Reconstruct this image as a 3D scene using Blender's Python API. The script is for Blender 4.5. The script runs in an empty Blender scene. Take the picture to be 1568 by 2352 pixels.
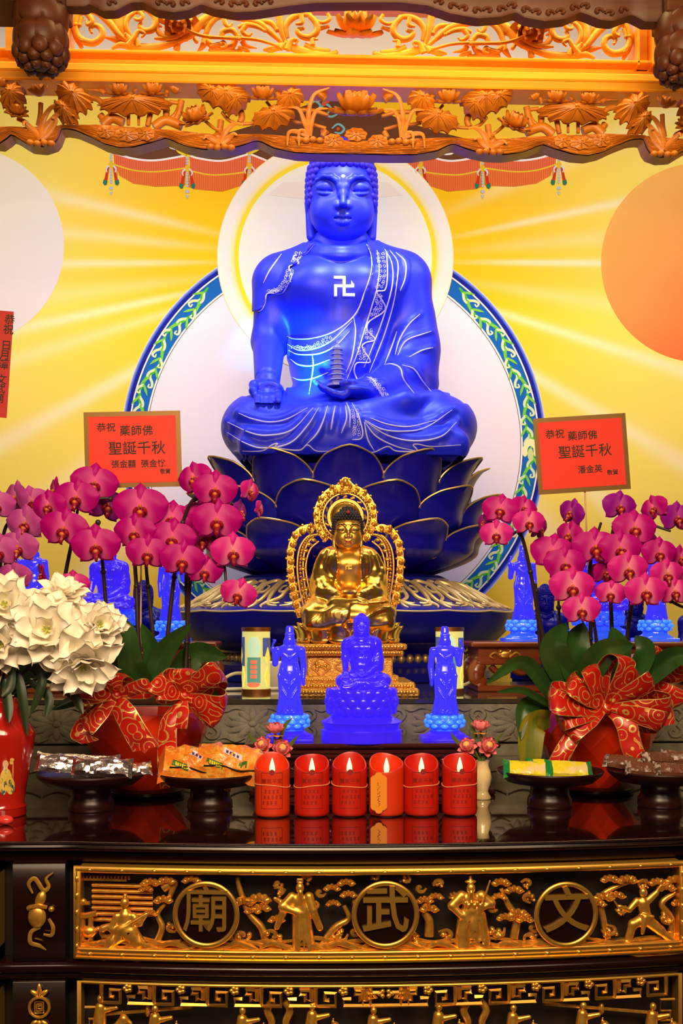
import bpy, math, random
import numpy as np
from mathutils import Vector, Matrix, Euler
from mathutils.bvhtree import BVHTree
from math import sin, cos, pi, radians as R_
scene = bpy.context.scene
C = scene.collection
rng = random.Random(7)
# ---------------------------------------------------------------- camera: eye height, lens and yaw of the photograph
F, HZ, CX, CZ, YAW = 2600.0, 1430.0, -0.171, 1.45, 0.0407
SY, CY = sin(YAW), cos(YAW)
def P(px, py, Y):
    u = (px - 784) / F; w = (HZ - py) / F
    dx, dy = SY + u * CY, CY - u * SY
    t = Y / dy
    return np.array([CX + t * dx, Y, CZ + t * w])
def m_(n, Y): return n * Y / F
def PZ(px, Y, z):
    p = P(px, HZ, Y); p[2] = z; return p
def project(x, y, z):
    d = (x - CX) * SY + y * CY
    return 784 + F * ((x - CX) * CY - y * SY) / d, HZ - F * (z - CZ) / d
cam_data = bpy.data.cameras.new('camera'); cam = bpy.data.objects.new('camera', cam_data); C.objects.link(cam)
cam.location = (CX, 0, CZ); cam.rotation_euler = (pi / 2, 0, -YAW)
cam_data.sensor_fit = 'VERTICAL'; cam_data.sensor_height = 36; cam_data.lens = F / 2352 * 36
cam_data.shift_y = (HZ - 1176) / 2352; cam_data.clip_start = 0.05; cam_data.clip_end = 60
scene.camera = cam
# ---------------------------------------------------------------- materials
MATS = {}
def mat(name, col=(.8, .8, .8), rough=.5, metal=0., emit=None, es=0., coat=0., spec=.5, trans=0., bump=None, noise=None, sub=0., alpha=1., sheen=0., vcol=None, cr=.05):
    if name in MATS: return MATS[name]
    m = bpy.data.materials.new(name); m.use_nodes = True; MATS[name] = m
    nt = m.node_tree; b = nt.nodes['Principled BSDF']
    b.inputs['Base Color'].default_value = (*col, 1)
    b.inputs['Roughness'].default_value = rough; b.inputs['Metallic'].default_value = metal
    b.inputs['Specular IOR Level'].default_value = spec
    b.inputs['Coat Weight'].default_value = coat; b.inputs['Coat Roughness'].default_value = cr
    b.inputs['Transmission Weight'].default_value = trans
    b.inputs['Alpha'].default_value = alpha
    if sub: b.inputs['Subsurface Weight'].default_value = sub; b.inputs['Subsurface Radius'].default_value = (.02, .02, .03)
    if emit: b.inputs['Emission Color'].default_value = (*emit, 1); b.inputs['Emission Strength'].default_value = es
    L = nt.links.new
    def tc(scale):
        t = nt.nodes.new('ShaderNodeTexCoord'); mp = nt.nodes.new('ShaderNodeMapping'); mp.inputs['Scale'].default_value = scale if hasattr(scale, '__len__') else (scale,) * 3
        L(t.outputs['Object'], mp.inputs['Vector']); return mp.outputs['Vector']
    if noise:                                        # (second colour, scale, contrast lo, hi)
        c2, sc, lo, hi = noise
        n = nt.nodes.new('ShaderNodeTexNoise'); n.inputs['Scale'].default_value = 1; n.inputs['Detail'].default_value = 4
        L(tc(sc), n.inputs['Vector'])
        r = nt.nodes.new('ShaderNodeValToRGB'); r.color_ramp.elements[0].position = lo; r.color_ramp.elements[1].position = hi
        r.color_ramp.elements[0].color = (*col, 1); r.color_ramp.elements[1].color = (*c2, 1)
        L(n.outputs['Fac'], r.inputs['Fac']); L(r.outputs['Color'], b.inputs['Base Color'])
    if bump:                                         # (scale, strength)
        n = nt.nodes.new('ShaderNodeTexNoise'); n.inputs['Scale'].default_value = 1; n.inputs['Detail'].default_value = 3
        L(tc(bump[0]), n.inputs['Vector'])
        bp = nt.nodes.new('ShaderNodeBump'); bp.inputs['Strength'].default_value = bump[1]; bp.inputs['Distance'].default_value = .01
        L(n.outputs['Fac'], bp.inputs['Height']); L(bp.outputs['Normal'], b.inputs['Normal'])
    if vcol:
        a = nt.nodes.new('ShaderNodeVertexColor'); a.layer_name = vcol; L(a.outputs['Color'], b.inputs['Base Color'])
    return m
# ---------------------------------------------------------------- mesh builder
def V3(p): return np.array([float(p[0]), float(p[1]), float(p[2])])
def crom(pts, n=6, closed=False):
    p = np.array([list(map(float, q)) for q in pts])
    if len(p) < 3 and not closed:
        t = np.linspace(0, 1, n + 1)[:, None]; return p[0] * (1 - t) + p[1] * t
    q = np.vstack([p[-1], p, p[0], p[1]]) if closed else np.vstack([2 * p[0] - p[1], p, 2 * p[-1] - p[-2]])
    out = []
    for i in range(1, len(q) - 2):
        a, b, c, d = q[i - 1], q[i], q[i + 1], q[i + 2]
        for k in range(n):
            t = k / n
            out.append(.5 * ((2 * b) + (c - a) * t + (2 * a - 5 * b + 4 * c - d) * t * t + (3 * b - a - 3 * c + d) * t ** 3))
    if not closed: out.append(q[-2])
    return np.array(out)
def rs(vals, n):
    return np.interp(np.linspace(0, 1, n), np.linspace(0, 1, len(vals)), vals)
class MB:
    def __init__(s): s.v = []; s.f = []; s.n = 0; s.col = []
    def add(s, v, f):
        v = np.asarray(v, float); s.v.append(v)
        for q in f: s.f.append(tuple(int(i) + s.n for i in q))
        s.n += len(v); return s
    def merge(s, o, M=None):
        for v in o.v: pass
        v = np.vstack(o.v)
        if M is not None:
            A = np.array(M); v = v @ A[:3, :3].T + A[:3, 3]
        s.add(v, o.f); return s
    def tube(s, pts, rad, n=8, flat=1., nrm=None, cap=True, closed=False):
        """sweep a circle (or an ellipse, flat<1 squeezed along nrm) along pts"""
        p = np.asarray(pts, float); k = len(p)
        r = np.full(k, rad) if np.isscalar(rad) else rs(rad, k)
        t = np.gradient(p, axis=0) if not closed else (np.roll(p, -1, 0) - np.roll(p, 1, 0))
        t /= np.linalg.norm(t, axis=1)[:, None] + 1e-12
        vs = []
        ref = np.array(nrm, float) if nrm is not None else (np.array([0, 0, 1.]) if abs(t[0][2]) < .9 else np.array([1., 0, 0]))
        a = np.arange(n) * 2 * pi / n
        u = None
        for i in range(k):
            if nrm is not None or u is None:
                u = ref - t[i] * np.dot(ref, t[i])
            else: u = u - t[i] * np.dot(u, t[i])
            l = np.linalg.norm(u)
            if l < 1e-6: u = np.cross(t[i], [1, .3, .2]); l = np.linalg.norm(u)
            u = u / l; w = np.cross(t[i], u)
            vs.append(p[i] + r[i] * (np.cos(a)[:, None] * u * flat + np.sin(a)[:, None] * w))
        f = []
        for i in range(k if closed else k - 1):
            j0, j1 = i * n, ((i + 1) % k) * n
            for j in range(n): f.append((j0 + j, j0 + (j + 1) % n, j1 + (j + 1) % n, j1 + j))
        if cap and not closed:
            f.append(tuple(range(n - 1, -1, -1))); f.append(tuple((k - 1) * n + j for j in range(n)))
        return s.add(np.vstack(vs), f)
    def lathe(s, prof, n=32, c=(0, 0, 0), cap=True, mod=None, a0=0., a1=2 * pi):
        """prof = [(r,z)...] bottom to top; mod(theta, k)->radius factor"""
        c = V3(c); full = abs(a1 - a0 - 2 * pi) < 1e-6
        cnt = n if full else n + 1
        th = a0 + (a1 - a0) * np.arange(cnt) / n
        vs = []
        for k, (r, z) in enumerate(prof):
            q = r * (np.array([mod(t, k) for t in th]) if mod else 1.)
            vs.append(np.stack([c[0] + q * np.cos(th), c[1] + q * np.sin(th), np.full(cnt, c[2] + z)], 1))
        f = []
        for k in range(len(prof) - 1):
            for j in range(n):
                j2 = (j + 1) % cnt
                f.append((k * cnt + j, k * cnt + j2, (k + 1) * cnt + j2, (k + 1) * cnt + j))
        if cap and full:
            f.append(tuple(range(cnt - 1, -1, -1))); f.append(tuple((len(prof) - 1) * cnt + j for j in range(cnt)))
        return s.add(np.vstack(vs), f)
    def box(s, lo, hi, bev=0.):
        x0, y0, z0 = lo; x1, y1, z1 = hi
        if bev <= 0:
            v = [(x, y, z) for x in (x0, x1) for y in (y0, y1) for z in (z0, z1)]
            return s.add(v, [(0, 1, 3, 2), (4, 6, 7, 5), (0, 4, 5, 1), (2, 3, 7, 6), (0, 2, 6, 4), (1, 5, 7, 3)])
        b = bev; v = []; key = {}
        for i, x in enumerate((x0, x1)):
            for j, y in enumerate((y0, y1)):
                for k, z in enumerate((z0, z1)):
                    sx, sy, sz = (1, -1)[i], (1, -1)[j], (1, -1)[k]
                    for ax, q in enumerate(((x, y + sy * b, z + sz * b), (x + sx * b, y, z + sz * b), (x + sx * b, y + sy * b, z))):
                        key[(i, j, k, ax)] = len(v); v.append(q)
        K = lambda i, j, k, a: key[(i, j, k, a)]
        f = []
        for a in (0, 1):
            f.append(tuple(K(a, j, k, 0) for j, k in ((0, 0), (0, 1), (1, 1), (1, 0))))
            f.append(tuple(K(i, a, k, 1) for i, k in ((0, 0), (0, 1), (1, 1), (1, 0))))
            f.append(tuple(K(i, j, a, 2) for i, j in ((0, 0), (0, 1), (1, 1), (1, 0))))
        for a in (0, 1):
            for b_ in (0, 1):
                f.append((K(a, b_, 0, 0), K(a, b_, 1, 0), K(a, b_, 1, 1), K(a, b_, 0, 1)))
                f.append((K(a, 0, b_, 0), K(a, 1, b_, 0), K(a, 1, b_, 2), K(a, 0, b_, 2)))
                f.append((K(0, a, b_, 1), K(1, a, b_, 1), K(1, a, b_, 2), K(0, a, b_, 2)))
        for i in (0, 1):
            for j in (0, 1):
                for k in (0, 1): f.append((K(i, j, k, 0), K(i, j, k, 1), K(i, j, k, 2)))
        return s.add(v, f)
    def prism(s, poly, y0, y1):
        """poly in (x,z), extruded from y0 to y1"""
        n = len(poly)
        v = [(p[0], y0, p[1]) for p in poly] + [(p[0], y1, p[1]) for p in poly]
        return s.add(v, [tuple(range(n)), tuple(range(2 * n - 1, n - 1, -1))] + [(i, i + n, (i + 1) % n + n, (i + 1) % n) for i in range(n)])
    def grid(s, A, wrapu=False):
        """A[i][j] = xyz grid of vertices"""
        A = np.asarray(A, float); a, b = A.shape[:2]
        f = [(i * b + j, i * b + j + 1, ((i + 1) % a) * b + j + 1, ((i + 1) % a) * b + j) for i in range(a if wrapu else a - 1) for j in range(b - 1)]
        return s.add(A.reshape(-1, 3), f)
    def ball(s, c, r, n=10, m=7, rot=None):
        r = np.array([r, r, r]) if np.isscalar(r) else np.array(r, float)
        vs = [(0, 0, -1)]
        for i in range(1, m):
            ph = -pi / 2 + pi * i / m
            for j in range(n): vs.append((cos(ph) * cos(2 * pi * j / n), cos(ph) * sin(2 * pi * j / n), sin(ph)))
        vs.append((0, 0, 1)); vs = np.array(vs) * r
        if rot is not None: vs = vs @ np.array(rot)[:3, :3].T
        f = [(0, 1 + (j + 1) % n, 1 + j) for j in range(n)]
        for i in range(m - 2):
            for j in range(n):
                a, b = 1 + i * n + j, 1 + i * n + (j + 1) % n
                f.append((a, b, b + n, a + n))
        t = len(vs) - 1
        f += [(t, t - n + j, t - n + (j + 1) % n) for j in range(n)]
        return s.add(vs + V3(c), f)
    def text(s, body, size, M, depth=.0005, font_space=1., align='CENTER', bold=0.):
        cu = bpy.data.curves.new('t', 'FONT'); cu.body = body; cu.size = size; cu.align_x = align; cu.align_y = 'CENTER'
        cu.extrude = depth; cu.space_character = font_space; cu.offset = bold; cu.resolution_u = 3
        o = bpy.data.objects.new('t', cu); C.objects.link(o)
        dg = bpy.context.evaluated_depsgraph_get(); dg.update()
        me = bpy.data.meshes.new_from_object(o.evaluated_get(dg))
        v = np.array([q.co[:] for q in me.vertices]); f = [tuple(p.vertices) for p in me.polygons]
        bpy.data.objects.remove(o); bpy.data.curves.remove(cu); bpy.data.meshes.remove(me)
        if len(v):
            A = np.array(M); s.add(v @ A[:3, :3].T + A[:3, 3], f)
        return s
    def V(s): return np.vstack(s.v)
    def bvh(s): return BVHTree.FromPolygons([tuple(q) for q in s.V()], s.f)
    def mesh(s, name, off=(0, 0, 0), smooth=True, ang=50):
        v = s.V() - V3(off)
        me = bpy.data.meshes.new(name)
        me.from_pydata(v.tolist(), [], s.f); me.validate()
        if smooth:
            me.polygons.foreach_set('use_smooth', [True] * len(me.polygons))
            if ang: me.set_sharp_from_angle(angle=R_(ang))
        me.update(); return me
def FRONT(loc, rx=0., ry=0., rz=0., s=1.):
    """matrix standing an XY drawing up in XZ, facing the viewer (-Y), then turned"""
    return Matrix.Translation(Vector(loc)) @ Euler((rx, ry, rz)).to_matrix().to_4x4() @ Matrix.Rotation(pi / 2, 4, 'X') @ Matrix.Scale(s, 4)
# ---------------------------------------------------------------- objects
def root_loc(o):
    while o.parent is not None: o = o.parent
    return np.array(o.location)
def thing(name, label, cat, loc, group=None, rz=0.):
    o = bpy.data.objects.new(name, None); C.objects.link(o); o.location = tuple(loc); o.rotation_euler = (0, 0, rz)
    o.empty_display_size = .05
    o['label'] = label; o['category'] = cat
    if group: o['group'] = group
    return o
def part(name, mb, m, parent, label=None, smooth=True, ang=50):
    off = root_loc(parent) if parent is not None else (0, 0, 0)
    me = mb.mesh(name, off, smooth, ang)
    if isinstance(m, (list, tuple)):
        for q in m: me.materials.append(q)
    else: me.materials.append(m)
    o = bpy.data.objects.new(name, me); C.objects.link(o); o.parent = parent
    if label: o['label'] = label
    return o
def solo(name, mb, m, label, cat, group=None, smooth=True, ang=50):
    v = mb.V(); base = np.array([(v[:, 0].min() + v[:, 0].max()) / 2, (v[:, 1].min() + v[:, 1].max()) / 2, v[:, 2].min()])
    me = mb.mesh(name, base, smooth, ang); me.materials.append(m)
    o = bpy.data.objects.new(name, me); C.objects.link(o); o.location = tuple(base)
    o['label'] = label; o['category'] = cat
    if group: o['group'] = group
    return o
def struct(name, mb, m, smooth=False, ang=40, parent=None):
    me = mb.mesh(name, (0, 0, 0), smooth, ang); me.materials.append(m)
    o = bpy.data.objects.new(name, me); C.objects.link(o); o.parent = parent
    if parent is None: o['kind'] = 'structure'
    return o
def dup(root, loc=None, label=None, group=None, rz=None, scale=None):
    def cp(o, par):
        c = o.copy(); C.objects.link(c)
        if par is not None: c.parent = par
        for ch in KIDS.get(o.name, []): cp(ch, c)
        return c
    KIDS = {}
    def walk(o):
        KIDS[o.name] = list(o.children)
        for ch in o.children: walk(ch)
    walk(root)
    r = cp(root, None)
    if loc is not None: r.location = tuple(loc)
    if rz is not None: r.rotation_euler = (0, 0, rz)
    if scale is not None: r.scale = scale if hasattr(scale, '__len__') else (scale,) * 3
    if label: r['label'] = label
    if group: r['group'] = group
    return r
# ---------------------------------------------------------------- sculpting: smooth-blended volumes turned into a skin
class SDF:
    def __init__(s, lo, hi, cell):
        s.lo = np.array(lo, float); s.c = cell
        s.N = np.ceil((np.array(hi, float) - s.lo) / cell).astype(int) + 1
        s.ax = [(s.lo[i] + cell * np.arange(s.N[i])).astype(np.float32) for i in range(3)]
        s.d = np.full(tuple(s.N), 10., np.float32)
    def _sl(s, lo, hi):
        a = np.clip(np.floor((np.array(lo) - s.lo) / s.c).astype(int), 0, s.N); b = np.clip(np.ceil((np.array(hi) - s.lo) / s.c).astype(int) + 1, 0, s.N)
        if (b <= a).any(): return None
        sl = tuple(slice(a[i], b[i]) for i in range(3))
        return sl, s.ax[0][sl[0]][:, None, None], s.ax[1][sl[1]][None, :, None], s.ax[2][sl[2]][None, None, :]
    def comb(s, sl, e, k, op):
        a = s.d[sl]
        if op == 'u':
            if k > 0: h = np.maximum(k - np.abs(a - e), 0) / k; s.d[sl] = np.minimum(a, e) - h * h * k * .25
            else: s.d[sl] = np.minimum(a, e)
        else:
            e = -e
            if k > 0: h = np.maximum(k - np.abs(a - e), 0) / k; s.d[sl] = np.maximum(a, e) + h * h * k * .25
            else: s.d[sl] = np.maximum(a, e)
    def cone(s, a, b, ra, rb=None, k=.0, op='u', sq=None):
        a = V3(a); b = V3(b); rb = ra if rb is None else rb
        pad = max(ra, rb) + k + 3 * s.c
        q = s._sl(np.minimum(a, b) - pad, np.maximum(a, b) + pad)
        if q is None: return s
        sl, X, Y, Z = q; ba = b - a; L = max(float(np.dot(ba, ba)), 1e-12)
        h = np.clip(((X - a[0]) * ba[0] + (Y - a[1]) * ba[1] + (Z - a[2]) * ba[2]) / L, 0, 1)
        dy = Y - a[1] - h * ba[1]
        if sq: dy = dy * sq
        e = np.sqrt((X - a[0] - h * ba[0]) ** 2 + dy ** 2 + (Z - a[2] - h * ba[2]) ** 2) - (ra + (rb - ra) * h)
        s.comb(sl, e, k, op); return s
    def chain(s, pts, rad, k=0., op='u'):
        r = rs(rad, len(pts)) if hasattr(rad, '__len__') else [rad] * len(pts)
        for i in range(len(pts) - 1): s.cone(pts[i], pts[i + 1], r[i], r[i + 1], k, op)
        return s
    def ell(s, c, r, k=0., op='u', rot=None):
        c = V3(c); r = np.array(r if hasattr(r, '__len__') else (r, r, r), float)
        pad = r.max() + k + 3 * s.c if rot is not None else r + k + 3 * s.c
        q = s._sl(c - pad, c + pad)
        if q is None: return s
        sl, X, Y, Z = q; X = X - c[0]; Y = Y - c[1]; Z = Z - c[2]
        if rot is not None:
            A = np.array(rot)[:3, :3].T
            X, Y, Z = (A[i, 0] * X + A[i, 1] * Y + A[i, 2] * Z for i in range(3))
        k0 = np.sqrt((X / r[0]) ** 2 + (Y / r[1]) ** 2 + (Z / r[2]) ** 2)
        k1 = np.sqrt((X / r[0] ** 2) ** 2 + (Y / r[1] ** 2) ** 2 + (Z / r[2] ** 2) ** 2) + 1e-9
        s.comb(sl, k0 * (k0 - 1) / k1, k, op); return s
    def box(s, c, h, rd=0., k=0., op='u'):
        c = V3(c); h = np.array(h, float); pad = h + k + 3 * s.c
        q = s._sl(c - pad, c + pad)
        if q is None: return s
        sl, X, Y, Z = q; X = np.abs(X - c[0]) - h[0] + rd; Y = np.abs(Y - c[1]) - h[1] + rd; Z = np.abs(Z - c[2]) - h[2] + rd
        e = np.sqrt(np.maximum(X, 0) ** 2 + np.maximum(Y, 0) ** 2 + np.maximum(Z, 0) ** 2) + np.minimum(np.maximum(np.maximum(X, Y), Z), 0) - rd
        s.comb(sl, e, k, op); return s
    def copy(s):
        o = SDF.__new__(SDF); o.lo, o.c, o.N, o.ax, o.d = s.lo, s.c, s.N, s.ax, s.d.copy(); return o
    def mesh(s, sm=0):
        """surface nets -> MB"""
        d = s.d; ins = d < 0; nx, ny, nz = d.shape
        cnt = np.zeros((nx - 1, ny - 1, nz - 1), np.uint8)
        for i in (0, 1):
            for j in (0, 1):
                for k in (0, 1): cnt += ins[i:nx - 1 + i, j:ny - 1 + j, k:nz - 1 + k]
        act = (cnt > 0) & (cnt < 8)
        I, J, K = np.nonzero(act)
        idx = np.full(act.shape, -1, np.int64); idx[I, J, K] = np.arange(len(I))
        acc = np.zeros((len(I), 3)); num = np.zeros(len(I))
        cor = [(i, j, k) for i in (0, 1) for j in (0, 1) for k in (0, 1)]
        for a in range(8):
            for b in range(a + 1, 8):
                df = [cor[b][q] - cor[a][q] for q in range(3)]
                if sum(abs(q) for q in df) != 1: continue
                da = d[I + cor[a][0], J + cor[a][1], K + cor[a][2]]; db = d[I + cor[b][0], J + cor[b][1], K + cor[b][2]]
                w = (da < 0) != (db < 0)
                t = np.where(w, da / (da - db + 1e-20), 0)
                pt = np.array(cor[a])[None, :] + t[:, None] * np.array(df)[None, :]
                acc += np.where(w[:, None], pt, 0); num += w
        v = (np.stack([I, J, K], 1) + acc / num[:, None]) * s.c + s.lo
        fs = []
        for axis in range(3):
            sa = [slice(None)] * 3; sb = [slice(None)] * 3; sa[axis] = slice(0, -1); sb[axis] = slice(1, None)
            A, B = ins[tuple(sa)], ins[tuple(sb)]
            e = A != B
            o1, o2 = [q for q in range(3) if q != axis]
            e[tuple(slice(0, 1) if q == o1 else slice(None) for q in range(3))] = False
            e[tuple(slice(0, 1) if q == o2 else slice(None) for q in range(3))] = False
            sh = act.shape
            ii = np.array(np.nonzero(e)).T
            ok = (ii[:, o1] < sh[o1]) & (ii[:, o2] < sh[o2]) & (ii[:, axis] < sh[axis])
            ii = ii[ok]
            def g(u, w):
                q = ii.copy(); q[:, o1] -= u; q[:, o2] -= w; return idx[q[:, 0], q[:, 1], q[:, 2]]
            Q = np.stack([g(0, 0), g(1, 0), g(1, 1), g(0, 1)], 1)
            fl = A[ii[:, 0], ii[:, 1], ii[:, 2]]
            if axis == 1: fl = ~fl
            Q[~fl] = Q[~fl][:, ::-1]
            fs.append(Q[(Q >= 0).all(1)])
        f = np.vstack(fs)
        for _ in range(sm):
            sv = np.zeros_like(v); sn = np.zeros(len(v))
            for q in range(4):
                a, b = f[:, q], f[:, (q + 1) % 4]
                np.add.at(sv, a, v[b]); np.add.at(sn, a, 1)
            v = .5 * v + .5 * sv / np.maximum(sn, 1)[:, None]
        mb = MB(); mb.v = [v]; mb.f = [tuple(q) for q in f.tolist()]; mb.n = len(v); return mb
EYE = Vector((CX, 0, CZ))
def ray(bvh, px, py):
    d = (Vector(P(px, py, 4.)) - EYE).normalized()
    h = bvh.ray_cast(EYE, d)
    return None if h[0] is None else (np.array(h[0]), np.array(h[1]))
def drape(bvh, pts, lift=0., n=6):
    """lay a drawn line on a sculpted surface"""
    out = []
    for q in crom([(a, b, 0) for a, b in pts], n):
        h = ray(bvh, q[0], q[1])
        if h is not None: out.append(h[0] + np.array([0, -lift, 0]))
    return np.array(out) if len(out) > 1 else None
M = {}
M['lapis'] = mat('lapis_blue_glaze', (.011, .022, .84), .46, spec=.38)
M['lapis_light'] = mat('blue_glaze_hair', (.035, .02, .85), .55, spec=.35)
M['paint_white'] = mat('pale_blue_line_paint', (.58, .58, 1.), .5)
M['white_bead'] = mat('white_enamel', (.95, .95, 1.), .3)
M['navy'] = mat('navy_lacquer', (.008, .006, .36), .28, spec=.5)
M['navy_base'] = mat('navy_lacquer_plinth', (.008, .009, .30), .32, spec=.5)
M['gilt'] = mat('gilt_paint', (.80, .55, .18), .38, metal=.75)
M['gilt_pale'] = mat('pale_gilt_paint', (.90, .68, .30), .42, metal=.5)
M['gold'] = mat('polished_gold', (1., .64, .13), .27, metal=1.)
M['gold_satin'] = mat('satin_gold', (.92, .52, .09), .34, metal=.9)
M['gold_carve'] = mat('gilded_carving', (1., .54, .085), .33, metal=.8, noise=((.80, .40, .06), 90, .4, .62))
M['black_hair'] = mat('black_hair_lacquer', (.012, .011, .014), .5)
M['red_dot'] = mat('red_enamel', (.45, .03, .02), .4)
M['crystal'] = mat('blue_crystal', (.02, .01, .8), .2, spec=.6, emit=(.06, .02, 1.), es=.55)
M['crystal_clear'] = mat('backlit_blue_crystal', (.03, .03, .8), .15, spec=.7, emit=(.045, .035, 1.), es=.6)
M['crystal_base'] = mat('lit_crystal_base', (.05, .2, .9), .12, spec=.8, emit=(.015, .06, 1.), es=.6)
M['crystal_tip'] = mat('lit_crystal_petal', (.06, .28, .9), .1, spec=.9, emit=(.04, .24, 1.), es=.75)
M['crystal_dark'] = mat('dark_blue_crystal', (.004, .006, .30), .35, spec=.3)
M['wood_gold'] = mat('camphor_wood', (.92, .36, .012), .45, spec=.4, noise=((.76, .26, .007), (3, 3, 40), .35, .75))
M['wood_carve'] = mat('carved_camphor_wood', (.56, .17, .008), .42, spec=.4, noise=((.36, .095, .004), (8, 8, 60), .35, .75))
M['wood_shaded'] = mat('shaded_canopy_wood', (.09, .022, .004), .5, spec=.3, noise=((.06, .014, .003), (4, 4, 50), .35, .7))  # weaker light on the eave and pendants put into a darker wood colour
M['rose'] = mat('dark_rosewood', (.010, .002, .0015), .22, spec=.35, coat=.15)
M['rose_top'] = mat('glossy_rosewood_top', (.022, .005, .004), .05, spec=.6, coat=1., cr=.02, noise=((.012, .003, .003), (4, 30, 4), .35, .7))
M['stand_wood'] = mat('red_stand_wood', (.30, .065, .012), .3, coat=.4, noise=((.18, .035, .008), (6, 40, 40), .35, .7))
M['stand_dark'] = mat('plum_stand_wood', (.05, .010, .010), .22, coat=.6)
M['stone'] = mat('carved_greenstone', (.27, .25, .165), .75, noise=((.18, .17, .105), 30, .35, .7), bump=(160, .25))
M['red_paper'] = mat('red_card', (.80, .022, .001), .6)
M['red_paper_dark'] = mat('deep_red_card', (.50, .012, .004), .6)
M['gold_paper'] = mat('gold_foil_card', (.17, .085, .014), .4, metal=.5)
M['ink'] = mat('black_ink', (.02, .012, .01), .7)
M['skewer'] = mat('bamboo_skewer', (.72, .45, .22), .6)
M['pot_red'] = mat('red_plastic', (.88, .040, .004), .22, spec=.5)
M['vase_red'] = mat('red_porcelain', (.42, .012, .006), .15, coat=.5)
M['candle'] = mat('red_wax', (.52, .010, .003), .38, sub=.0)
M['candle_orange'] = mat('orange_red_wax', (.64, .035, .004), .38)
M['flame'] = mat('candle_flame', (1., .8, .5), .4, emit=(1., .62, .22), es=2.6)
M['label_dark'] = mat('dark_red_print', (.25, .007, .003), .6)
M['string'] = mat('rubber_band', (.85, .30, .12), .6)
M['tag'] = mat('orange_tag', (.80, .26, .01), .55)
M['plate'] = mat('dark_brown_plate', (.022, .005, .003), .32, spec=.35, coat=.15, cr=.25)
M['leaf'] = mat('orchid_leaf', (.016, .060, .012), .35, noise=((.03, .095, .015), 12, .35, .7))
M['leaf_yellow'] = mat('yellowed_leaf', (.30, .24, .012), .45, noise=((.12, .16, .012), (40, 40, 3), .4, .6))
M['stem'] = mat('orchid_stem', (.030, .012, .012), .45)
M['stem_green'] = mat('green_stem', (.10, .16, .03), .5)
M['lily_leaf'] = mat('lily_leaf', (.016, .035, .010), .45)
M['lily'] = mat('white_lily_petal', (1., .93, .78), .55)
M['lily_core'] = mat('pale_green_lily_throat', (.55, .55, .14), .6)
M['ceramic'] = mat('cream_porcelain', (.85, .66, .34), .14, coat=.5)
M['pink'] = mat('pink_lotus_petal', (.85, .15, .22), .5, noise=((.90, .32, .30), 60, .35, .7))
M['pink_core'] = mat('yellow_lotus_core', (.88, .50, .12), .55)
M['foil'] = mat('silver_foil', (.85, .78, .84), .24, metal=1., bump=(60, .3))
M['bronze'] = mat('bronze_cap', (.48, .20, .05), .32, metal=.85)
M['black'] = mat('black_recess', (.006, .003, .003), .6)
M['cable'] = mat('white_plastic', (.80, .76, .68), .45)
M['rope'] = mat('cream_cable', (.80, .70, .50), .5)
# ---------------------------------------------------------------- the head, in units of its own: about 150 wide, front is -Y, chin at z=-82
def build_head():
    s = SDF((-100, -118, -132), (100, 108, 125), 1.6)
    s.ell((0, 12, 34), (76, 86, 80))
    s.ell((0, -12, -8), (66, 68, 66), 30)
    for q in (-1, 1):
        s.ell((q * 31, -44, -30), (30, 30, 34), 30)
    s.ell((0, -52, -58), (30, 22, 22), 22)
    s.ell((0, -64, -66), (13, 9, 11), 12)
    s.ell((0, -38, 46), (52, 38, 36), 26)
    for q in (-1, 1):
        s.ell((q * 37, -87, 27), (28, 17, 17), 14, 's')          # eye hollow
        s.ell((q * 37, -59, 27), (26, 18, 16), 5)                # closed lid
        lid = [(q * (37 + a), -76.5 + .011 * a * a + .25 * abs(a), 16.0 + .0095 * a * a) for a in np.linspace(-25, 25, 11)]
        s.chain(lid, 1.9, 1.5, 's')
        s.chain([(x, y + 1.2, z - 4.2) for x, y, z in lid[1:-1]], 2.2, 4)
        s.chain([(q * 8.5, -82, 8), (q * 9, -81.5, 26), (q * 15, -80.5, 39), (q * 27, -79, 47), (q * 43, -74, 49), (q * 58, -63, 43), (q * 66, -52, 34)], [3, 4.5, 4.8, 4.5, 4, 3, 1.5], 6)
        s.ell((q * 12, -81, -14), (8, 9, 7.5), 6)              # nostrils
    s.cone((0, -78, 40), (0, -87, 10), 5, 6, 9)
    s.cone((0, -87, 10), (0, -97, -12), 6, 8, 5)
    s.cone((0, -74, -12), (0, -76, -30), 9, 6, 6)
    s.chain([(-22, -73, -39), (-10, -82.5, -35), (0, -84.5, -37), (10, -82.5, -35), (22, -73, -39)], [2.5, 5, 4.5, 5, 2.5], 3)
    s.chain([(-17, -75, -46), (-8, -82, -49), (0, -84, -50), (8, -82, -49), (17, -75, -46)], [3, 5.5, 6, 5.5, 3], 3)
    s.chain([(-24, -76, -41), (-10, -88, -41), (0, -90, -43), (10, -88, -41), (24, -76, -41)], 1.8, 1.5, 's')
    for q in (-1, 1):                                            # long ears
        s.ell((q * 77, 8, 10), (9, 22, 34), 4)
        s.ell((q * 84, 4, 12), (5, 13, 22), 4, 's')
        s.cone((q * 75, 0, -15), (q * 70, -8, -72), 8, 10.5, 4)
    s.cone((0, 14, -62), (0, 20, -128), 48, 60, 5)
    s.chain([(61 * sin(t), 14 - 63 * cos(t), -92 - 15 * cos(t)) for t in np.linspace(-2, 2, 50)], 5.5, 5)
    s.chain([(66 * sin(t), 14 - 68 * cos(t), -104 - 16 * cos(t)) for t in np.linspace(-2, 2, 50)], 7, 7)
    return s.mesh(1)
HEAD = build_head()
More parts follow.
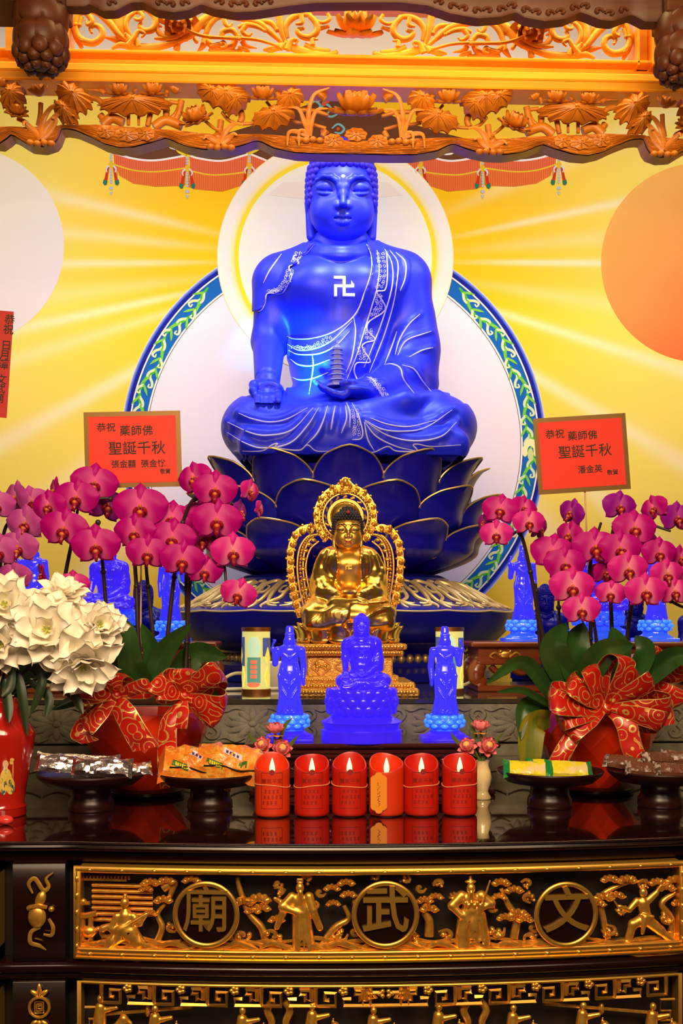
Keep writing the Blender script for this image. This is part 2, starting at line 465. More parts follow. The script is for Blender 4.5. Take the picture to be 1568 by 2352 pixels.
def build_hair(rad=8.5, rows=10, bump=True):
    """rows of snail-shell curls over a skull cap, with the crown bump"""
    mb = MB(); cap = MB()
    def hl(a):                                                   # hairline height for azimuth a (0 = front)
        a = abs(a)
        return 71 if a < .8 else (71 - (a - .8) / .35 * 82 if a < 1.15 else (-12 if a < 1.9 else -58))
    z = -62.; k = 0
    sup = lambda zz: max(0., 1 - max(0., (zz - 20) / 98.) ** 3.4) ** (1 / 2.7)
    z = 78 - 12.5 * 10
    while z < 117:
        r = sup(z)
        rx, ry = 77 * r, 89 * r
        per = int(max(1, 2 * pi * (rx + ry) / 2 / (2 * rad * .93)))
        for j in range(per):
            a = (j + .5 * (k % 2)) * 2 * pi / per
            a = (a + pi) % (2 * pi) - pi
            if z < hl(a) + 3: continue
            mb.ball((rx * sin(a), 12 - ry * cos(a), z), rad, 8, 5)
        dz = 12.5
        while z > 60 and dz > 1.2 and math.hypot(dz, 80 * (r - sup(min(117.9, z + dz)))) > rad * 1.65: dz *= .85
        z += dz; k += 1
    if bump:
        for ring, (zz, rr) in enumerate(((112, 40), (124, 34), (135, 22), (141, 8))):
            n = max(1, int(2 * pi * rr / (2 * rad * .93)))
            for j in range(n): mb.ball((rr * sin(j * 2 * pi / n), 18 - rr * cos(j * 2 * pi / n), zz), rad, 8, 5)
        mb.ball((0, 18, 108), (42, 42, 34), 16, 8)
    A = []
    for i in range(13):                                          # skull cap under the curls
        row = []
        for j in range(33):
            a = -pi + j * 2 * pi / 32
            z0 = hl(a); zz = z0 + (117.5 - z0) * (i / 12) ** .6; r = sup(zz)
            row.append((76 * r * sin(a), 12 - 88 * r * cos(a), zz))
        A.append(row)
    mb.grid(A)
    return mb
HAIR = build_hair()
TILT = 12.
def put(mbsrc, O, s, tilt=None):
    t = R_(TILT if tilt is None else tilt); v = mbsrc.V() * s
    v = np.stack([v[:, 0], v[:, 1] * cos(t) - v[:, 2] * sin(t), v[:, 1] * sin(t) + v[:, 2] * cos(t)], 1)
    o = MB(); o.add(v + V3(O), mbsrc.f); return o
# ---------------------------------------------------------------- the large blue statue
YB = 4.2
def bp(px, py, dy): return P(px, py, YB + dy)
def build_big():
    cell = .0052
    lo = P(498, 1085, YB); hi = P(1104, 545, YB)
    s = SDF((lo[0], YB - .56, lo[2]), (hi[0], YB + .27, hi[2]), cell)
    px = YB / F
    def E(c, r, ry, k=.03, op='u', rot=None): s.ell(bp(*c), (r[0] * (YB + c[2]) / F, ry, r[1] * (YB + c[2]) / F), k, op, rot)
    def Cn(a, b, ra, rb, k=.03, op='u', sq=None): s.cone(bp(*a), bp(*b), ra * (YB + a[2]) / F, rb * (YB + b[2]) / F, k, op, sq)
    # trunk
    E((783, 800, .03), (118, 150), .19); E((780, 690, .02), (132, 105), .19, .06)
    E((722, 668, -.06), (78, 66), .135, .05); E((840, 668, -.06), (76, 66), .135, .05)      # breast
    E((775, 850, -.06), (98, 78), .16, .06)                                                 # belly
    Cn((783, 566, .02), (783, 600, .02), 62, 70, .04)
    Cn((745, 598, .03), (650, 640, .03), 48, 52, .06); Cn((825, 598, .03), (918, 640, .03), 50, 56, .06)
    # right arm of the figure: down and forward, open palm over the knee
    Cn((636, 655, .02), (618, 785, .0), 52, 38, .05); Cn((618, 785, 0), (614, 868, -.20), 38, 30, .03)
    # left arm under the robe, hand in the lap
    Cn((925, 655, .02), (945, 800, 0), 60, 52, .05); Cn((945, 800, 0), (930, 865, -.10), 50, 40, .05); Cn((930, 865, -.10), (850, 895, -.30), 40, 26, .04)
    Cn((955, 740, .02), (962, 880, -.02), 32, 42, .05)
    # crossed legs
    E((597, 985, -.20), (84, 72), .19, .05); E((1005, 985, -.20), (84, 72), .19, .05)
    Cn((690, 965, -.05), (610, 985, -.22), 62, 66, .06); Cn((880, 965, -.05), (995, 985, -.22), 62, 66, .06)
    Cn((600, 1000, -.28), (860, 1000, -.40), 56, 50, .05); Cn((1000, 1000, -.28), (720, 1005, -.38), 56, 50, .05)
    E((785, 1000, -.22), (215, 66), .24, .05)
    E((800, 950, -.1), (180, 60), .22, .05)
    c = bp(806, 1046, -.17); s.box(c, (236 * px, .29, 32 * px), .05, .04)
    # sole of the foot lying over the far thigh
    Cn((845, 955, -.40), (930, 925, -.37), 30, 22, .03); Cn((930, 925, -.37), (1000, 912, -.30), 20, 13, .02)
    # neck folds
    for r_, y_, d_ in ((61, 576, -.02), (66, 588, -.025)):
        s.chain([bp(783 + r_ * sin(t), y_ + 14 * cos(t) - 14, d_ - .125 * cos(t)) for t in np.linspace(-1.5, 1.5, 30)], .014, .012)
    # navel/chest modelling lines
    s.chain([bp(690, 742, -.16), bp(735, 738, -.20), bp(783, 728, -.19), bp(832, 738, -.2), bp(870, 742, -.16)], .006, .02, 's')
    return s
def build_hand_open():
    """palm turned out over the knee, fingers toward the viewer"""
    c0 = bp(614, 890, -.22); lo = bp(560, 950, -.2); hi = bp(668, 850, -.2)
    s = SDF((lo[0], YB - .47, lo[2]), (hi[0], YB - .12, hi[2]), .0035)
    q = (YB - .26) / F
    def B(x, y, d): return bp(x, y, d)
    s.cone(B(614, 862, -.18), B(614, 880, -.22), 30 * q, 29 * q, .01)
    s.ell(B(618, 897, -.26), (34 * q, .055, 22 * q), .02)
    s.ell(B(596, 890, -.25), (18 * q, .04, 15 * q), .015)
    s.ell(B(618, 885, -.325), (17 * q, .03, 10 * q), .02, 's')
    for k, (x, y, xx, yy) in enumerate(((594, 906, 592, 928), (609, 908, 607, 932), (624, 908, 622, 930), (638, 906, 639, 923))):
        s.chain([B(x, y, -.29), B((x + xx) / 2, (y + yy) / 2 - 3, -.345), B(xx, yy, -.385)], [9.5 * q, 9 * q, 6.8 * q], .006)
    s.chain([B(594, 888, -.25), B(583, 884, -.29), B(581, 898, -.325), B(584, 908, -.335)], [13 * q, 10.5 * q, 9 * q, 7 * q], .008)
    return s.mesh(1)
def build_hand_lap():
    """palm up in the lap carrying the pagoda: fingers to the left, thumb above"""
    lo = bp(705, 945, -.3); hi = bp(885, 855, -.3)
    s = SDF((lo[0], YB - .50, lo[2]), (hi[0], YB - .20, hi[2]), .0035)
    q = (YB - .36) / F
    B = bp
    s.cone(B(868, 892, -.30), B(840, 897, -.34), 24 * q, 22 * q, .01)
    s.ell(B(812, 900, -.36), (44 * q, .062, 14 * q), .02)
    s.ell(B(800, 884, -.37), (26 * q, .04, 9 * q), .012, 's')
    for k, (dy, x1, y1, x2, y2) in enumerate(((-.325, 740, 890, 722, 875), (-.352, 744, 893, 727, 880), (-.380, 752, 897, 734, 886), (-.404, 766, 903, 750, 894))):
        s.chain([B(795, 901 + k, dy), B(x1 + 22, y1 + 5, dy), B(x1, y1, dy), B(x2, y2, dy)], [9.5 * q, 8.6 * q, 7.8 * q, 6 * q], .006)
    s.chain([B(838, 888, -.37), B(812, 881, -.395), B(795, 879, -.405), B(784, 881, -.405)], [12 * q, 9.5 * q, 8.5 * q, 6.5 * q], .008)
    return s.mesh(1)
def c3(pts): return [(480 + a / 2.529, 330 + b / 2.529) for a, b in pts]
def c4(pts): return [(400 + a / 1.96, 860 + b / 1.96) for a, b in pts]
def c5(pts): return [(540 + a / 3.136, 840 + b / 3.136) for a, b in pts]
ROBE_POLY = [                                                    # where cloth covers the trunk and arms (drawn in the photo's frame)
    c3([(915, 560), (915, 585), (940, 650), (945, 740), (905, 860), (850, 990), (740, 1085), (610, 1130), (455, 1120), (445, 1440), (430, 1640), (1000, 1640), (1400, 1500), (1400, 600), (1100, 560)]),
    c3([(615, 575), (560, 640), (490, 655), (520, 695), (465, 715), (478, 770), (455, 820), (420, 870), (340, 870), (325, 925), (300, 970), (252, 975), (240, 1012), (200, 1012), (200, 560)]),
    [(480, 908), (650, 912), (700, 926), (770, 932), (830, 930), (845, 960), (862, 962), (905, 945), (960, 932), (1010, 922), (1110, 930), (1120, 1090), (480, 1090)]]
FOLDS = [                                                        # painted fold lines: (points, ridge radius m)
    (c3([(915, 585), (940, 650), (942, 740), (905, 860), (850, 990), (740, 1085), (610, 1130), (500, 1135), (455, 1120)]), .006),
    (c3([(975, 620), (988, 720), (975, 840), (940, 960), (900, 1090), (860, 1220), (800, 1370)]), .009),
    (c3([(1020, 612), (1062, 700), (1062, 830), (1015, 1000), (960, 1150), (900, 1300)]), .010),
    (c3([(1050, 620), (1095, 690), (1090, 800), (1065, 950), (1010, 1130), (930, 1330)]), .009),
    (c3([(1085, 632), (1140, 690), (1138, 780), (1110, 855)]), .010),
    (c3([(1225, 990), (1160, 1050), (1105, 1140), (1080, 1225)]), .008),
    (c3([(1290, 1090), (1230, 1110), (1170, 1130), (1130, 1160), (1095, 1230)]), .008),
    (c3([(1090, 1090), (1060, 1180), (1020, 1280)]), .008),
    (c3([(1300, 1185), (1240, 1200), (1160, 1240)]), .007),
    (c3([(455, 1165), (520, 1200), (620, 1190), (720, 1140), (830, 1030)]), .006),
    (c3([(460, 1200), (520, 1225), (640, 1220), (740, 1170), (815, 1090)]), .006),
    (c3([(470, 1250), (520, 1285), (600, 1290), (700, 1255)]), .006),
    (c3([(455, 1340), (520, 1372), (600, 1365), (690, 1330)]), .006),
    (c3([(600, 1230), (604, 1300), (580, 1455)]), .006),
    (c3([(840, 1010), (850, 1100), (830, 1240), (795, 1330)]), .006),
    (c3([(610, 585), (560, 640), (490, 655), (520, 695), (465, 715), (478, 770), (455, 820), (420, 870), (340, 870), (325, 925), (300, 970), (252, 975)]), .006),
    (c3([(420, 640), (350, 740), (315, 810)]), .006),
    (c3([(915, 1355), (955, 1375), (985, 1430), (1015, 1470)]), .006),
    (c3([(1015, 1285), (1060, 1280), (1110, 1305), (1130, 1370), (1190, 1450)]), .007),
    (c3([(1120, 1285), (1190, 1310), (1240, 1380), (1290, 1440)]), .007),
    (c4([(290, 175), (350, 200), (430, 215), (510, 200), (600, 150)]), .012),
    (c4([(240, 215), (340, 262), (420, 275), (530, 250), (625, 150)]), .013),
    (c4([(240, 262), (320, 310), (400, 332), (520, 310), (600, 230), (650, 150)]), .013),
    (c4([(690, 142), (670, 210), (640, 270), (590, 320)]), .011),
    (c4([(725, 142), (715, 190), (705, 250)]), .010),
    (c4([(770, 140), (775, 200), (752, 265)]), .009),
    (c4([(775, 128), (790, 170), (790, 240)]), .008),
    (c4([(800, 128), (830, 190), (848, 260), (838, 290), (800, 295)]), .008),
    (c4([(857, 205), (930, 245), (1020, 257), (1130, 240), (1250, 160)]), .012),
    (c4([(880, 195), (960, 225), (1060, 235), (1180, 205)]), .010),
    (c4([(857, 210), (960, 275), (1080, 300), (1200, 280), (1270, 215)]), .013),
    (c4([(857, 215), (910, 280), (1000, 325), (1090, 345)]), .012),
    (c4([(855, 215), (870, 290), (900, 345)]), .010),
    (c4([(190, 350), (270, 345), (390, 345), (440, 318), (465, 312), (460, 330), (560, 342), (600, 318), (640, 345), (720, 345)]), .008),
    (c4([(860, 345), (900, 350), (960, 325), (1000, 345), (1090, 345), (1075, 318), (1100, 315), (1160, 325), (1290, 318)]), .008),
]
WAVY = c3([(1030, 630), (1035, 760), (1022, 850), (975, 865), (1022, 945), (1005, 985), (930, 1035), (918, 1085), (963, 1140), (905, 1160), (890, 1190), (935, 1268), (860, 1275), (842, 1320), (858, 1370)])
BANDS = [c3([(995, 640), (1005, 760), (985, 850)]), c3([(985, 880), (985, 950), (945, 1010)]), c3([(930, 1090), (925, 1140)]), c3([(885, 1190), (890, 1260)]), c3([(470, 740), (450, 800), (400, 850), (350, 862)]), c3([(520, 640), (495, 690)]), c3([(950, 1370), (990, 1420), (1030, 1470)]), c3([(500, 1185), (600, 1180), (720, 1115)]), c4([(812, 165), (820, 220), (822, 285)])]
def poly_sd(px, py, poly):
    """signed distance to a polygon (negative inside), vectorised"""
    n = len(poly); d = np.full(px.shape, 1e9); ins = np.zeros(px.shape, bool)
    for i in range(n):
        ax, ay = poly[i]; bx, by = poly[(i + 1) % n]
        ex, ey = bx - ax, by - ay; wx, wy = px - ax, py - ay
        t = np.clip((wx * ex + wy * ey) / (ex * ex + ey * ey + 1e-9), 0, 1)
        d = np.minimum(d, (wx - ex * t) ** 2 + (wy - ey * t) ** 2)
        c = ((ay > py) != (by > py)) & (px < (bx - ax) * (py - ay) / (by - ay + 1e-12) + ax)
        ins ^= c
    return np.where(ins, -1, 1) * np.sqrt(d)
def robe_from(s, polys, folds, thick, cell, fat=1.15, sm=1):
    body = s.mesh(); bvh = body.bvh()
    r = s.copy()
    band = (s.d < thick + 3 * cell) & (s.d > -.05)
    I, J, K = np.nonzero(band)
    x, y, z = s.ax[0][I], s.ax[1][J], s.ax[2][K]
    px, py = project(x, y, z)
    best = np.full(px.shape, 1e9)
    for pl in polys: best = np.minimum(best, poly_sd(px, py, pl))
    r.d = r.d - thick
    for pts, rad in folds:
        l = drape(bvh, pts, 0, 3)
        if l is not None: r.chain([q for q in l], rad * fat, rad * 1.3)
    reg = np.full(s.d.shape, 1e3, np.float32); reg[I, J, K] = best * y / F
    reg[s.d <= -.05] = -1e3
    r.d = np.maximum(r.d, reg)
    r.d = np.maximum(r.d, -(s.d + .012))
    return body, r.mesh(sm)
big = build_big()
body, robe = robe_from(big, ROBE_POLY, FOLDS, .007, .0052)
HO = bp(784, 470, -.03); hs = (YB - .03) / F
body.merge(put(HEAD, HO, hs)); body.merge(build_hand_open()); body.merge(build_hand_lap())
hair = put(HAIR, HO, hs)
t_big = thing('buddha_statue', 'huge glazed blue seated buddha with white manji on chest, on the navy lotus throne', 'statue', bp(785, 1078, 0))
part('body', body, M['lapis'], t_big, ang=0)
o_robe = part('robe', robe, M['lapis'], t_big, ang=0)
part('curled_hair', hair, M['lapis_light'], t_big, ang=0)
b = MB(); b.ball((0, -80, 47), 5, 12, 8); b = put(b, HO, hs); part('forehead_jewel', b, M['white_bead'], t_big, 'white forehead dot')
bvr = MB().merge(body).merge(robe).bvh()
ln = MB()
for k, (pts, rad) in enumerate(FOLDS):
    l = drape(bvr, pts, .001, 6)
    if l is not None: ln.tube(l, [.0010, .0024, .0027, .0024, .0010], 6)
l = drape(bvr, WAVY, .004, 8); ln.tube(l, .0026, 6)
part('painted_fold_lines', ln, M['paint_white'], o_robe, 'white painted fold lines')
for bd in BANDS:
    em = MB()                                                 # tiny scroll embroidery on the hems
    q = crom([(a, c, 0) for a, c in bd], 10)
    for i in range(0, len(q) - 1, 2):
        for w in (-1, 1):
            c = q[i][:2] + np.array([w * 5.0, rng.uniform(-2, 2)])
            a0 = rng.uniform(0, 6.28)
            sp = [(c[0] + (1.2 + 3.6 * t) * cos(a0 + w * 6.5 * t), c[1] + (1.2 + 3.6 * t) * sin(a0 + w * 6.5 * t)) for t in np.linspace(0, 1, 7)]
            l = drape(bvr, sp, .0008, 1)
            if l is not None: em.tube(l, .0011, 4)
    if em.v: part('hem_embroidery', em, M['paint_white'], o_robe, 'pale scroll embroidery on the hems')
h = ray(bvr, 790, 663)
mj = MB(); mj.text('卍', 50 * YB / F / .92, FRONT(h[0] + np.array([0, -.004, 0]), rx=-.12), .006, bold=.0018)
part('manji_emblem', mj, M['white_bead'], t_big, 'white manji on the chest')
# little pagoda on the lap palm
pg = MB(); pc = bp(774, 888, -.375); q = (YB - .375) / F
def octo(r, z0, z1, r1=None): pg.lathe([(r, z0), (r1 if r1 else r, z1)], 8, pc)
pg2 = MB(); pg2.lathe([(24 * q, 0), (24 * q, 4 * q), (20 * q, 6 * q)], 16, pc); 
z = 5
for k in range(7):
    r = 19 - k * 1.2; pg2.lathe([(r * .78 * q, z * q), (r * .78 * q, (z + 8) * q), (r * 1.22 * q, (z + 8.5) * q), (r * 1.18 * q, (z + 9.6) * q), (r * .74 * q, (z + 12) * q)], 8, pc, cap=True); z += 11.8
pg2.lathe([(12 * q, z * q), (5 * q, (z + 8) * q), (2.4 * q, (z + 10) * q), (2.8 * q, (z + 13) * q), (1.2 * q, (z + 16) * q), (.5 * q, (z + 24) * q)], 8, pc)
M['pagoda'] = mat('grey_blue_glass', (.26, .27, .80), .3, spec=.6)
solo('pagoda_figure', pg2, M['pagoda'], 'small grey-blue seven tiered pagoda carried on the big buddha\'s palm', 'pagoda', smooth=False)
# ---------------------------------------------------------------- setting: floor, painted back wall
YW = 4.95
def W(px, py, off=0.): return P(px, py, YW - off)
def srgb(r, g, b): return tuple(((c / 255 / 12.92) if c / 255 < .04045 else ((c / 255 + .055) / 1.055) ** 2.4) for c in (r, g, b))
fl = MB(); fl.box((-3.2, -3.2, -.05), (3.2, YW + .1, 0)); struct('floor', fl, mat('dark_floor_tiles', (.05, .03, .02), .25, noise=((.03, .02, .015), 3, .4, .6)))
def paint(px, py):
    """the mural's own colours: golden sky paling outwards, soft rays from the halo, white sky above"""
    c = lambda *a: np.array(srgb(*a))
    dx, dy = px - 775, py - 600; r = np.hypot(dx, dy * 1.05); a = np.degrees(np.arctan2(dy, dx))
    t = np.clip((r - 300) / 560, 0, 1)[:, None]; t = t * t * (3 - 2 * t)
    col = c(255, 205, 12) * (1 - t) + c(246, 226, 110) * t
    low = np.clip((py - 1120) / 260, 0, 1)[:, None] * np.clip(1.2 - np.abs(dx) / 900, 0, 1)[:, None]
    col = col * (1 - low) + c(238, 186, 20) * low
    ray = np.zeros(len(px))
    for ang, wd, am in ((-11.7, 1.1, .8), (0.4, .9, 1.), (-24, 2.5, .45), (17.6, 1.3, .8), (30.3, 1.6, .85), (42, 2., .8), (52, 3, .6), (168, 1.2, .8), (179.5, 1., .8), (-167, 1.6, .65), (-174, 1.6, .5), (163, 1.5, .45), (151.5, 1.7, .85), (141, 2.2, .5), (128, 3, .6), (9, 2, .3), (-5, 2, .3), (173, 2, .3)):
        d = np.abs((a - ang + 180) % 360 - 180)
        ray = np.maximum(ray, am * np.exp(-(d / wd) ** 2 * 1.4))
    ray = (ray * np.clip((r - 230) / 200, 0, 1))[:, None]
    col = col * (1 - ray) + c(250, 238, 190) * ray
    up = np.clip((170 - py) / 40, 0, 1)[:, None]
    col = col * (1 - up) + c(238, 238, 250) * up
    return col
g = MB(); NX, NZ = 420, 420
xs = np.linspace(-2.6, 2.9, NX); zs = np.linspace(0, 4.6, NZ)
X, Z = np.meshgrid(xs, zs, indexing='ij'); Yg = np.full_like(X, YW)
g.grid(np.stack([X, Yg, Z], 2))
M['mural'] = mat('painted_mural', (.9, .8, .3), .7, spec=.2, vcol='paint')
wall = struct('wall_back', g, M['mural'])
px_, py_ = project(X.ravel(), Yg.ravel(), Z.ravel())
at = wall.data.color_attributes.new('paint', 'FLOAT_COLOR', 'POINT')
pc_ = np.ones((NX * NZ, 4)); pc_[:, :3] = paint(px_, py_) * .93; at.data.foreach_set('color', pc_.ravel())
_nm = [0]
def flat(name, polys, col, off0, sx=None, thick=.0004):
    """flat painted shapes on the wall (outlines drawn in the photo's frame)"""
    mb = MB()
    for k_, pl in enumerate(polys):
        off = off0 + (k_ % 24) * 6e-6
        for mir in ((0, 1) if sx else (0,)):
            q = [(2 * sx - a if mir else a, b) for a, b in pl]
            w = [W(a, b, off) for a, b in q]
            mb.prism([(p[0], p[2]) for p in w], YW - off - thick, YW - off)
    _nm[0] += 1
    m = mat('mural_paint_%d' % _nm[0], tuple(c * .93 for c in srgb(*col)), .7, spec=.2)
    return struct(name, mb, m, parent=wall)
def strip(pts, wd):
    """a brush stroke of changing width as an outline"""
    p = crom([(a, b, 0) for a, b in pts], 6)[:, :2]; w = rs(wd if hasattr(wd, '__len__') else [wd, wd], len(p))[:, None] / 2
    t = np.gradient(p, axis=0); t /= np.linalg.norm(t, axis=1)[:, None] + 1e-9; nrm = np.stack([-t[:, 1], t[:, 0]], 1)
    L, Rr = p + nrm * w, p - nrm * w
    return [[tuple(L[i]), tuple(L[i + 1]), tuple(Rr[i + 1]), tuple(Rr[i])] for i in range(len(p) - 1)]
def annulus(name, c, r0, r1, cols, off, a0=0., a1=2 * pi, n=128):
    """ring of the mural with its painted colour bands (vertex colours of the paint)"""
    A = []; Kc = []
    rr = [r0 + (r1 - r0) * t for t, _ in cols]
    for i in range(n + 1):
        a = a0 + (a1 - a0) * i / n
        A.append([W(c[0] + r * cos(a), c[1] + r * sin(a), off) for r in rr])
        for _, q in cols: Kc.append([*(x * .93 for x in srgb(*q)), 1])
    mb = MB(); mb.grid(A)
    o = struct(name, mb, M['mural'], parent=wall)
    at = o.data.color_attributes.new('paint', 'FLOAT_COLOR', 'POINT'); at.data.foreach_set('color', np.array(Kc, float).ravel()); return o
MC = (766, 1022.5)
annulus('painted_medallion_ground', MC, 0, 430, [(0, (232, 226, 255)), (.8, (232, 226, 255)), (1, (238, 230, 255))], .0008)
annulus('painted_medallion_border', MC, 429, 489, [(0, (40, 30, 40)), (.02, (40, 30, 40)), (.025, (245, 245, 250)), (.085, (245, 245, 250)), (.09, (10, 30, 50)), (.105, (0, 100, 200)), (.60, (0, 100, 200)), (.655, (0, 85, 175)), (.66, (10, 30, 50)), (.675, (245, 245, 250)), (.72, (245, 245, 250)), (.73, (0, 15, 140)), (.86, (0, 25, 175)), (.95, (120, 150, 255)), (1, (245, 235, 215))], .0012)
HC = (770, 590)
# valance: brown cloth, white piping, fringes, tassels
VX = 769
brown = [(255, 346), (255, 352), (262, 354), (300, 364), (357, 369), (418, 360), (431, 358), (459, 365), (510, 370), (551, 365), (571, 356), (602, 365), (640, 378), (700, 386), (769, 388), (769, 225), (720, 236), (660, 256), (600, 282), (520, 306), (420, 330), (330, 342)]
cr1 = lambda L: [(a / 1.96, b / 1.96) for a, b in L]
flat('painted_valance_cloth', [brown], (104, 62, 40), .0014, VX)
fr = [cr1([(512, 690), (600, 715), (700, 722), (838, 702), (838, 760), (700, 772), (600, 765), (515, 740)]), cr1([(852, 702), (900, 715), (1000, 725), (1115, 697), (1110, 772), (1050, 782), (950, 786), (860, 770)]), cr1([(1130, 697), (1180, 715), (1250, 740), (1400, 758), (1508, 762), (1508, 815), (1250, 795), (1128, 770)])]
flat('painted_upper_fringe', fr, (236, 110, 70), .0016, VX)
fr2 = [cr1([(515, 742), (600, 767), (700, 774), (836, 760), (830, 836), (700, 840), (600, 826), (540, 792)]), cr1([(860, 772), (950, 788), (1050, 784), (1110, 774), (1110, 828), (1000, 862), (880, 852), (845, 840)]), cr1([(1130, 772), (1250, 797), (1508, 817), (1508, 880), (1250, 862), (1128, 832)])]
flat('painted_lower_fringe', fr2, (240, 120, 52), .0016, VX)
hairs = []
for pl in fr2 + fr:
    n = len(pl) // 2; top = pl[:n]; bot = pl[n:][::-1]
    xa, xb = min(p[0] for p in pl), max(p[0] for p in pl)
    for x in np.arange(xa + 2, xb - 2, 4.2):
        yt = np.interp(x, [p[0] for p in top], [p[1] for p in top]); yb = np.interp(x, [p[0] for p in bot], [p[1] for p in bot])
        yt, yb = min(yt, yb) + 3, max(yt, yb) - 1
        hairs.append([(x, yt), (x + .7, yt), (x + .7, yb), (x, yb)])
flat('painted_fringe_threads', hairs, (150, 60, 20), .0019, VX)
wp = []
for L in ([(510, 688), (600, 714), (700, 722), (838, 700)], [(852, 700), (900, 714), (1000, 724), (1115, 695)], [(1130, 695), (1180, 715), (1250, 740), (1400, 758), (1508, 762)]): wp += strip(cr1(L), 4.5)
for c, q in (((785, 655), 1), ((1010, 680), -1)): wp += strip([(c[0] / 1.96 + q * (22 - k * 2.6) * cos(k * .75), c[1] / 1.96 - 1 + (16 - k * 1.9) * sin(k * .75) * .7) for k in range(7)], 4)
flat('painted_white_piping', wp, (245, 240, 245), .002, VX)
yc = []
for L in ([(512, 740), (600, 766), (700, 773), (832, 757)], [(858, 770), (950, 787), (1050, 782), (1112, 772)], [(1128, 770), (1250, 796), (1508, 816)]): yc += strip(cr1(L), 3.)
for tx, ty in ((255, 345), (430, 358), (573, 352)):
    for sgn in (-1, 1):
        yc += strip([(tx, ty), (tx + sgn * 10, ty - 4), (tx + sgn * 22, ty - 12), (tx + sgn * 25, ty - 24), (tx + sgn * 15, ty - 26)], [5, 6, 5, 3])
    yc += strip([(tx - 4, ty), (tx + 4, ty)], 8)
yc += strip(cr1([(440, 640), (470, 665), (520, 680), (600, 672), (660, 640)]), [3, 6, 8, 6, 3])
flat('painted_gold_cord', yc, (232, 205, 40), .0022, VX)
for k, (tx, ty, h_) in enumerate(((255, 350, 98), (430, 358, 98), (573, 353, 98))):
    fl_ = lambda L: [(tx + a, ty + b) for a, b in L]
    for q in (0, 1):
        mx = (lambda L: [(2 * VX - a, b) for a, b in L]) if q else (lambda L: L)
        beads = [[(tx + 3.2 * cos(t), ty + 5 + 6.4 * i + 3.2 * sin(t)) for t in np.linspace(0, 5.6, 8)] for i in (0, 1, 2, 5, 6, 7, 8, 9, 10)] + [[(tx + 4.6 * cos(t), ty + 82 + 4.6 * sin(t)) for t in np.linspace(0, 5.6, 8)], [(tx - 4, ty + 90), (tx + 4, ty + 90), (tx, ty + 99)]]
        flat('painted_tassel_beads', [mx(b) for b in beads], (185, 195, 215), .0024)
        flat('painted_tassel_knot', [mx([(tx + 6.5 * cos(t), ty + 29 + 8 * sin(t)) for t in np.linspace(0, 5.8, 10)])], (230, 190, 30), .0025)
        flat('painted_tassel_tails', [mx(fl_(L)) for L in ([(-4, 34), (-9, 34), (-16, 64), (-9, 68)], [(4, 34), (9, 34), (16, 64), (9, 68)])], (200, 48, 22), .0023)
        flat('painted_tassel_tips', [mx(fl_(L)) for L in ([(-17, 62), (-8, 66), (-10, 74), (-15, 76), (-19, 70)], [(17, 62), (8, 66), (10, 74), (15, 76), (19, 70)])], (40, 120, 95), .0024)
        flat('painted_tassel_ribbon', [x for L in ([(-5, 30), (-11, 38), (-9, 46)], [(5, 30), (11, 38), (9, 46)]) for x in strip(mx(fl_(L)), [4, 4, 2])], (215, 215, 225), .0026)
flat('painted_swirls', [x for L in ([(705, 240), (722, 232), (735, 242), (728, 254), (714, 250)], [(735, 246), (750, 240), (760, 250), (752, 260)], [(762, 295), (776, 285), (790, 295), (782, 306), (768, 304)], [(740, 262), (760, 268), (775, 262)]) for x in strip(L, [3, 5, 5, 3])], (120, 190, 215), .0022, None)
flat('painted_swirl_dots', [[(x + r * cos(t), y + r * sin(t)) for t in np.linspace(0, 5.6, 8)] for x, y, r in ((744, 238, 6), (752, 232, 5), (776, 296, 4), (742, 302, 7), (752, 304, 4))], (220, 90, 70), .0024, None)
annulus('painted_halo_disc', HC, 0, 222, [(0, (236, 240, 255)), (.7, (238, 240, 255)), (1, (248, 248, 246))], .0028)
annulus('painted_halo_band', HC, 222, 272, [(0, (255, 236, 40)), (.16, (255, 226, 60)), (.3, (252, 240, 190)), (.5, (246, 242, 246)), (.95, (250, 246, 240)), (1, (252, 215, 120))], .0030)
ghost = lambda y0, y1: [(HC[0] - math.sqrt(max(0, 210 ** 2 - (y0 - HC[1]) ** 2)), y0), (HC[0] + math.sqrt(max(0, 210 ** 2 - (y0 - HC[1]) ** 2)), y0), (HC[0] + math.sqrt(max(0, 210 ** 2 - (y1 - HC[1]) ** 2)), y1), (HC[0] + 60, y1 + 10), (HC[0] - 60, y1 + 10), (HC[0] - math.sqrt(max(0, 210 ** 2 - (y1 - HC[1]) ** 2)), y1)]
flat('painted_halo_veil', [ghost(418, 448)], (243, 235, 238), .0033)
# sun and moon discs at the sides
def disc(name, c, r, ca, cb, off):
    A = []; K = []
    for i in range(97):
        a = i * 2 * pi / 96; row = []
        for t in np.linspace(0, 1, 7):
            x, y = c[0] + r * t * cos(a), c[1] + r * t * sin(a); row.append(W(x, y, off))
            f = min(1, max(0, ((x - c[0]) * .5 + (y - c[1]) * .8) / r * .6 + .5)); q = [srgb(*ca)[i_] * (1 - f) + srgb(*cb)[i_] * f for i_ in range(3)]
            K.append([*(v * .93 for v in q), 1])
        A.append(row)
    mb = MB(); mb.grid(A); o = struct(name, mb, M['mural'], parent=wall)
    at = o.data.color_attributes.new('paint', 'FLOAT_COLOR', 'POINT'); at.data.foreach_set('color', np.array(K, float).ravel())
disc('painted_moon_disc', (-79, 565), 226, (250, 240, 205), (228, 220, 232), .001)
disc('painted_sun_disc', (1609, 603), 229, (246, 180, 88), (234, 106, 58), .001)
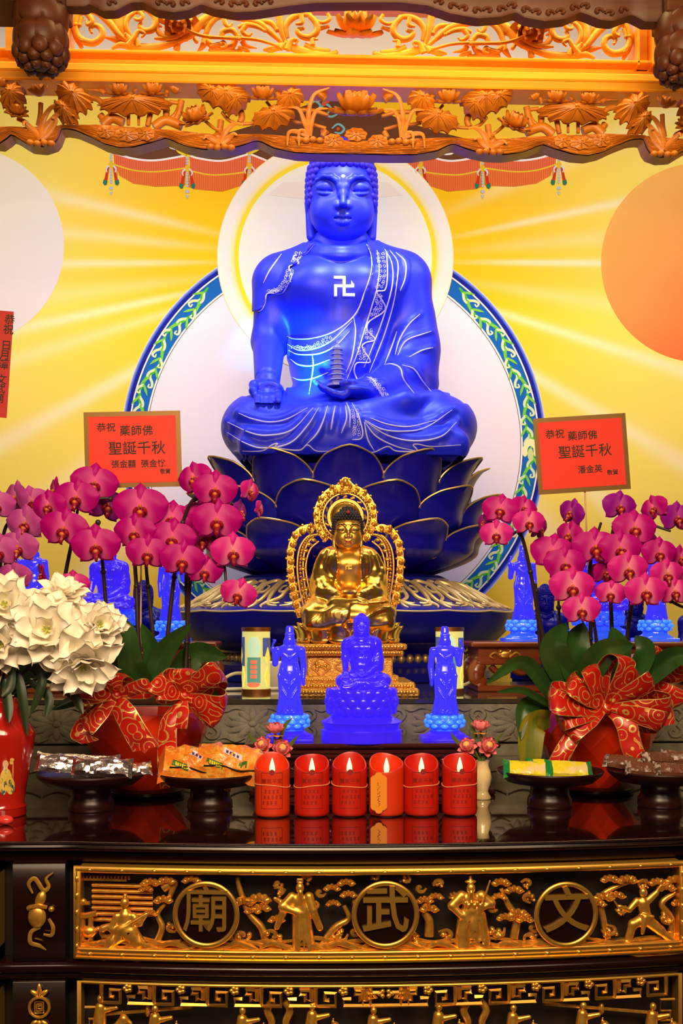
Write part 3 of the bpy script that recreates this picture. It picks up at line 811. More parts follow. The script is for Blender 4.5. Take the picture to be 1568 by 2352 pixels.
# vine scroll in the medallion border
vine = []; curl = []; core = []
def pol(r, a): return (MC[0] + r * cos(a), MC[1] + r * sin(a))
mid, per = 452, .155
for a in np.arange(-1.25 + pi, 3.1 + pi, .01): pass
for side in (0, 1):
    a = R_(-51) if side else R_(180 + 51); sg = 1 if side else -1
    k = 0
    while abs(a - (R_(-51) if side else R_(231))) < R_(98):
        f = lambda t: a + sg * per * t
        w = 11 if k % 2 else -11
        vine += strip([pol(mid - w, f(-.05)), pol(mid - w * .4, f(.25)), pol(mid + w * .5, f(.55)), pol(mid + w, f(1.05))], [4, 9, 8, 4])
        for t0, q, l in ((.15, 1, .30), (.45, -1, .3), (.75, 1, .26)):
            b0 = mid + (t0 * 2 - 1) * w
            curl += strip([pol(b0, f(t0)), pol(b0 + q * w * .9, f(t0 + l * .5)), pol(b0 + q * w * 1.1, f(t0 + l)), pol(b0 + q * w * .4, f(t0 + l * 1.1)), pol(b0 + q * w * .45, f(t0 + l * .75))], [6, 6, 4, 3])
            core += strip([pol(b0, f(t0)), pol(b0 - q * w * .8, f(t0 + .18)), pol(b0 - q * w * 1.3, f(t0 + .32))], [5, 6, 1])
        a += sg * per; k += 1
flat('painted_vine', vine, (70, 185, 50), .0017)
flat('painted_vine_curls', curl, (214, 232, 190), .0019)
flat('painted_vine_leaves', core, (120, 205, 70), .0021)
ptl = []
for s_ in (1, -1):
    c0 = (MC[0] + s_ * 452, 1040)
    for k in range(9):
        t = -pi / 2 + (k - 4) * .42; q = (c0[0] + 13 * sin(t + pi / 2) * 1.0, c0[1] - 2 + 22 * -cos(t + pi / 2))
        ptl.append([(q[0] + 6 * cos(u) , q[1] + 9 * sin(u)) for u in np.linspace(0, 5.8, 9)])
flat('painted_lotus', ptl, (240, 242, 190), .0023)
flat('painted_lotus_heart', [[(MC[0] + s_ * 452 + 7 * cos(u), 1044 + 14 * sin(u)) for u in np.linspace(0, 5.8, 12)] for s_ in (1, -1)], (205, 222, 150), .0025)
# ---------------------------------------------------------------- navy lotus throne under the big statue
TC = P(787, HZ, YB)[:2]
def tz(py, Y): return CZ + (HZ - py) * Y / F
def petal_mb(th, rb, rm, rt, zb, zt, wid, sh=0.):
    """cupped petal with thickness leaning out of a bowl; returns skin and gilded rim line"""
    A, Bk = [], []
    nu, nv = 12, 14
    L, Rr = [], []
    for j in range(nv + 1):
        v = j / nv
        z = zb + (zt - zb) * v
        r = rb + (rm - rb) * sin(pi / 2 * min(1, v / .55)) + (rt - rm) * max(0, (v - .55) / .45) ** 2.2
        w = wid / 2 * (math.sin(pi * min(1, .18 + v * .72) ** 1.0) ** .75 if v < .45 else math.sin(pi * (.18 + .45 * .72)) ** .75 * (1 - ((v - .45) / .55) ** 2.6) ** .62)
        row, rb_ = [], []
        for i in range(nu + 1):
            u = -1 + 2 * i / nu
            a = u * w / max(rm, .3)
            rr = r - .045 * u * u * (w / wid * 2) + .02 * abs(u) ** 3 * v
            zz = z + .012 * v * u * u
            row.append((TC[0] + rr * sin(th + a), TC[1] - rr * cos(th + a), zz))
            r2 = rr - .010
            rb_.append((TC[0] + r2 * sin(th + a), TC[1] - r2 * cos(th + a), zz))
        A.append(row); Bk.append(rb_); L.append(row[0]); Rr.append(row[-1])
    mb = MB(); mb.grid(A); mb.grid(Bk)
    rim = L[4:] + Rr[4:][::-1][1:]
    n = len(rim); cr = crom(rim, 3)
    rm_ = MB(); rm_.tube(cr, .0032, 6)
    return mb, rm_
throne = thing('lotus_throne', 'navy blue lotus throne of three petal tiers with gilded edges under the blue buddha', 'lotus throne', (TC[0], TC[1], 1.62))
core_ = MB(); zb = tz(1312, 3.83)
core_.lathe([(.30, zb - .002), (.36, zb + .03), (.40, zb + .12), (.41, zb + .28), (.43, tz(1078, 4.03) - .012), (.0, tz(1078, 4.03) - .004)], 48, (TC[0], TC[1], 0))
part('seed_pod', core_, M['navy'], throne)
for tier, (off, rm, rt, py, Yt, zoff, wid) in enumerate(((0, .478, .528, 1035, 3.71, .16, .268), (15, .508, .562, 1110, 3.65, .085, .285), (0, .505, .560, 1195, 3.65, 0., .285))):
    for k in range(12):
        th = R_(off + 30 * k)
        if cos(th) < -.3: continue
        mb, rim = petal_mb(th, (.40, .38, .33)[tier], rm, rt, zb + zoff * .9, tz(py, Yt), wid)
        o = part('petal', mb, M['navy'], throne)
        part('gilded_edge', rim, M['gilt'], o, 'thin gilded edge')
# ---------------------------------------------------------------- domed pedestal
LZ = CZ - .199                                                   # top of the stone ledge
ped = thing('throne_pedestal', 'round navy pedestal with pale gold scroll relief and scalloped lip under the lotus throne', 'pedestal', (TC[0], TC[1], LZ))
zl = 1.487; zn = zb - .004
dome = [(.365, zn), (.39, zn - .012), (.392, zn - .02)]
DP = [(.392, zn - .02), (.455, zn - .042), (.515, zn - .075), (.56, zn - .105), (.60, zn - .118), (.628, zl + .003)]
d_ = MB()
scal = lambda t, k: 1 + (.018 * abs(sin(10 * t)) if k >= 4 else 0)
d_.lathe([(.25, zn - .002), (.36, zn - .002)] + dome[:2] + DP, 160, (TC[0], TC[1], 0), mod=lambda t, k: 1 + (.016 * abs(sin(9 * t)) if k >= 8 else 0), cap=False)
part('domed_lid', d_, M['navy_base'], ped)
lip = MB(); lip.tube([(TC[0] + .628 * (1 + .016 * abs(sin(9 * t))) * cos(t), TC[1] + .628 * (1 + .016 * abs(sin(9 * t))) * sin(t), zl + .003 - .004 * abs(sin(9 * t))) for t in np.linspace(0, 2 * pi, 181)[:-1]], .003, 6, closed=True)
part('lip_edge', lip, M['gilt_pale'], ped, 'thin pale gold lip edge')
bw = MB(); bw.lathe([(.50, LZ), (.55, LZ + .002), (.55, LZ + .03), (.52, LZ + .04), (.47, LZ + .05), (.455, LZ + .10), (.47, LZ + .115), (.50, LZ + .125), (.56, LZ + .135), (.60, zl - .06), (.622, zl - .02), (.628, zl + .003)], 96, (TC[0], TC[1], 0), mod=lambda t, k: 1 + (.014 * abs(sin(9 * t)) if k >= 8 else 0))
part('bowl', bw, M['navy_base'], ped)
for k in range(44):
    a = -pi / 2 + (k - 21.5) * R_(4.1)
    b = MB(); b.ball((TC[0] + .462 * cos(a), TC[1] + .462 * sin(a), LZ + .077), (.014, .014, .017), 10, 7)
    part('bead', b, M['gilt'], ped)
def domeP(th, v, lift=.004):
    rr = np.interp(v, np.linspace(0, 1, len(DP)), [p[0] for p in DP]); zz = np.interp(v, np.linspace(0, 1, len(DP)), [p[1] for p in DP])
    return (TC[0] + (rr + lift * .5) * sin(th), TC[1] - (rr + lift * .5) * cos(th), zz + lift)
def dstroke(mb, pts, w):
    q = crom([(a, b, 0) for a, b in pts], 5)
    mb.tube([domeP(a[0], a[1]) for a in q], [x * .78 for x in w], 6)
for k in range(-6, 7):
    c = R_(k * 15.); mb = MB(); S = R_(15) / 30
    f = lambda L: [(c + x * S, y) for x, y in L]
    for q in (-1, 1):
        dstroke(mb, f([(q * 2, .12), (q * 8, .10), (q * 13, .2), (q * 12, .36), (q * 7, .38), (q * 6, .28), (q * 9, .25)]), [.006, .008, .009, .007, .006, .005, .004])
        dstroke(mb, f([(q * 12, .30), (q * 11, .5), (q * 5, .62), (q * 8, .78), (q * 14, .82)]), [.008, .009, .008, .006, .003])
        dstroke(mb, f([(q * 1.5, .14), (q * 2, .4), (q * 4, .6), (q * 10, .7), (q * 13, .66)]), [.007, .009, .008, .006, .004])
        dstroke(mb, f([(q * 4, .6), (q * 3, .8), (q * 5, .92)]), [.008, .006, .002])
    part('scroll_relief', mb, M['gilt_pale'], ped, 'pale gold scroll relief')
# ---------------------------------------------------------------- stone ledge with carved flowers
YL = 2.95
lg = MB(); lg.box((-2.6, YL, LZ - .016), (2.9, YW - .01, LZ)); lg.box((-2.6, YL + .02, .9), (2.9, YW - .01, LZ - .016))
ledge = thing('stone_altar', 'grey-green stone altar ledge with carved flower relief behind the table', 'stone altar', (0, YL, 0))
st = MB(); st.box((-2.6, YL + .012, 1.0), (2.9, YW - .006, LZ - .12)); st.box((-2.6, YL, LZ - .115), (2.9, YW - .006, LZ - .013), .003); st.box((-2.6, YL - .02, 1.0), (2.9, YL + .03, LZ - .150))
st.box((-2.6, YL - .035, 0.), (2.9, YW - .006, 1.02))
part('stone_body', st, M['stone'], ledge, smooth=False)
M['slab'] = mat('polished_dark_slab', (.05, .045, .03), .08, spec=.6, coat=.5)
sl = MB(); sl.box((-2.6, YL - .004, LZ - .013), (2.9, YW - .006, LZ), .002); part('polished_slab', sl, M['slab'], ledge, 'polished dark slab', smooth=False)
def flower_relief(cx):
    mb = MB(); zc = LZ - .064; y = YL - .001
    for k in range(12):
        a = k * pi / 6
        mb.ball((cx + .042 * cos(a), y, zc + .024 * sin(a)), (.030 if abs(cos(a)) > .5 else .02, .005, .010), 10, 6, Euler((0, -math.atan2(.024 * sin(a), .042 * cos(a)), 0)).to_matrix())
    mb.ball((cx, y - .002, zc), (.012, .006, .009), 10, 6)
    for q in (-1, 1):
        for w in (-1, 1):
            mb.tube([(cx + q * x, y, zc + w * z) for x, z in crom([(.10, .006, 0), (.088, .02, 0), (.095, .034, 0), (.112, .036, 0), (.120, .026, 0), (.112, .018, 0), (.106, .024, 0)], 4)[:, :2]], [.007, .007, .006, .005, .004], 6)
        mb.tube([(cx + q * x, y, zc + z) for x, z in crom([(.02, .036, 0), (.045, .043, 0), (.07, .034, 0), (.09, .04, 0)], 4)[:, :2]], [.004, .007, .006, .003], 6)
        mb.tube([(cx + q * x, y, zc - z) for x, z in crom([(.02, .036, 0), (.045, .043, 0), (.07, .034, 0), (.09, .04, 0)], 4)[:, :2]], [.004, .007, .006, .003], 6)
    return mb
for cxp in (-40, 130, 353, 580, 800, 1005, 1188, 1410, 1640):
    part('flower_relief', flower_relief(PZ(cxp, YL, 0)[0]), M['stone'], ledge)
wv = MB()
for i in range(60):
    x = -2.3 + i * .08; wv.tube([(x + .036 * t, YL - .022, LZ - .172 - .012 * abs(sin(pi * (t + 1) / 2))) for t in np.linspace(-1, 1, 7)], .006, 6)
part('wave_border', wv, M['stone'], ledge)
# ---------------------------------------------------------------- the gilded buddha
YG = 3.2
def gp(px, py, dy): return P(px, py, YG + dy)
def build_gold():
    cell = .0024; lo = gp(685, 1470, 0); hi = gp(915, 1248, 0)
    s = SDF((lo[0], YG - .17, lo[2]), (hi[0], YG + .11, hi[2]), cell)
    u = YG / F
    E = lambda c, r, ry, k=.012, op='u': s.ell(gp(*c), (r[0] * u, ry, r[1] * u), k, op)
    Cn = lambda a, b, ra, rb, k=.012, op='u': s.cone(gp(*a), gp(*b), ra * u, rb * u, k, op)
    E((801, 1330, .01), (48, 62), .07); E((801, 1295, .0), (56, 40), .065, .02)
    E((785, 1297, -.02), (24, 24), .045, .015); E((817, 1297, -.02), (24, 24), .045, .015)
    Cn((800, 1255, .01), (800, 1275, .01), 23, 30, .015)
    for q, a, b in ((-1, 758, 744), (1, 842, 858)):
        Cn((a, 1287, .01), (b - q * 2, 1335, .005), 26, 26, .02); Cn((b - q * 2, 1335, .005), (b - q * 6, 1362, -.04), 25, 20, .02)
        Cn((b - q * 6, 1362, -.04), (800 + q * 18, 1373, -.10), 19, 12, .02)
        Cn((b + q * 2, 1340, .02), (b + q * 8, 1372, -.01), 18, 18, .02)
    for q in (-1, 1):
        E((800 + q * 68, 1408, -.05), (36, 27), .075, .02); Cn((800 + q * 35, 1395, -.02), (800 + q * 70, 1405, -.06), 24, 26, .02)
        Cn((800 + q * 70, 1412, -.08), (800 - q * 30, 1412, -.115), 22, 18, .02)
    E((800, 1415, -.06), (90, 26), .085, .02); s.box(gp(800, 1432, -.04), (98 * u, .09, 14 * u), .02, .015)
    E((800, 1383, -.10), (34, 9), .03, .008)
    Cn((770, 1388, -.12), (842, 1396, -.125), 12, 10, .01); Cn((842, 1396, -.125), (868, 1392, -.11), 10, 8, .01)
    for k in range(4): s.chain([gp(825 - k * 1.5, 1375 + k * 3, -.105 - k * .008), gp(800, 1379 + k * 3, -.115 - k * .007), gp(780, 1378 + k * 3, -.112 - k * .007)], 3.6 * u, .004)
    for k in range(4): s.chain([gp(778, 1372 + k * 3, -.10 - k * .008), gp(800, 1374 + k * 3, -.110 - k * .007), gp(818, 1373 + k * 3, -.108 - k * .007)], 3.4 * u, .004)
    s.chain([gp(768, 1330, -.07), gp(785, 1336, -.075), gp(801, 1330, -.07), gp(818, 1336, -.075), gp(834, 1330, -.07)], .0025, .008, 's')
    return s
cg = lambda L: [(640 + a / 4.2, 1080 + b / 4.2) for a, b in L]
GP = [cg([(200, 700), (560, 700), (560, 740), (580, 900), (565, 1050), (570, 1180), (600, 1215), (740, 1220), (790, 1150), (780, 900), (785, 740), (790, 700), (1150, 700), (1200, 1250), (880, 1290), (560, 1290), (200, 1300)]), cg([(150, 1300), (420, 1290), (700, 1290), (690, 1410), (700, 1480), (870, 1380), (1000, 1310), (1200, 1290), (1200, 1560), (150, 1560)])]
GF = [(cg(L), r) for L, r in (
    ([(560, 760), (580, 900), (567, 1050), (572, 1170)], .004), ([(785, 760), (782, 900), (790, 1050), (760, 1160)], .004),
    ([(520, 800), (480, 950), (540, 1150)], .005), ([(470, 790), (400, 950), (470, 1130), (560, 1190)], .006), ([(420, 830), (370, 980), (400, 1150)], .006),
    ([(830, 780), (850, 950), (810, 1130)], .005), ([(880, 800), (930, 960), (850, 1140)], .006), ([(930, 830), (985, 980), (900, 1150), (800, 1190)], .006),
    ([(390, 1170), (470, 1190), (590, 1195)], .006), ([(370, 1230), (460, 1235), (560, 1215)], .005), ([(770, 1195), (880, 1190), (970, 1170)], .006), ([(800, 1230), (900, 1240), (990, 1220)], .005),
    ([(250, 1350), (350, 1400), (470, 1390), (560, 1330)], .006), ([(260, 1400), (380, 1450), (500, 1420), (600, 1330)], .006), ([(300, 1460), (430, 1480), (560, 1440), (640, 1330)], .006), ([(560, 1480), (620, 1440), (665, 1340)], .006),
    ([(850, 1400), (930, 1360), (1000, 1340), (1080, 1350)], .006), ([(840, 1440), (950, 1440), (1060, 1410), (1090, 1380)], .006), ([(700, 1480), (820, 1490), (960, 1480), (1080, 1450)], .005), ([(240, 1490), (400, 1505), (600, 1500)], .005))]
gb, gr = robe_from(build_gold(), GP, GF, .0055, .0024, 1.9, 4)
GHO = gp(798, 1226, -.01); ghs = 28.5 / 66 * YG / F
gb.merge(put(HEAD, GHO, ghs, 4))
gold = thing('gilded_buddha', 'small gilded buddha with black hair meditating before an openwork gold halo', 'statue', gp(800, 1440, 0))
part('body', gb, M['gold_satin'], gold, 'satin gold skin', ang=0)
part('robe', gr, M['gold'], gold, 'polished gold robe', ang=0)
GH = build_hair(9.5)
part('hair', put(GH, GHO, ghs, 4), M['black_hair'], gold, 'black curled hair', ang=0)
b = MB(); b.ball(put(MB().ball((0, -68, 112), 3), GHO, ghs, 4).V().mean(0), ghs * 9, 12, 8); part('hair_jewel', b, M['red_dot'], gold, 'red jewel in the hair')
fc = MB()
for q in (-1, 1):
    fc.tube(put(MB().add([(q * x, y, z) for x, y, z in ((9, -87, 40), (20, -86, 47), (38, -82, 50), (58, -70, 43))], []), GHO, ghs, 4).V(), ghs * 2.2, 5)
    fc.tube(put(MB().add([(q * (37 + a), -79 + .011 * a * a + .25 * abs(a), 16 + .0095 * a * a) for a in np.linspace(-24, 24, 9)], []), GHO, ghs, 4).V(), ghs * 1.6, 5)
part('painted_brows', fc, M['black_hair'], gold, 'thin black brow and lash lines')
lp = MB(); lp.tube(put(MB().add([(-18, -80, -43), (-9, -88, -42), (0, -90, -44), (9, -88, -42), (18, -80, -43)], []), GHO, ghs, 4).V(), [ghs * 2, ghs * 6, ghs * 6, ghs * 2], 6, flat=.4, nrm=(0, 1, 0))
part('painted_lips', lp, M['red_dot'], gold, 'dark red lips')
h = ray(gb.bvh(), 800, 1302)
mj = MB(); mj.text('卍', 17 * YG / F, FRONT(h[0] + np.array([0, -.0008, 0])), .0025, bold=.0004); part('manji_emblem', mj, M['gold'], gold)
bwl = MB(); bwl.lathe([(0, 0), (.012, 0), (.022, .006), (.025, .014), (.020, .020), (.017, .020), (.0, .016)], 20, gp(803, 1372, -.112)); part('alms_bowl', bwl, M['gold'], gold)
# halo: openwork rings
def ringpath(c, rx, rz, a0, a1, n, y): return [(c[0] + rx * cos(a), y, c[2] + rz * sin(a)) for a in np.linspace(a0, a1, n)]
halo = MB(); yb = YG + .105; HC1 = P(793, 1187, yb); u = yb / F
mand = MB(); beads = MB()
def frond(mb, pts, w, curls=True, y=yb):
    """a run of foliage scrolls along a path"""
    p = np.array(pts); L = np.cumsum(np.r_[0, np.linalg.norm(np.diff(p, axis=0), axis=1)]); n = int(L[-1] / (w * .95))
    mb.tube(p + np.array([0, .003, 0]), w * .42, 6, flat=.25, nrm=(0, 1, 0))
    for k in range(n):
        t = (k + .5) / n * L[-1]; c = np.array([np.interp(t, L, p[:, i]) for i in range(3)]); c2 = np.array([np.interp(min(L[-1], t + .001), L, p[:, i]) for i in range(3)]); c1 = np.array([np.interp(max(0, t - .001), L, p[:, i]) for i in range(3)])
        d = (c2 - c1); d /= np.linalg.norm(d) + 1e-9; nn = np.array([-d[2], 0, d[0]])
        q = 1 if k % 2 else -1
        sp = [c + d * w * (.45 * (1 - t_) * cos(4.6 * t_ * q)) + nn * w * (.45 * (1 - t_) * sin(4.6 * t_ * q)) + np.array([0, -.004 * t_, 0]) for t_ in np.linspace(0, 1, 9)]
        mb.tube(sp, [w * .14, w * .2, w * .24, w * .2], 6)
        mb.ball(c + nn * q * w * .3 + np.array([0, -.004, 0]), (w * .2, w * .2, w * .28), 7, 5); mb.ball(c - nn * q * w * .42 + d * w * .3, w * .15, 6, 4)
cpt = lambda px, py: np.array(P(px, py, yb))
for q in (0, 1):
    mand = MB()
    mx = lambda L: [cpt(2 * 793 - a if q else a, b) for a, b in L]
    outer = crom(mx([(690, 1418), (678, 1375), (668, 1320), (668, 1262), (682, 1226), (706, 1212), (722, 1216)]), 6)
    frond(mand, outer, .027)
    inner = crom(mx([(704, 1395), (694, 1350), (689, 1300), (695, 1258), (712, 1233), (728, 1228)]), 6)
    for o_ in (-1, 1):
        mand.tube(inner + np.array([o_ * .0085 * (1 if not q else -1), 0, 0]), .0028, 6)
    for i in range(0, len(inner)): beads.ball(inner[i] + np.array([0, -.003, 0]), .0048, 7, 5)
    inn2 = crom(mx([(722, 1385), (708, 1345), (702, 1300), (712, 1262), (732, 1243)]), 6); mand.tube(inn2, .0026, 6)
    for i in range(2, len(inn2) - 1, 3):
        a, b_ = inn2[i], inner[min(len(inner) - 1, i)]
        mand.tube(crom([a, (a + b_) / 2 + np.array([0, -.002, .006]), b_], 3), .0028, 5); mand.ball((a + b_) / 2, .0062, 6, 5)
    part('openwork_halo', mand, M['gold_carve'], gold, 'openwork gold halo around the body')
hd = MB()
ring = ringpath(HC1, 66 * u, 70 * u, -pi * .28, pi * 1.28, 60, yb); frond(hd, ring, .024)
for r in (60, 52): hd.tube(ringpath(HC1, r * u, (r + 2) * u, 0, 2 * pi, 49, yb)[:-1], .0027, 6, closed=True)
hd.tube(ringpath(HC1, 40 * u, 40 * u, 0, 2 * pi, 49, yb)[:-1], .0032, 6, closed=True)
for a in np.linspace(0, 2 * pi, 49)[:-1]: beads.ball((HC1[0] + 56 * u * cos(a), yb - .003, HC1[2] + 58 * u * sin(a)), .0044, 7, 5)
for a in np.linspace(0, 2 * pi, 17)[:-1]:
    hd.tube([(HC1[0] + r * u * cos(a + w), yb, HC1[2] + r * u * sin(a + w)) for r, w in ((40, 0), (44, .09), (48, -.06), (52, .02))], [.002, .0036, .0036, .002], 5)
pk = crom([cpt(760, 1132), cpt(778, 1118), cpt(793, 1100)], 8); frond(hd, pk, .022); pk2 = crom([cpt(826, 1132), cpt(808, 1118), cpt(793, 1100)], 8); frond(hd, pk2, .022)
frond(hd, [cpt(776, 1130), cpt(810, 1130)], .02); hd.ball(cpt(793, 1106), (.009, .008, .014), 8, 6)
part('head_halo', hd, M['gold_carve'], gold, 'pointed openwork head halo')
part('halo_beads', beads, M['gold'], gold)
mr = MB(); mr.lathe([(0, 0), (.2, 0)] + [(.2 * cos(t), .008 - .024 * sin(t)) for t in np.linspace(.3, pi / 2 - .01, 9)], 40); v = mr.V(); mr2 = MB(); mr2.add(np.stack([v[:, 0] / .2 * 38 * u + HC1[0], yb - .002 + v[:, 2], v[:, 1] / .2 * 38 * u + HC1[2]], 1), mr.f)
part('halo_mirror', mr2, M['gold'], gold, 'polished round mirror behind the head')
post = MB()
for q in (-1, 1): post.tube([gp(800 + q * 60, 1425, .095), gp(800 + q * 45, 1380, .10), gp(800 + q * 52, 1330, .105), gp(797 + q * 40, 1262, .105)], .006, 6)
part('halo_support', post, M['gold'], gold)
# lotus seat and stepped pedestal
seat = thing('gilded_lotus_pedestal', 'stepped gilded pedestal with gold lotus petals under the small gold buddha', 'pedestal', gp(799, 1598, 0))
SC = gp(799, 1455, 0); z0 = LZ
ls = MB(); ls.lathe([(.10, tz(1476, 3.1)), (.128, tz(1470, 3.1)), (.125, tz(1450, 3.1)), (.118, tz(1447, 3.1)), (0, tz(1447, 3.1))], 40, (SC[0], SC[1], 0)); part('lotus_core', ls, M['gold'], seat)
for row, (n, rr, zc, hh) in enumerate(((14, .132, tz(1457, 3.08), .024), (14, .124, tz(1446, 3.08), .020), (14, .134, tz(1471, 3.08), .011))):
    for k in range(n):
        a = 2 * pi * (k + .5 * (row % 2)) / n; lean = .016 if row < 2 else -.004
        b = MB()
        b.ball((0, 0, 0), (.030, .014, hh), 12, 8); v = b.V(); v[:, 1] -= lean * ((v[:, 2] / hh + .2) ** 2)
        ca, sa = cos(a + pi / 2), sin(a + pi / 2)
        b2 = MB(); b2.add(np.stack([SC[0] + rr * cos(a) + v[:, 0] * ca - v[:, 1] * sa, SC[1] + rr * sin(a) + v[:, 0] * sa + v[:, 1] * ca, zc + v[:, 2]], 1), b.f)
        if sin(a) < .45: part('lotus_petal', b2, M['gold'], seat)
def slab(w0, w1, pyt, pyb, Yf, name, mm, bev=.004):
    h0 = w0 * Yf / F; mb = MB(); mb.box((SC[0] - h0, Yf, tz(pyb, Yf)), (SC[0] + h0, 2 * SC[1] - Yf, tz(pyt, Yf)), bev); return mb
M['gold_rough'] = mat('worn_gilding', (.98, .56, .11), .36, metal=.65, noise=((.72, .36, .06), 120, .42, .6), bump=(220, .5))
part('top_slab', slab(131, 0, 1479, 1493, 3.065, 'a', 0), M['gold_rough'], seat, smooth=False)
part('upper_step', slab(124, 0, 1493, 1507, 3.072, 'a', 0), M['gold_rough'], seat, smooth=False)
part('waist', slab(99, 0, 1507, 1556, 3.09, 'a', 0), M['gold_rough'], seat, smooth=False)
part('lower_step', slab(113, 0, 1552, 1570, 3.075, 'a', 0), M['gold_rough'], seat, smooth=False)
bs = slab(150, 0, 1568, 1584, 3.05, 'a', 0); h0 = 157 * 3.03 / F; bs.box((SC[0] - h0, 3.02, LZ), (SC[0] + h0, 2 * SC[1] - 3.03, tz(1582, 3.02)), .004); part('base_steps', bs, M['gold_rough'], seat, smooth=False)
yy = 3.088
for q in (-1, 0, 1):
    orn = MB()
    c = P(799 + q * 62, 1531, yy); w = 26 if q == 0 else 19
    orn.tube([(c[0] + w * 1.0 * yy / F * cos(a) * (1 + .12 * cos(4 * a)), yy, c[2] + 17 * yy / F * sin(a) * (1 + .12 * cos(4 * a))) for a in np.linspace(0, 2 * pi, 41)[:-1]], .0028, 6, closed=True)
    for k in range(9): orn.ball((c[0] + rng.uniform(-.6, .6) * w * yy / F, yy, c[2] + rng.uniform(-.5, .5) * 15 * yy / F), rng.uniform(.003, .007), 7, 5)
    part('relief_ornament', orn, M['gold_carve'], seat)
for py, w, Yf, n, r in ((1486, 128, 3.064, 34, .0042), (1500, 122, 3.07, 40, .0036), (1562, 112, 3.074, 40, .0034), (1576, 148, 3.048, 44, .0042), (1590, 155, 3.018, 44, .0046)):
    orn = MB()
    for k in range(n):
        c = P(799 - w + 2 * w * (k + .5) / n, py, Yf); orn.ball(c, (r * 1.2, r * .7, r * (1 + .4 * (k % 2))), 7, 5)
    part('bead_row', orn, M['gold_carve'], seat)
# ---------------------------------------------------------------- crystal figures
def mat_child(o, m):
    o.material_slots[0].link = 'OBJECT'; o.material_slots[0].material = m
def lotus_base(parent, c, r, h, m_core, m_tip, m_pl, square=True):
    """three rows of round petals over a waisted plinth; c = centre of its foot"""
    x, y, z = c
    mb = MB(); mb.lathe([(r * .72, h * .34), (r * .70, h * .42), (r * .92, h * .52), (r * .95, h * .66), (r * .80, h * .92), (0, h * .92)], 24, c); part('lotus_core', mb, m_core, parent)
    for row, (zz, rr, n, s_) in enumerate(((.55, .90, 11, .19), (.69, .95, 11, .19), (.85, .86, 11, .20))):
        mb = MB()
        for k in range(n):
            a = 2 * pi * (k + .5 * (row % 2)) / n
            mb.ball((x + r * rr * cos(a), y + r * rr * sin(a), z + h * zz), (r * s_ * .5, r * s_, h * .085), 8, 6, (Euler((0, 0, a)).to_matrix() @ Euler((0, -.35, 0)).to_matrix()))
        part('petal_ring', mb, m_tip, parent)
    mb = MB()
    if square: mb.box((x - r * 1.15, y - r * 1.0, z), (x + r * 1.15, y + r * 1.0, z + h * .16), .002)
    else: mb.lathe([(r * 1.15, 0), (r * 1.15, h * .12), (r * 1.0, h * .14)], 24, c)
    mb.lathe([(r * 1.05, h * .14), (r * 1.0, h * .22), (r * .8, h * .3), (r * .72, h * .36)], 24, c)
    part('plinth', mb, m_pl, parent)
def build_standing():
    """a standing bodhisattva with a tall crown, one hand raised with a lotus; 1 unit = 1 px of the front pair"""
    s = SDF((-52, -40, -2), (52, 40, 206), 1.35)
    s.cone((0, 0, 8), (0, 0, 95), 22, 24, 4, sq=1.25); s.cone((0, 0, 95), (0, 0, 118), 22, 17, 8, sq=1.25); s.cone((0, 0, 118), (0, -2, 142), 18, 21, 8, sq=1.3)
    s.ell((0, 0, 150), (28, 15, 14), 8)
    s.cone((0, 0, 152), (0, -1, 166), 8, 8, 4); s.ell((0, -3, 172), (12.5, 14, 16), 3)
    s.cone((0, -2, 180), (0, 0, 200), 11, 9, 2); s.ell((0, -8, 186), (12, 6, 5), 2)
    s.ell((0, -16.5, 169), (2.2, 3, 4), 2)
    for q in (-1, 1): s.ell((q * 12.5, 0, 167), (2.5, 4, 9), 1)
    s.cone((28, 0, 150), (33, 2, 112), 8.5, 7, 3); s.cone((33, 2, 112), (32, -6, 82), 7, 5, 2); s.ell((32, -7, 74), (4.5, 4, 9), 2)
    s.cone((-28, 0, 150), (-34, 0, 118), 8.5, 7, 3); s.cone((-34, 0, 118), (-38, -12, 146), 7, 4.5, 2); s.ell((-39, -13, 152), (6, 4, 7), 2)
    s.chain([(-41, -14, 156), (-38, -15, 166), (-34, -15, 172), (-38, -15, 174)], [2, 2.5, 3, 2], 1)
    for q in (-1, 1):                                            # scarf ends and skirt folds
        s.chain([(q * 18, -12, 120), (q * 24, -14, 90), (q * 21, -14, 40), (q * 26, -12, 4)], [3, 4, 4, 6], 3)
        s.chain([(q * 22, -8, 98), (q * 8, -19, 74), (0, -21, 66)], 2.6, 2)
        s.chain([(q * 18, -14, 60), (q * 6, -20, 40), (0, -21, 36)], 2.2, 2)
        s.ell((q * 9, -14, 4), (8, 12, 5), 3)
    s.chain([(0, -20, 92), (-2, -22, 60), (1, -22, 12)], 3, 2)
    s.chain([(-16, -14, 142), (0, -19, 130), (15, -14, 142)], 2.2, 2)
    s.ell((0, -20, 130), (3.5, 3, 3.5), 1)
    return s.mesh(1)
STAND = build_standing()
def standing(px, pyb, Y, h_px, label, group, flip=False, m=None, base=True, bases=None):
    u = Y / F * h_px / 262.
    c = P(px, pyb, Y)
    t = thing('bodhisattva_figure', label, 'statue', c, group)
    v = STAND.V() * u
    if flip: v = v * np.array([-1, 1, 1])
    o = MB(); o.add(v + c + np.array([0, 0, 62 * u]), [f[::-1] for f in STAND.f] if flip else STAND.f)
    part('body', o, m or M['crystal_clear'], t, ang=0)
    b = bases or (M['crystal_base'], M['crystal_tip'], M['crystal'])
    lotus_base(t, tuple(c), 48 * u, 66 * u, *b)
    return t
G1 = 'blue crystal bodhisattvas'
standing(665, 1700, 2.77, 256, 'blue crystal bodhisattva on small stand, beside the left lantern, right hand raised', G1)
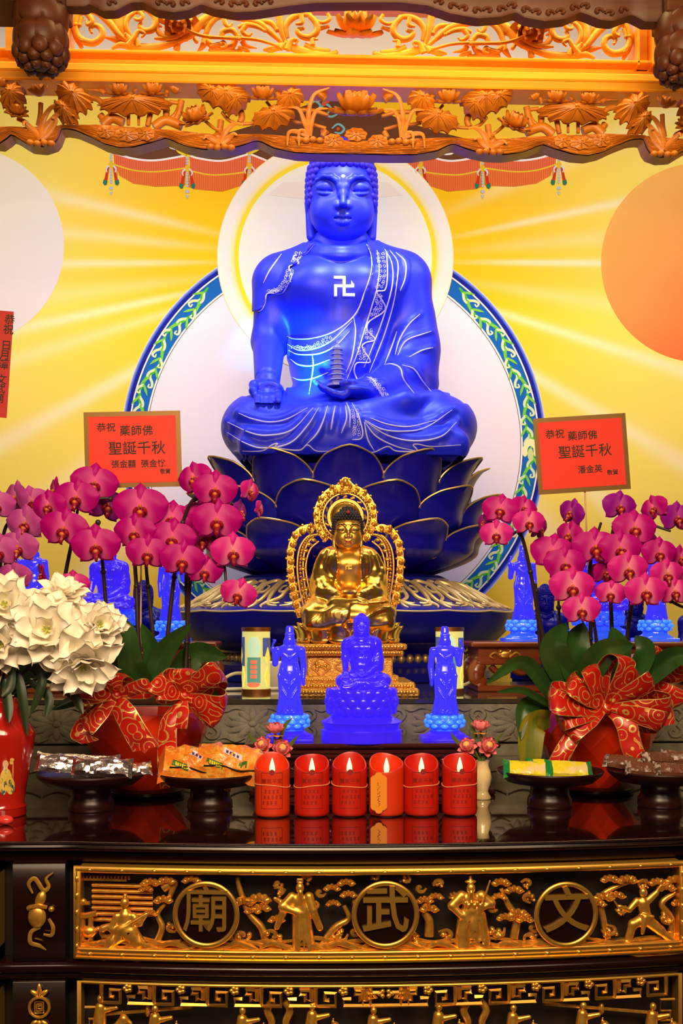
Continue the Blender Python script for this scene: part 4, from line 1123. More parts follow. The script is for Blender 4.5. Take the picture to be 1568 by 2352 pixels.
standing(1021, 1700, 2.77, 256, 'blue crystal bodhisattva on small stand, beside the right lantern, left hand raised', G1, True)
def seated(px, pyb, Y, scale, label, m, group=None, base=None, name='buddha_figure', ry=0.):
    """a small cast of the seated figure"""
    base_loc = P(px, pyb, Y)
    t = thing(name, label, 'statue', base_loc, group, rz=ry)
    off = np.array(t_big.location) - np.array([P(785, 1078, YB)[0], 0, 0])
    for ch in list(t_big.children):
        if ch.name.split('.')[0] in ('manji_emblem', 'forehead_jewel'): continue
        c = ch.copy(); C.objects.link(c); c.parent = t; c.scale = (scale,) * 3; c.location = (0, 0, base[1] if base else 0)
        mat_child(c, m[0])
        if 'label' in c: del c['label']
    if base:
        r, h = base
        x, y, z = base_loc
        mb = MB(); mb.lathe([(r * 1.05, 0), (r * 1.05, h * .20), (r * .98, h * .22), (r * 1.0, h * .30), (r * 1.06, h * .36), (r * .95, h * .40), (r * .80, h * .46), (r * .76, h * .5)], 40, base_loc); part('plinth', mb, m[2], t)
        mb = MB(); mb.lathe([(r * .74, h * .48), (r * .88, h * .56), (r * .93, h * .72), (r * .86, h * .97), (0, h * .985)], 40, base_loc); part('lotus_core', mb, m[0], t)
        for row, (zz, rr, n) in enumerate(((.60, .88, 18), (.74, .92, 18), (.89, .88, 18))):
            mb = MB()
            for k in range(n):
                a = 2 * pi * (k + .5 * (row % 2)) / n
                mb.ball((x + r * rr * cos(a), y + r * rr * sin(a), z + h * zz), (r * .06, r * .15, h * .105), 8, 5, Euler((0, 0, a)).to_matrix())
            part('petal_ring', mb, m[1], t)
    return t
u = 2.77 / F
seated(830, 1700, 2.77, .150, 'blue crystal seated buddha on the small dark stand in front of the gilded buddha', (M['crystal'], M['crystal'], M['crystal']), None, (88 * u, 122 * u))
# crystals on the two carved side stands
YC = 3.32
G2 = 'blue crystals on the side stands'
lit = (M['crystal_base'], M['crystal_tip'], M['crystal_base'])
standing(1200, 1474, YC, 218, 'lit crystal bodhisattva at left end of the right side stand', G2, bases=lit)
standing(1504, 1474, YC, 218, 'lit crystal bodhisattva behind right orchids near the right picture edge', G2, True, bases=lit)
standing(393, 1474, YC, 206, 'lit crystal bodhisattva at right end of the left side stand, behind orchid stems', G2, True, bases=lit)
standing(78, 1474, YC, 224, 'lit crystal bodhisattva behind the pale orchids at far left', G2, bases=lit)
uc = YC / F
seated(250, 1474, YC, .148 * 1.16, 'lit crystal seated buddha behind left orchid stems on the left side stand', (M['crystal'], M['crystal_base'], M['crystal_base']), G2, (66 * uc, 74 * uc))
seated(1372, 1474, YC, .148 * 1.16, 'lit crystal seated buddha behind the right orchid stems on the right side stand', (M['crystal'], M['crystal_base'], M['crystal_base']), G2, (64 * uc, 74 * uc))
YD = 3.62
G3 = 'dark blue figures at the back'
zd = LZ
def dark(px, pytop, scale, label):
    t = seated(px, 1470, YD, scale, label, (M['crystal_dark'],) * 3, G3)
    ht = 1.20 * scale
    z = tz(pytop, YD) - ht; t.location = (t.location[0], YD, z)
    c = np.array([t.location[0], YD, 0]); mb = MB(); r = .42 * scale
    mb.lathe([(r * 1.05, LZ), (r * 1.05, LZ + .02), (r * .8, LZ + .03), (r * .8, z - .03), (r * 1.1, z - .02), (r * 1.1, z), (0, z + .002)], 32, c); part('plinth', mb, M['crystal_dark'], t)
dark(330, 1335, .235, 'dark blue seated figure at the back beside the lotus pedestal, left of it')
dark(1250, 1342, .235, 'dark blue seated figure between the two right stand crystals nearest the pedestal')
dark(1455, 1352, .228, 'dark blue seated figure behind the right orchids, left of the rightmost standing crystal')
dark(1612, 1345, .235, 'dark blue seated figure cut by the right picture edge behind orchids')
# ---------------------------------------------------------------- carved wooden side stands
def side_stand(x0p, x1p, label):
    Y = 3.22; zt = tz(1475, Y); a, b = PZ(x0p, Y, 0)[0], PZ(x1p, Y, 0)[0]; D = .24
    t = thing('carved_stand', label, 'stand', ((a + b) / 2, Y + D / 2, LZ), 'carved wooden side stands')
    mb = MB(); mb.box((a, Y, zt - .014), (b, Y + D, zt), .004); part('top_board', mb, M['stand_wood'], t, smooth=False)
    mb = MB(); mb.box((a + .022, Y + .02, zt - .058), (b - .022, Y + D - .02, zt - .014)); part('frieze', mb, M['stand_wood'], t, smooth=False)
    mb = MB(); mb.box((a + .012, Y + .012, zt - .066), (b - .012, Y + D - .012, zt - .058), .003); part('moulding', mb, M['stand_wood'], t, smooth=False)
    mb = MB(); mb.box((a + .02, Y + .01, LZ), (b - .02, Y + D - .01, LZ + .018), .003); part('base_board', mb, M['stand_wood'], t, smooth=False)
    for x, q in ((a + .03, -1), (b - .03, 1)):
        for y in (Y + .035, Y + D - .035):
            mb = MB(); mb.tube(crom([(x, y, zt - .06), (x + q * .012, y, zt - .085), (x + q * .008, y, zt - .11), (x - q * .004, y, LZ + .03), (x + q * .006, y, LZ + .014)], 5), [.022, .028, .022, .017, .022], 10); part('leg', mb, M['stand_wood'], t)
    mb = MB(); n = max(2, int((b - a) / .07))
    for k in range(n):
        x = a + .06 + (b - a - .12) * (k + .5) / n
        mb.tube([(x + .03 * q, Y + .03, zt - .07 - .02 * (1 - q * q)) for q in np.linspace(-1, 1, 7)], .010, 6)
    part('carved_apron', mb, M['stand_wood'], t)
    for k in range(max(1, int((b - a) / .13))):
        x = a + .10 + k * .145
        if x > b - .06: break
        mb = MB(); z = zt - .036
        mb.ball((x, Y + .019, z), (.022, .006, .013), 10, 6)
        for q in (-1, 1): mb.tube(crom([(x + q * .012, Y + .018, z - .008), (x + q * .03, Y + .016, z + .006), (x + q * .044, Y + .016, z - .004), (x + q * .034, Y + .016, z - .012)], 4), [.004, .005, .004, .002], 6)
        for q in (-1, 1): mb.ball((x + q * .014, Y + .015, z + .009), .006, 7, 5)
        part('gilt_ornament', mb, M['gold_satin'], t, 'gilded relief ornament')
side_stand(1083, 1650, 'red-brown carved wooden stand behind the right orchids holding lit crystals')
side_stand(-90, 497, 'red-brown carved wooden stand behind the left orchids holding lit crystals')
# ---------------------------------------------------------------- centre dark stand
YT = 2.10; TZ = CZ - .412                                        # table top height
def centre_stand():
    Y = 2.68; a, b = PZ(560, Y, 0)[0], PZ(1150, Y, 0)[0]; zt = CZ - 270 * 2.77 / F; D = .22
    t = thing('offering_stand', 'low dark lacquered offering stand under the three blue crystals behind red candles', 'stand', ((a + b) / 2, Y + D / 2, TZ))
    mb = MB(); mb.box((a, Y, zt - .012), (b, Y + D, zt), .004); mb.box((a + .012, Y + .010, zt - .026), (b - .012, Y + D - .01, zt - .012), .003); part('top_board', mb, M['stand_dark'], t, smooth=False)
    mb = MB(); mb.box((a + .03, Y + .024, zt - .075), (b - .03, Y + D - .024, zt - .026)); part('frieze', mb, M['stand_dark'], t, smooth=False)
    mb = MB(); mb.box((a + .018, Y + .012, zt - .036), (b - .018, Y + D - .012, zt - .026), .003); mb.box((a + .02, Y + .014, zt - .083), (b - .02, Y + D - .014, zt - .075), .003); part('moulding', mb, M['stand_dark'], t, smooth=False)
    mb = MB(); mb.box((a + .012, Y + .006, TZ + .0), (b - .012, Y + D - .006, TZ + .014), .003); mb.box((a + .022, Y + .012, TZ + .014), (b - .022, Y + D - .012, TZ + .022), .003); part('base_board', mb, M['stand_dark'], t, smooth=False)
    for x in (a + .045, b - .045):
        for y in (Y + .035, Y + D - .035):
            mb = MB()
            for k in range(5): mb.ball((x, y, TZ + .024 + k * (zt - .08 - TZ - .024) / 4.2), (.020 - .002 * (k % 2), .020, .012), 10, 6)
            part('leg', mb, M['stand_dark'], t)
    for k in range(8):
        x = a + .07 + (b - a - .14) * k / 7; mb = MB()
        for q in (-1, 1): mb.tube(crom([(x, Y + .022, zt - .062), (x + q * .014, Y + .02, zt - .045), (x + q * .028, Y + .02, zt - .055), (x + q * .020, Y + .02, zt - .062)], 4), [.004, .005, .004, .002], 6)
        mb.ball((x, Y + .019, zt - .042), .008, 8, 6); part('carved_scroll', mb, M['stand_dark'], t)
    for xp in (772, 880):
        x = PZ(xp, Y, 0)[0]; mb = MB(); mb.ball((x, Y + .006, zt - .043), .008, 10, 7); part('brass_pull', mb, M['bronze'], t, 'small brass pull')
centre_stand()
# ---------------------------------------------------------------- printed lantern lamps, power strip, cables
M['lamp_glow'] = mat('lamp_film', (.62, .56, .12), .3, emit=(1., .92, .28), es=.55, noise=((.40, .45, .15), 26, .42, .62))
M['lamp_blue'] = mat('lamp_film_blue', (.10, .16, .42), .3, emit=(.10, .16, .5), es=.22)
M['lamp_mint'] = mat('lamp_film_mint', (.60, .85, .55), .3, emit=(.62, .95, .6), es=.5)
M['lamp_teal'] = mat('lamp_film_teal', (.12, .38, .30), .4, emit=(.12, .4, .3), es=.4)
M['lamp_red'] = mat('lamp_film_red', (.9, .25, .12), .4, emit=(1., .22, .10), es=.5)
M['lamp_yellow'] = mat('lamp_film_yellow', (.95, .75, .08), .4, emit=(1., .80, .12), es=.6)
def lantern(px, label, sgn):
    Y = 3.22; c = P(px, 1590, Y); c[2] = LZ; u = Y / F; r = 33 * u; h = 150 * u
    t = thing('lantern', label, 'lamp', c, 'printed lantern lamps')
    mb = MB(); mb.lathe([(r * 1.02, 0), (r * 1.02, 9 * u), (r * .96, 10 * u)], 40, c); part('base_cap', mb, M['bronze'], t)
    mb = MB(); mb.lathe([(r * .96, h - 10 * u), (r * 1.02, h - 9 * u), (r * 1.02, h), (0, h)], 40, c); part('top_cap', mb, M['bronze'], t)
    mb = MB(); mb.lathe([(r * .97, 9 * u), (r * .97, h - 9 * u)], 40, c, cap=False); part('glowing_film', mb, M['lamp_glow'], t)
    def patch(name, a0, a1, z0, z1, m, sh=None, lift=1.004, bump_=0):
        mb = MB(); A = []
        for i in range(13):
            a = a0 + (a1 - a0) * i / 12; w = 1. if sh is None else sh(i / 12)
            A.append([(c[0] + r * lift * sin(a), c[1] - r * lift * cos(a), c[2] + (z0 + (z1 - z0) * (.5 + (q - .5) * w)) * u) for q in np.linspace(0, 1, 7)])
        mb.grid(A); return part(name, mb, m, t)
    patch('print_sky', -1.45, -.85, 62, 128, M['lamp_blue']); patch('print_sky', .50, 1.3, 84, 126, M['lamp_blue'])
    patch('print_sky', -.62, -.45, 26, 70, M['lamp_blue'], lift=1.003)
    patch('print_jar', -.62, .34, 80, 128, M['lamp_mint'], lambda x: max(.25, 1 - (2 * x - 1) ** 4), 1.006)
    patch('print_board', -.60, .34, 24, 82, M['lamp_teal'], None, 1.009)
    for k in range(4): patch('print_character', -.36, .10, 34 + 11 * k, 42.5 + 11 * k, M['lamp_red'], None, 1.013)
    patch('print_mat', -.62, .30, 14, 26, M['lamp_red'], lambda x: max(.2, 1 - (2 * x - 1) ** 4), 1.009)
    for a, z0, z1 in ((-1.15, 12, 64), (.95, 12, 62), (-1.35, 66, 106), (.95, 66, 106)):
        patch('print_tower', a - .24, a + .24, z0, z1, M['lamp_yellow'], lambda x: max(.1, 1 - abs(2 * x - 1) ** 1.2), 1.012)
    L = bpy.data.lights.new('lantern_bulb', 'POINT'); L.energy = .5; L.color = (1, .85, .45); L.shadow_soft_size = .03
    return t
lantern(588, 'cylindrical glowing lantern printed with towers, left of the gilded buddha', 1)
lantern(1032, 'cylindrical glowing lantern printed with towers, right of the gilded buddha', -1)
ps = MB(); c = P(628, 1560, 3.36); ps.box((c[0] - .03, 3.345, LZ), (c[0] + .045, 3.375, LZ + .085), .006)
pw = thing('power_adapter', 'white plastic power adapter on the ledge behind the left lantern', 'adapter', (c[0], 3.36, LZ)); part('housing', ps, M['cable'], pw)
ps = MB(); ps.box((c[0] + .018, 3.3435, LZ + .045), (c[0] + .032, 3.345, LZ + .067)); part('socket_slot', ps, M['black'], pw, 'black socket slot')
def cable(pts, r, label, m=None):
    mb = MB(); mb.tube(crom(pts, 8), r, 8); solo('cable', mb, m or M['rope'], label, 'cable', 'cables on the ledge')
zc = LZ + .006
cable([(c[0] - .03, 3.36, LZ + .03), (c[0] - .11, 3.33, LZ + .05), (c[0] - .19, 3.30, LZ + .012), (c[0] - .30, 3.28, zc)], .005, 'cream cable leading left from the power adapter')
cable([(c[0] - .25, 3.25, zc), (c[0] - .1, 3.3, zc), (c[0] - .0, 3.31, zc), (c[0] + .1, 3.34, zc)], .005, 'cream cable lying flat on the ledge behind the left lantern', M['cable'])
c2 = P(1060, 1580, 3.3)
cable([(c2[0] - .06, 3.33, zc), (c2[0], 3.32, LZ + .012), (c2[0] + .05, 3.31, LZ + .03), (c2[0] + .09, 3.35, zc)], .005, 'cream cable curling behind the right lantern')
# ---------------------------------------------------------------- carved canopy in front of the wall
YK = 3.55
XC = P(815, 200, YK)[0]
def kz(py, dy=0.): return P(165, py, YK + dy)[2]                 # height read at the left end of the beam
def K(px, py, dy=0.): 
    p = P(px, py, YK + dy); return np.array([p[0], YK + dy, kz(py, dy)])
def mirx(v): v = np.array(v, float); v[..., 0] = 2 * XC - v[..., 0]; return v
canopy = thing('carved_canopy', 'golden carved wooden canopy beam with scroll frieze and lotus apron above the blue buddha', 'canopy', (XC, YK, kz(350)))
xl, xr = -2.4, 2.7
b = MB(); ty = YK
b.box((xl, ty - .055, kz(119, -.055)), (xr, ty + .05, kz(111, -.055)), .003)
b.prism([(xl, kz(150, -.03)), (xr, kz(150, -.03)), (xr, kz(113, -.03)), (xl, kz(113, -.03))], ty - .012, ty + .05)
b.box((xl, ty - .070, kz(162, -.07)), (xr, ty + .05, kz(143, -.07)), .004)
b.box((xl, ty - .062, kz(184, -.062)), (xr, ty + .05, kz(160, -.062)), .004)
part('beam', b, M['wood_gold'], canopy, smooth=False)
b = MB(); b.box((xl, ty - .03, kz(5)), (xr, ty + .05, kz(-22)), .004); part('top_rail', b, M['wood_gold'], canopy, smooth=False)
for q in (0, 1):
    x0, x1 = K(-10, 0)[0], K(165, 0)[0]
    if q: x0, x1 = 2 * XC - x1, 2 * XC - x0
    i = x0 if q else x1; s_ = 1 if q else -1
    for a, w, dy in ((0, .008, -.055), (.008, .045, -.012), (.045, .19, -.062)):
        b = MB(); xa, xb = sorted((i + s_ * a, i + s_ * w)); b.box((xa, ty + dy, kz(143)), (xb, ty + .05, kz(-5)), .002); part('frame_stile', b, M['wood_gold'], canopy, smooth=False)
z1_ = lambda L: [(150 + a / 3.92, b / 3.92) for a, b in L]
z2_ = lambda L: [(480 + a / 3.92, b / 3.92) for a, b in L]
STR = [(z1_(L), w, d) for L, w, d in (
    ([(150, 430), (95, 330), (80, 220), (130, 120), (200, 80)], [34, 46, 54, 56, 44], 0), ([(190, 88), (300, 112), (400, 200), (480, 300), (560, 360)], [40, 62, 66, 56, 40], -.01),
    ([(100, 240), (110, 320), (170, 370), (260, 380), (330, 320), (320, 250), (270, 225), (225, 250), (238, 290)], [44, 60, 66, 66, 60, 54, 44, 34, 26], -.015),
    ([(150, 100), (205, 130), (240, 190), (200, 220), (185, 180)], [40, 50, 46, 34, 20], -.02), ([(110, 150), (95, 225)], [34, 44], -.015), ([(150, 150), (130, 225)], [30, 36], -.018), ([(130, 330), (150, 370), (110, 340)], [30, 40, 20], -.02),
    ([(560, 350), (505, 250), (495, 160), (550, 80), (640, 50), (735, 58)], [44, 72, 66, 56, 50, 36], 0), ([(600, 330), (550, 230), (565, 150), (630, 100), (700, 90)], [30, 44, 46, 40, 24], -.012),
    ([(720, 60), (800, 125), (815, 200), (775, 255), (710, 262), (668, 222), (685, 192)], [46, 58, 60, 60, 54, 42, 28], -.012), ([(650, 80), (695, 130), (670, 165), (632, 160), (628, 135)], [34, 40, 36, 28, 20], -.02),
    ([(415, 430), (500, 395), (620, 410), (760, 415), (900, 390), (1050, 335), (1150, 275), (1215, 180), (1330, 95)], [26, 60, 72, 72, 62, 56, 66, 84, 60], -.004),
    ([(560, 400), (620, 330), (660, 270), (712, 290), (690, 318)], [50, 50, 40, 32, 20], -.02), ([(600, 410), (580, 340), (545, 300)], [50, 50, 30], -.015), ([(660, 405), (640, 350), (625, 320)], [44, 40, 24], -.018),
    ([(345, 330), (440, 345), (560, 385)], [10, 56, 50], 0), ([(410, 120), (430, 160), (460, 200)], [20, 50, 30], .01),
    ([(870, 225), (832, 215), (832, 262), (890, 318), (980, 318), (1100, 262)], [18, 34, 46, 50, 46, 34], -.01), ([(800, 330), (870, 330), (940, 330)], [20, 44, 30], -.01),
    ([(1030, 180), (1100, 250), (1250, 300), (1420, 312), (1568, 320)], [20, 30, 32, 32, 30], -.02), ([(1160, 320), (1180, 350)], [36, 36], -.02), ([(1250, 310), (1240, 380), (1195, 440)], [40, 62, 22], 0), ([(1000, 430), (1020, 360), (1090, 330)], [60, 50, 36], 0),
    ([(1270, 340), (1350, 405), (1450, 430), (1568, 440)], [54, 66, 56, 46], 0), ([(1300, 390), (1400, 370), (1440, 380)], [30, 44, 24], -.012), ([(1260, 290), (1300, 190), (1380, 120), (1480, 110)], [46, 60, 56, 46], 0),
    ([(1420, 110), (1440, 180), (1470, 215), (1500, 185)], [36, 44, 36, 20], -.015), ([(1405, 300), (1420, 255), (1500, 240), (1560, 300)], [46, 54, 54, 44], -.012), ([(1150, 230), (1250, 200), (1330, 110)], [40, 60, 50], 0))] + [(z2_(L), w, d) for L, w, d in (
    ([(100, 115), (220, 125), (340, 140), (460, 180), (560, 260), (650, 340)], [40, 50, 60, 62, 52, 36], 0), ([(330, 200), (300, 250), (350, 290), (382, 270)], [50, 46, 34, 20], -.015), ([(260, 215), (330, 190), (420, 200), (500, 240)], [30, 50, 44, 30], -.006),
    ([(240, 330), (200, 390), (130, 430), (20, 430)], [50, 66, 60, 50], 0), ([(300, 340), (330, 380), (425, 398)], [50, 44, 14], 0), ([(260, 400), (340, 420), (355, 465)], [40, 44, 36], 0), ([(100, 370), (130, 350), (150, 390), (110, 400)], [34, 34, 30, 20], -.015),
    ([(625, 60), (640, 180), (655, 260), (690, 340)], [66, 62, 48, 34], 0), ([(705, 300), (690, 200), (740, 125), (830, 85), (910, 90)], [36, 52, 60, 54, 40], 0), ([(895, 85), (962, 160), (968, 235), (905, 292), (830, 280), (795, 232), (848, 212)], [44, 58, 60, 60, 54, 46, 28], -.012),
    ([(830, 90), (835, 160), (790, 172)], [40, 42, 26], -.02), ([(485, 415), (560, 405), (680, 375), (800, 405), (950, 442), (1060, 450), (1140, 425)], [20, 60, 66, 70, 66, 56, 40], -.004), ([(550, 470), (560, 420), (640, 395)], [50, 46, 36], 0),
    ([(700, 410), (735, 330), (790, 318), (785, 350)], [56, 46, 34, 20], -.018), ([(640, 400), (690, 350)], [50, 36], -.01), ([(0, 312), (200, 312), (420, 322), (620, 375)], [28, 32, 30, 26], -.02), ([(930, 360), (930, 310), (972, 308)], [50, 36, 20], -.015), ([(860, 360), (950, 395), (1080, 405)], [44, 46, 24], -.006),
    ([(1065, 70), (1085, 120), (1020, 155), (930, 120)], [30, 36, 34, 20], -.008), ([(1000, 210), (1070, 190)], [40, 30], 0), ([(470, 150), (560, 170), (610, 230)], [30, 50, 40], 0))]
uk = YK / F
for q in (0, 1):
    for pts, w, d in STR:
        p = crom([K(a, b_, d - .01) for a, b_ in pts], 5)
        if q: p = mirx(p)
        mb = MB(); mb.tube(p, [v / 3.92 / 2 * uk * 1.06 for v in w], 8, flat=.85, nrm=(0, 1, 0)); e = p[-1]
        mb.ball(e, w[-1] / 3.92 / 2 * uk * 1.15, 8, 6)
        part('scroll_carving', mb, M['wood_gold'], canopy)
def petal(mb, c, axis, up, L, Wd, cup=.25, curl=.2, nu=6, nv=7, tip=1., thick=.0):
    """one cupped petal from c along axis, its inner face toward up"""
    a = V3(axis); a /= np.linalg.norm(a); n = V3(up); n = n - a * np.dot(n, a); n /= np.linalg.norm(n) + 1e-9; s = np.cross(a, n)
    A = []
    for j in range(nv + 1):
        v = j / nv; w = Wd / 2 * (max(1e-4, math.sin(pi * (.06 + .94 * v) ** .85)) ** .62 if v < 1 else .02) 
        row = []
        for i in range(nu + 1):
            u = -1 + 2 * i / nu
            row.append(V3(c) + a * L * (v - .06 * tip * abs(u) * v) + s * u * w + n * (cup * Wd * (u * u) * .5 - cup * L * math.sin(pi * v) * .35 - curl * L * max(0, v - .55) ** 2 * 2))
        A.append(row)
    A = np.array(A); mb.grid(A)
    if thick: mb.grid(A - n * thick)
    return mb
def lotus(c, s, spread=1., nrings=3, npet=9, face=(0, -.25, 1), pod=True):
    mb = MB(); ax = V3(face); ax /= np.linalg.norm(ax); e1 = np.cross(ax, [0, 1, .1]); e1 /= np.linalg.norm(e1); e2 = np.cross(ax, e1)
    for r in range(nrings):
        el = R_((8, 42, 68, 82)[r] if spread > .8 else (45, 66, 80, 86)[r]); L = s * (1., .95, .85, .7)[r]
        for k in range(npet):
            t = 2 * pi * (k + .5 * (r % 2)) / npet; d = e1 * cos(t) + e2 * sin(t)
            petal(mb, V3(c) + d * s * .12, d * cos(el) + ax * sin(el), ax * cos(el) - d * sin(el), L, s * .62, .35, -.12 if r else .15, 4, 6, thick=s * .04)
    if pod: mb.ball(V3(c) + ax * s * .35, (s * .34, s * .34, s * .4), 12, 8)
    return mb
def leafdisc(c, rx, rz, depth=.02, n=11, ph=0., rot=0., fold=0., thick=.008, ry=.03, ruf=.012):
    """ruffled lotus leaf carved in relief"""
    A = []; c = V3(c)
    for i in range(49):
        a = i * 2 * pi / 48; row = []
        for t in np.linspace(0, 1, 7):
            r = t * (1 + .07 * math.sin(n * a + ph) * t * t); x, z = rx * r * cos(a), rz * r * sin(a)
            y = -ry * (1 - t * t) + ruf * t * t * math.sin(n * a + ph + 1) + ruf * .25 * math.sin(n * 2 * a) * t - fold * abs(x)
            row.append(c + np.array([x * cos(rot) - z * sin(rot), y, x * sin(rot) + z * cos(rot)]))
        A.append(row)
    mb = MB(); A = np.array(A); mb.grid(A); mb.grid(A + np.array([0, thick, 0]))
    for k in range(n):
        a = 2 * pi * k / n
        mb.tube([c + np.array([rx * t * cos(a) * cos(rot) - rz * t * sin(a) * sin(rot), -ry * (1 - t * t) - .002, rx * t * cos(a) * sin(rot) + rz * t * sin(a) * cos(rot)]) for t in (.08, .35, .6, .85)], [.004, .003, .0025, .001], 5)
    return mb
def mirmb(mb): o = MB(); o.add(mirx(mb.V()), [f[::-1] for f in mb.f]); return o
WC = M['wood_carve']
z3_ = lambda L: [(a / 3.733, 170 + b / 3.733) for a, b in L]
z4_ = lambda L: [(400 + a / 3.733, 170 + b / 3.733) for a, b in L]
dz_ = lambda px: (px - 165) * .0202                              # drop of a level line across the picture
lev = lambda L: [(a, b - dz_(a)) for a, b in L]
top = lev([(-160, 290)] + z3_([(0, 445), (230, 450), (480, 440), (840, 430), (1100, 450), (1320, 470), (1490, 482)]) + z4_([(100, 490), (250, 510), (500, 520), (750, 520), (950, 530), (1250, 560), (1575, 578)]))
bot = lev([(-160, 318), (-60, 320)] + z3_([(0, 590), (60, 550), (100, 515), (170, 560), (250, 610), (370, 622), (470, 590), (498, 550), (466, 503), (540, 465), (640, 480), (780, 540), (900, 600), (1020, 630), (1150, 625), (1290, 590), (1420, 550), (1490, 575)]) + z4_([(0, 580), (100, 620), (250, 650), (400, 650), (550, 625), (700, 575), (740, 582), (850, 640), (1050, 680), (1300, 690), (1575, 692)]))
tp = [K(a, b_, -.04) for a, b_ in top]; bt = [K(a, b_, -.035) for a, b_ in bot]
for q in (0, 1):
    T = mirx(tp) if q else np.array(tp); B_ = mirx(bt) if q else np.array(bt)
    mb = MB(); pl = [(p[0], p[2]) for p in T] + [(p[0], p[2]) for p in B_[::-1]]
    # strip-wise solid between top line and scalloped bottom
    n = 120; tx = np.linspace(0, 1, n)
    Tl = np.cumsum(np.r_[0, np.linalg.norm(np.diff(T, axis=0), axis=1)]); Bl = np.cumsum(np.r_[0, np.linalg.norm(np.diff(B_, axis=0), axis=1)])
    xs_ = np.linspace(T[0][0], T[-1][0], n); tz_ = np.interp(xs_ if not q else -xs_, T[:, 0] if not q else -T[:, 0], T[:, 2]); bz_ = np.interp(xs_ if not q else -xs_, B_[:, 0] if not q else -B_[:, 0], B_[:, 2])
    A = []
    for i in range(n):
        h_ = tz_[i] - bz_[i]; row = []
        for t in np.linspace(0, 1, 25):
            row.append((xs_[i], YK - .035 - .012 * sin(pi * t) - .006 * abs(sin(pi * (t * 7 + .25 * sin(i * .35)))) , bz_[i] + h_ * t))
        row += [(xs_[i], YK + .03, tz_[i]), (xs_[i], YK + .03, bz_[i]), (xs_[i], YK - .03, bz_[i])]
        A.append(row)
    mb.grid(A); part('water_log', mb, WC, canopy)
def both(name, mk):
    mb = mk(); part(name, mb, WC, canopy); part(name, mirmb(mb), WC, canopy)
kk = lambda a, b_, dy=0.: K(a, b_ - dz_(a), dy)
f3 = lambda a, b_, dy=0.: kk(a / 3.733, 170 + b_ / 3.733, dy)
f4 = lambda a, b_, dy=0.: kk(400 + a / 3.733, 170 + b_ / 3.733, dy)
s3 = uk / 3.733
for f_, x, y, s, sp, face in ((f3, 345, 190, 105, .5, (-.2, -.4, 1)), (f3, 1020, 175, 105, 1, (0, -.45, 1)), (f3, 1312, 175, 112, 1, (0, -.45, 1)), (f3, 1490, 170, 62, .5, (.3, -.2, .8)), (f4, 190, 400, 140, .9, (-.3, -.7, .8)), (f4, 760, 215, 125, .9, (0, -.5, 1)), (f3, -10, 110, 90, .5, (.4, -.3, 1)), (f3, 140, 330, 100, .9, (.2, -.6, .5))):
    both('lotus_flower', lambda: lotus(f_(x, y, -.05), s * s3, sp, 3, 8, face))
part('lotus_flower', lotus(np.array([XC, YK - .06, f4(1560, 410)[2]]), 215 * s3, 1, 4, 10, (0, -.55, 1)), WC, canopy)
part('frieze_lotus', lotus(np.array([XC, YK - .03, kz(78)]), 60 * uk, 1, 4, 9, (0, -.45, 1)), M['wood_gold'], canopy)
for q in (0, 1):
    mb = lotus(K(410, 38, -.02), 46 * uk, 1, 3, 8, (0, -.6, -.8), False); part('frieze_lotus', mirmb(mb) if q else mb, M['wood_gold'], canopy)
for f_, x, y, rx, rz, n, rot, fold in ((f3, 1150, 265, 300, 82, 13, .04, 0), (f3, 640, 215, 165, 110, 11, -.6, .25), (f3, 560, 330, 130, 80, 9, -.8, 0), (f3, 110, 200, 120, 100, 9, 1.0, .1), (f4, 450, 205, 180, 95, 11, 0, .2), (f4, 330, 190, 150, 75, 9, -.5, 0), (f4, 850, 375, 185, 95, 11, .25, .15), (f4, 990, 230, 120, 90, 9, .5, .2), (f4, 540, 260, 130, 60, 9, .7, 0)):
    both('lotus_leaf', lambda: leafdisc(f_(x, y, -.04), rx * s3, rz * s3, n=n, rot=rot, fold=fold, ry=.04))
for f_, x, y, rx, rz in ((f3, 908, 495, 72, 55), (f3, 1085, 520, 102, 58), (f3, 1250, 512, 74, 58), (f4, 1365, 575, 82, 56)):
    both('lily_pad', lambda: leafdisc(f_(x, y, -.052), rx * s3, rz * s3, n=8, ry=.006, ruf=.0015))
part('lily_pad', leafdisc(np.array([XC, YK - .054, f4(1560, 588)[2]]), 92 * s3, 56 * s3, n=8, ry=.006, ruf=.0015), WC, canopy)
def tuft(f_, bx, by, blades, w=34):
    mb = MB()
    for L in blades: mb.tube(crom([f_(bx, by, -.05)] + [f_(a, b_, -.05 - .01 * i) for i, (a, b_) in enumerate(L)], 5), [w * s3 * .8, w * s3 * .8, w * s3 * .55, w * s3 * .2], 7, flat=.5, nrm=(0, 1, 0))
    for k in range(4): mb.ball(f_(bx - 90 + 60 * k, by + 30 + 8 * (k % 2), -.055), (34 * s3, .014, 26 * s3), 8, 6)
    return mb
both('reed_tuft', lambda: tuft(f3, 350, 560, ([(270, 470), (210, 415), (200, 440)], [(370, 400), (450, 280), (560, 260)], [(400, 450), (520, 330), (640, 360)], [(420, 500), (480, 400), (440, 370)])))
both('reed_tuft', lambda: tuft(f4, 400, 600, ([(370, 530), (380, 490), (350, 470)], [(440, 500), (520, 430), (590, 440)], [(330, 560), (270, 540), (250, 560)], [(460, 560), (510, 520), (540, 530)])))
both('reed_tuft', lambda: tuft(f4, 1160, 540, ([(1150, 350), (1200, 180), (1330, 120)], [(1110, 400), (1060, 300), (960, 290)], [(1180, 400), (1230, 310), (1320, 300)], [(1050, 500), (980, 510), (970, 620)], [(1120, 500), (1070, 500), (1070, 620)]), 26))
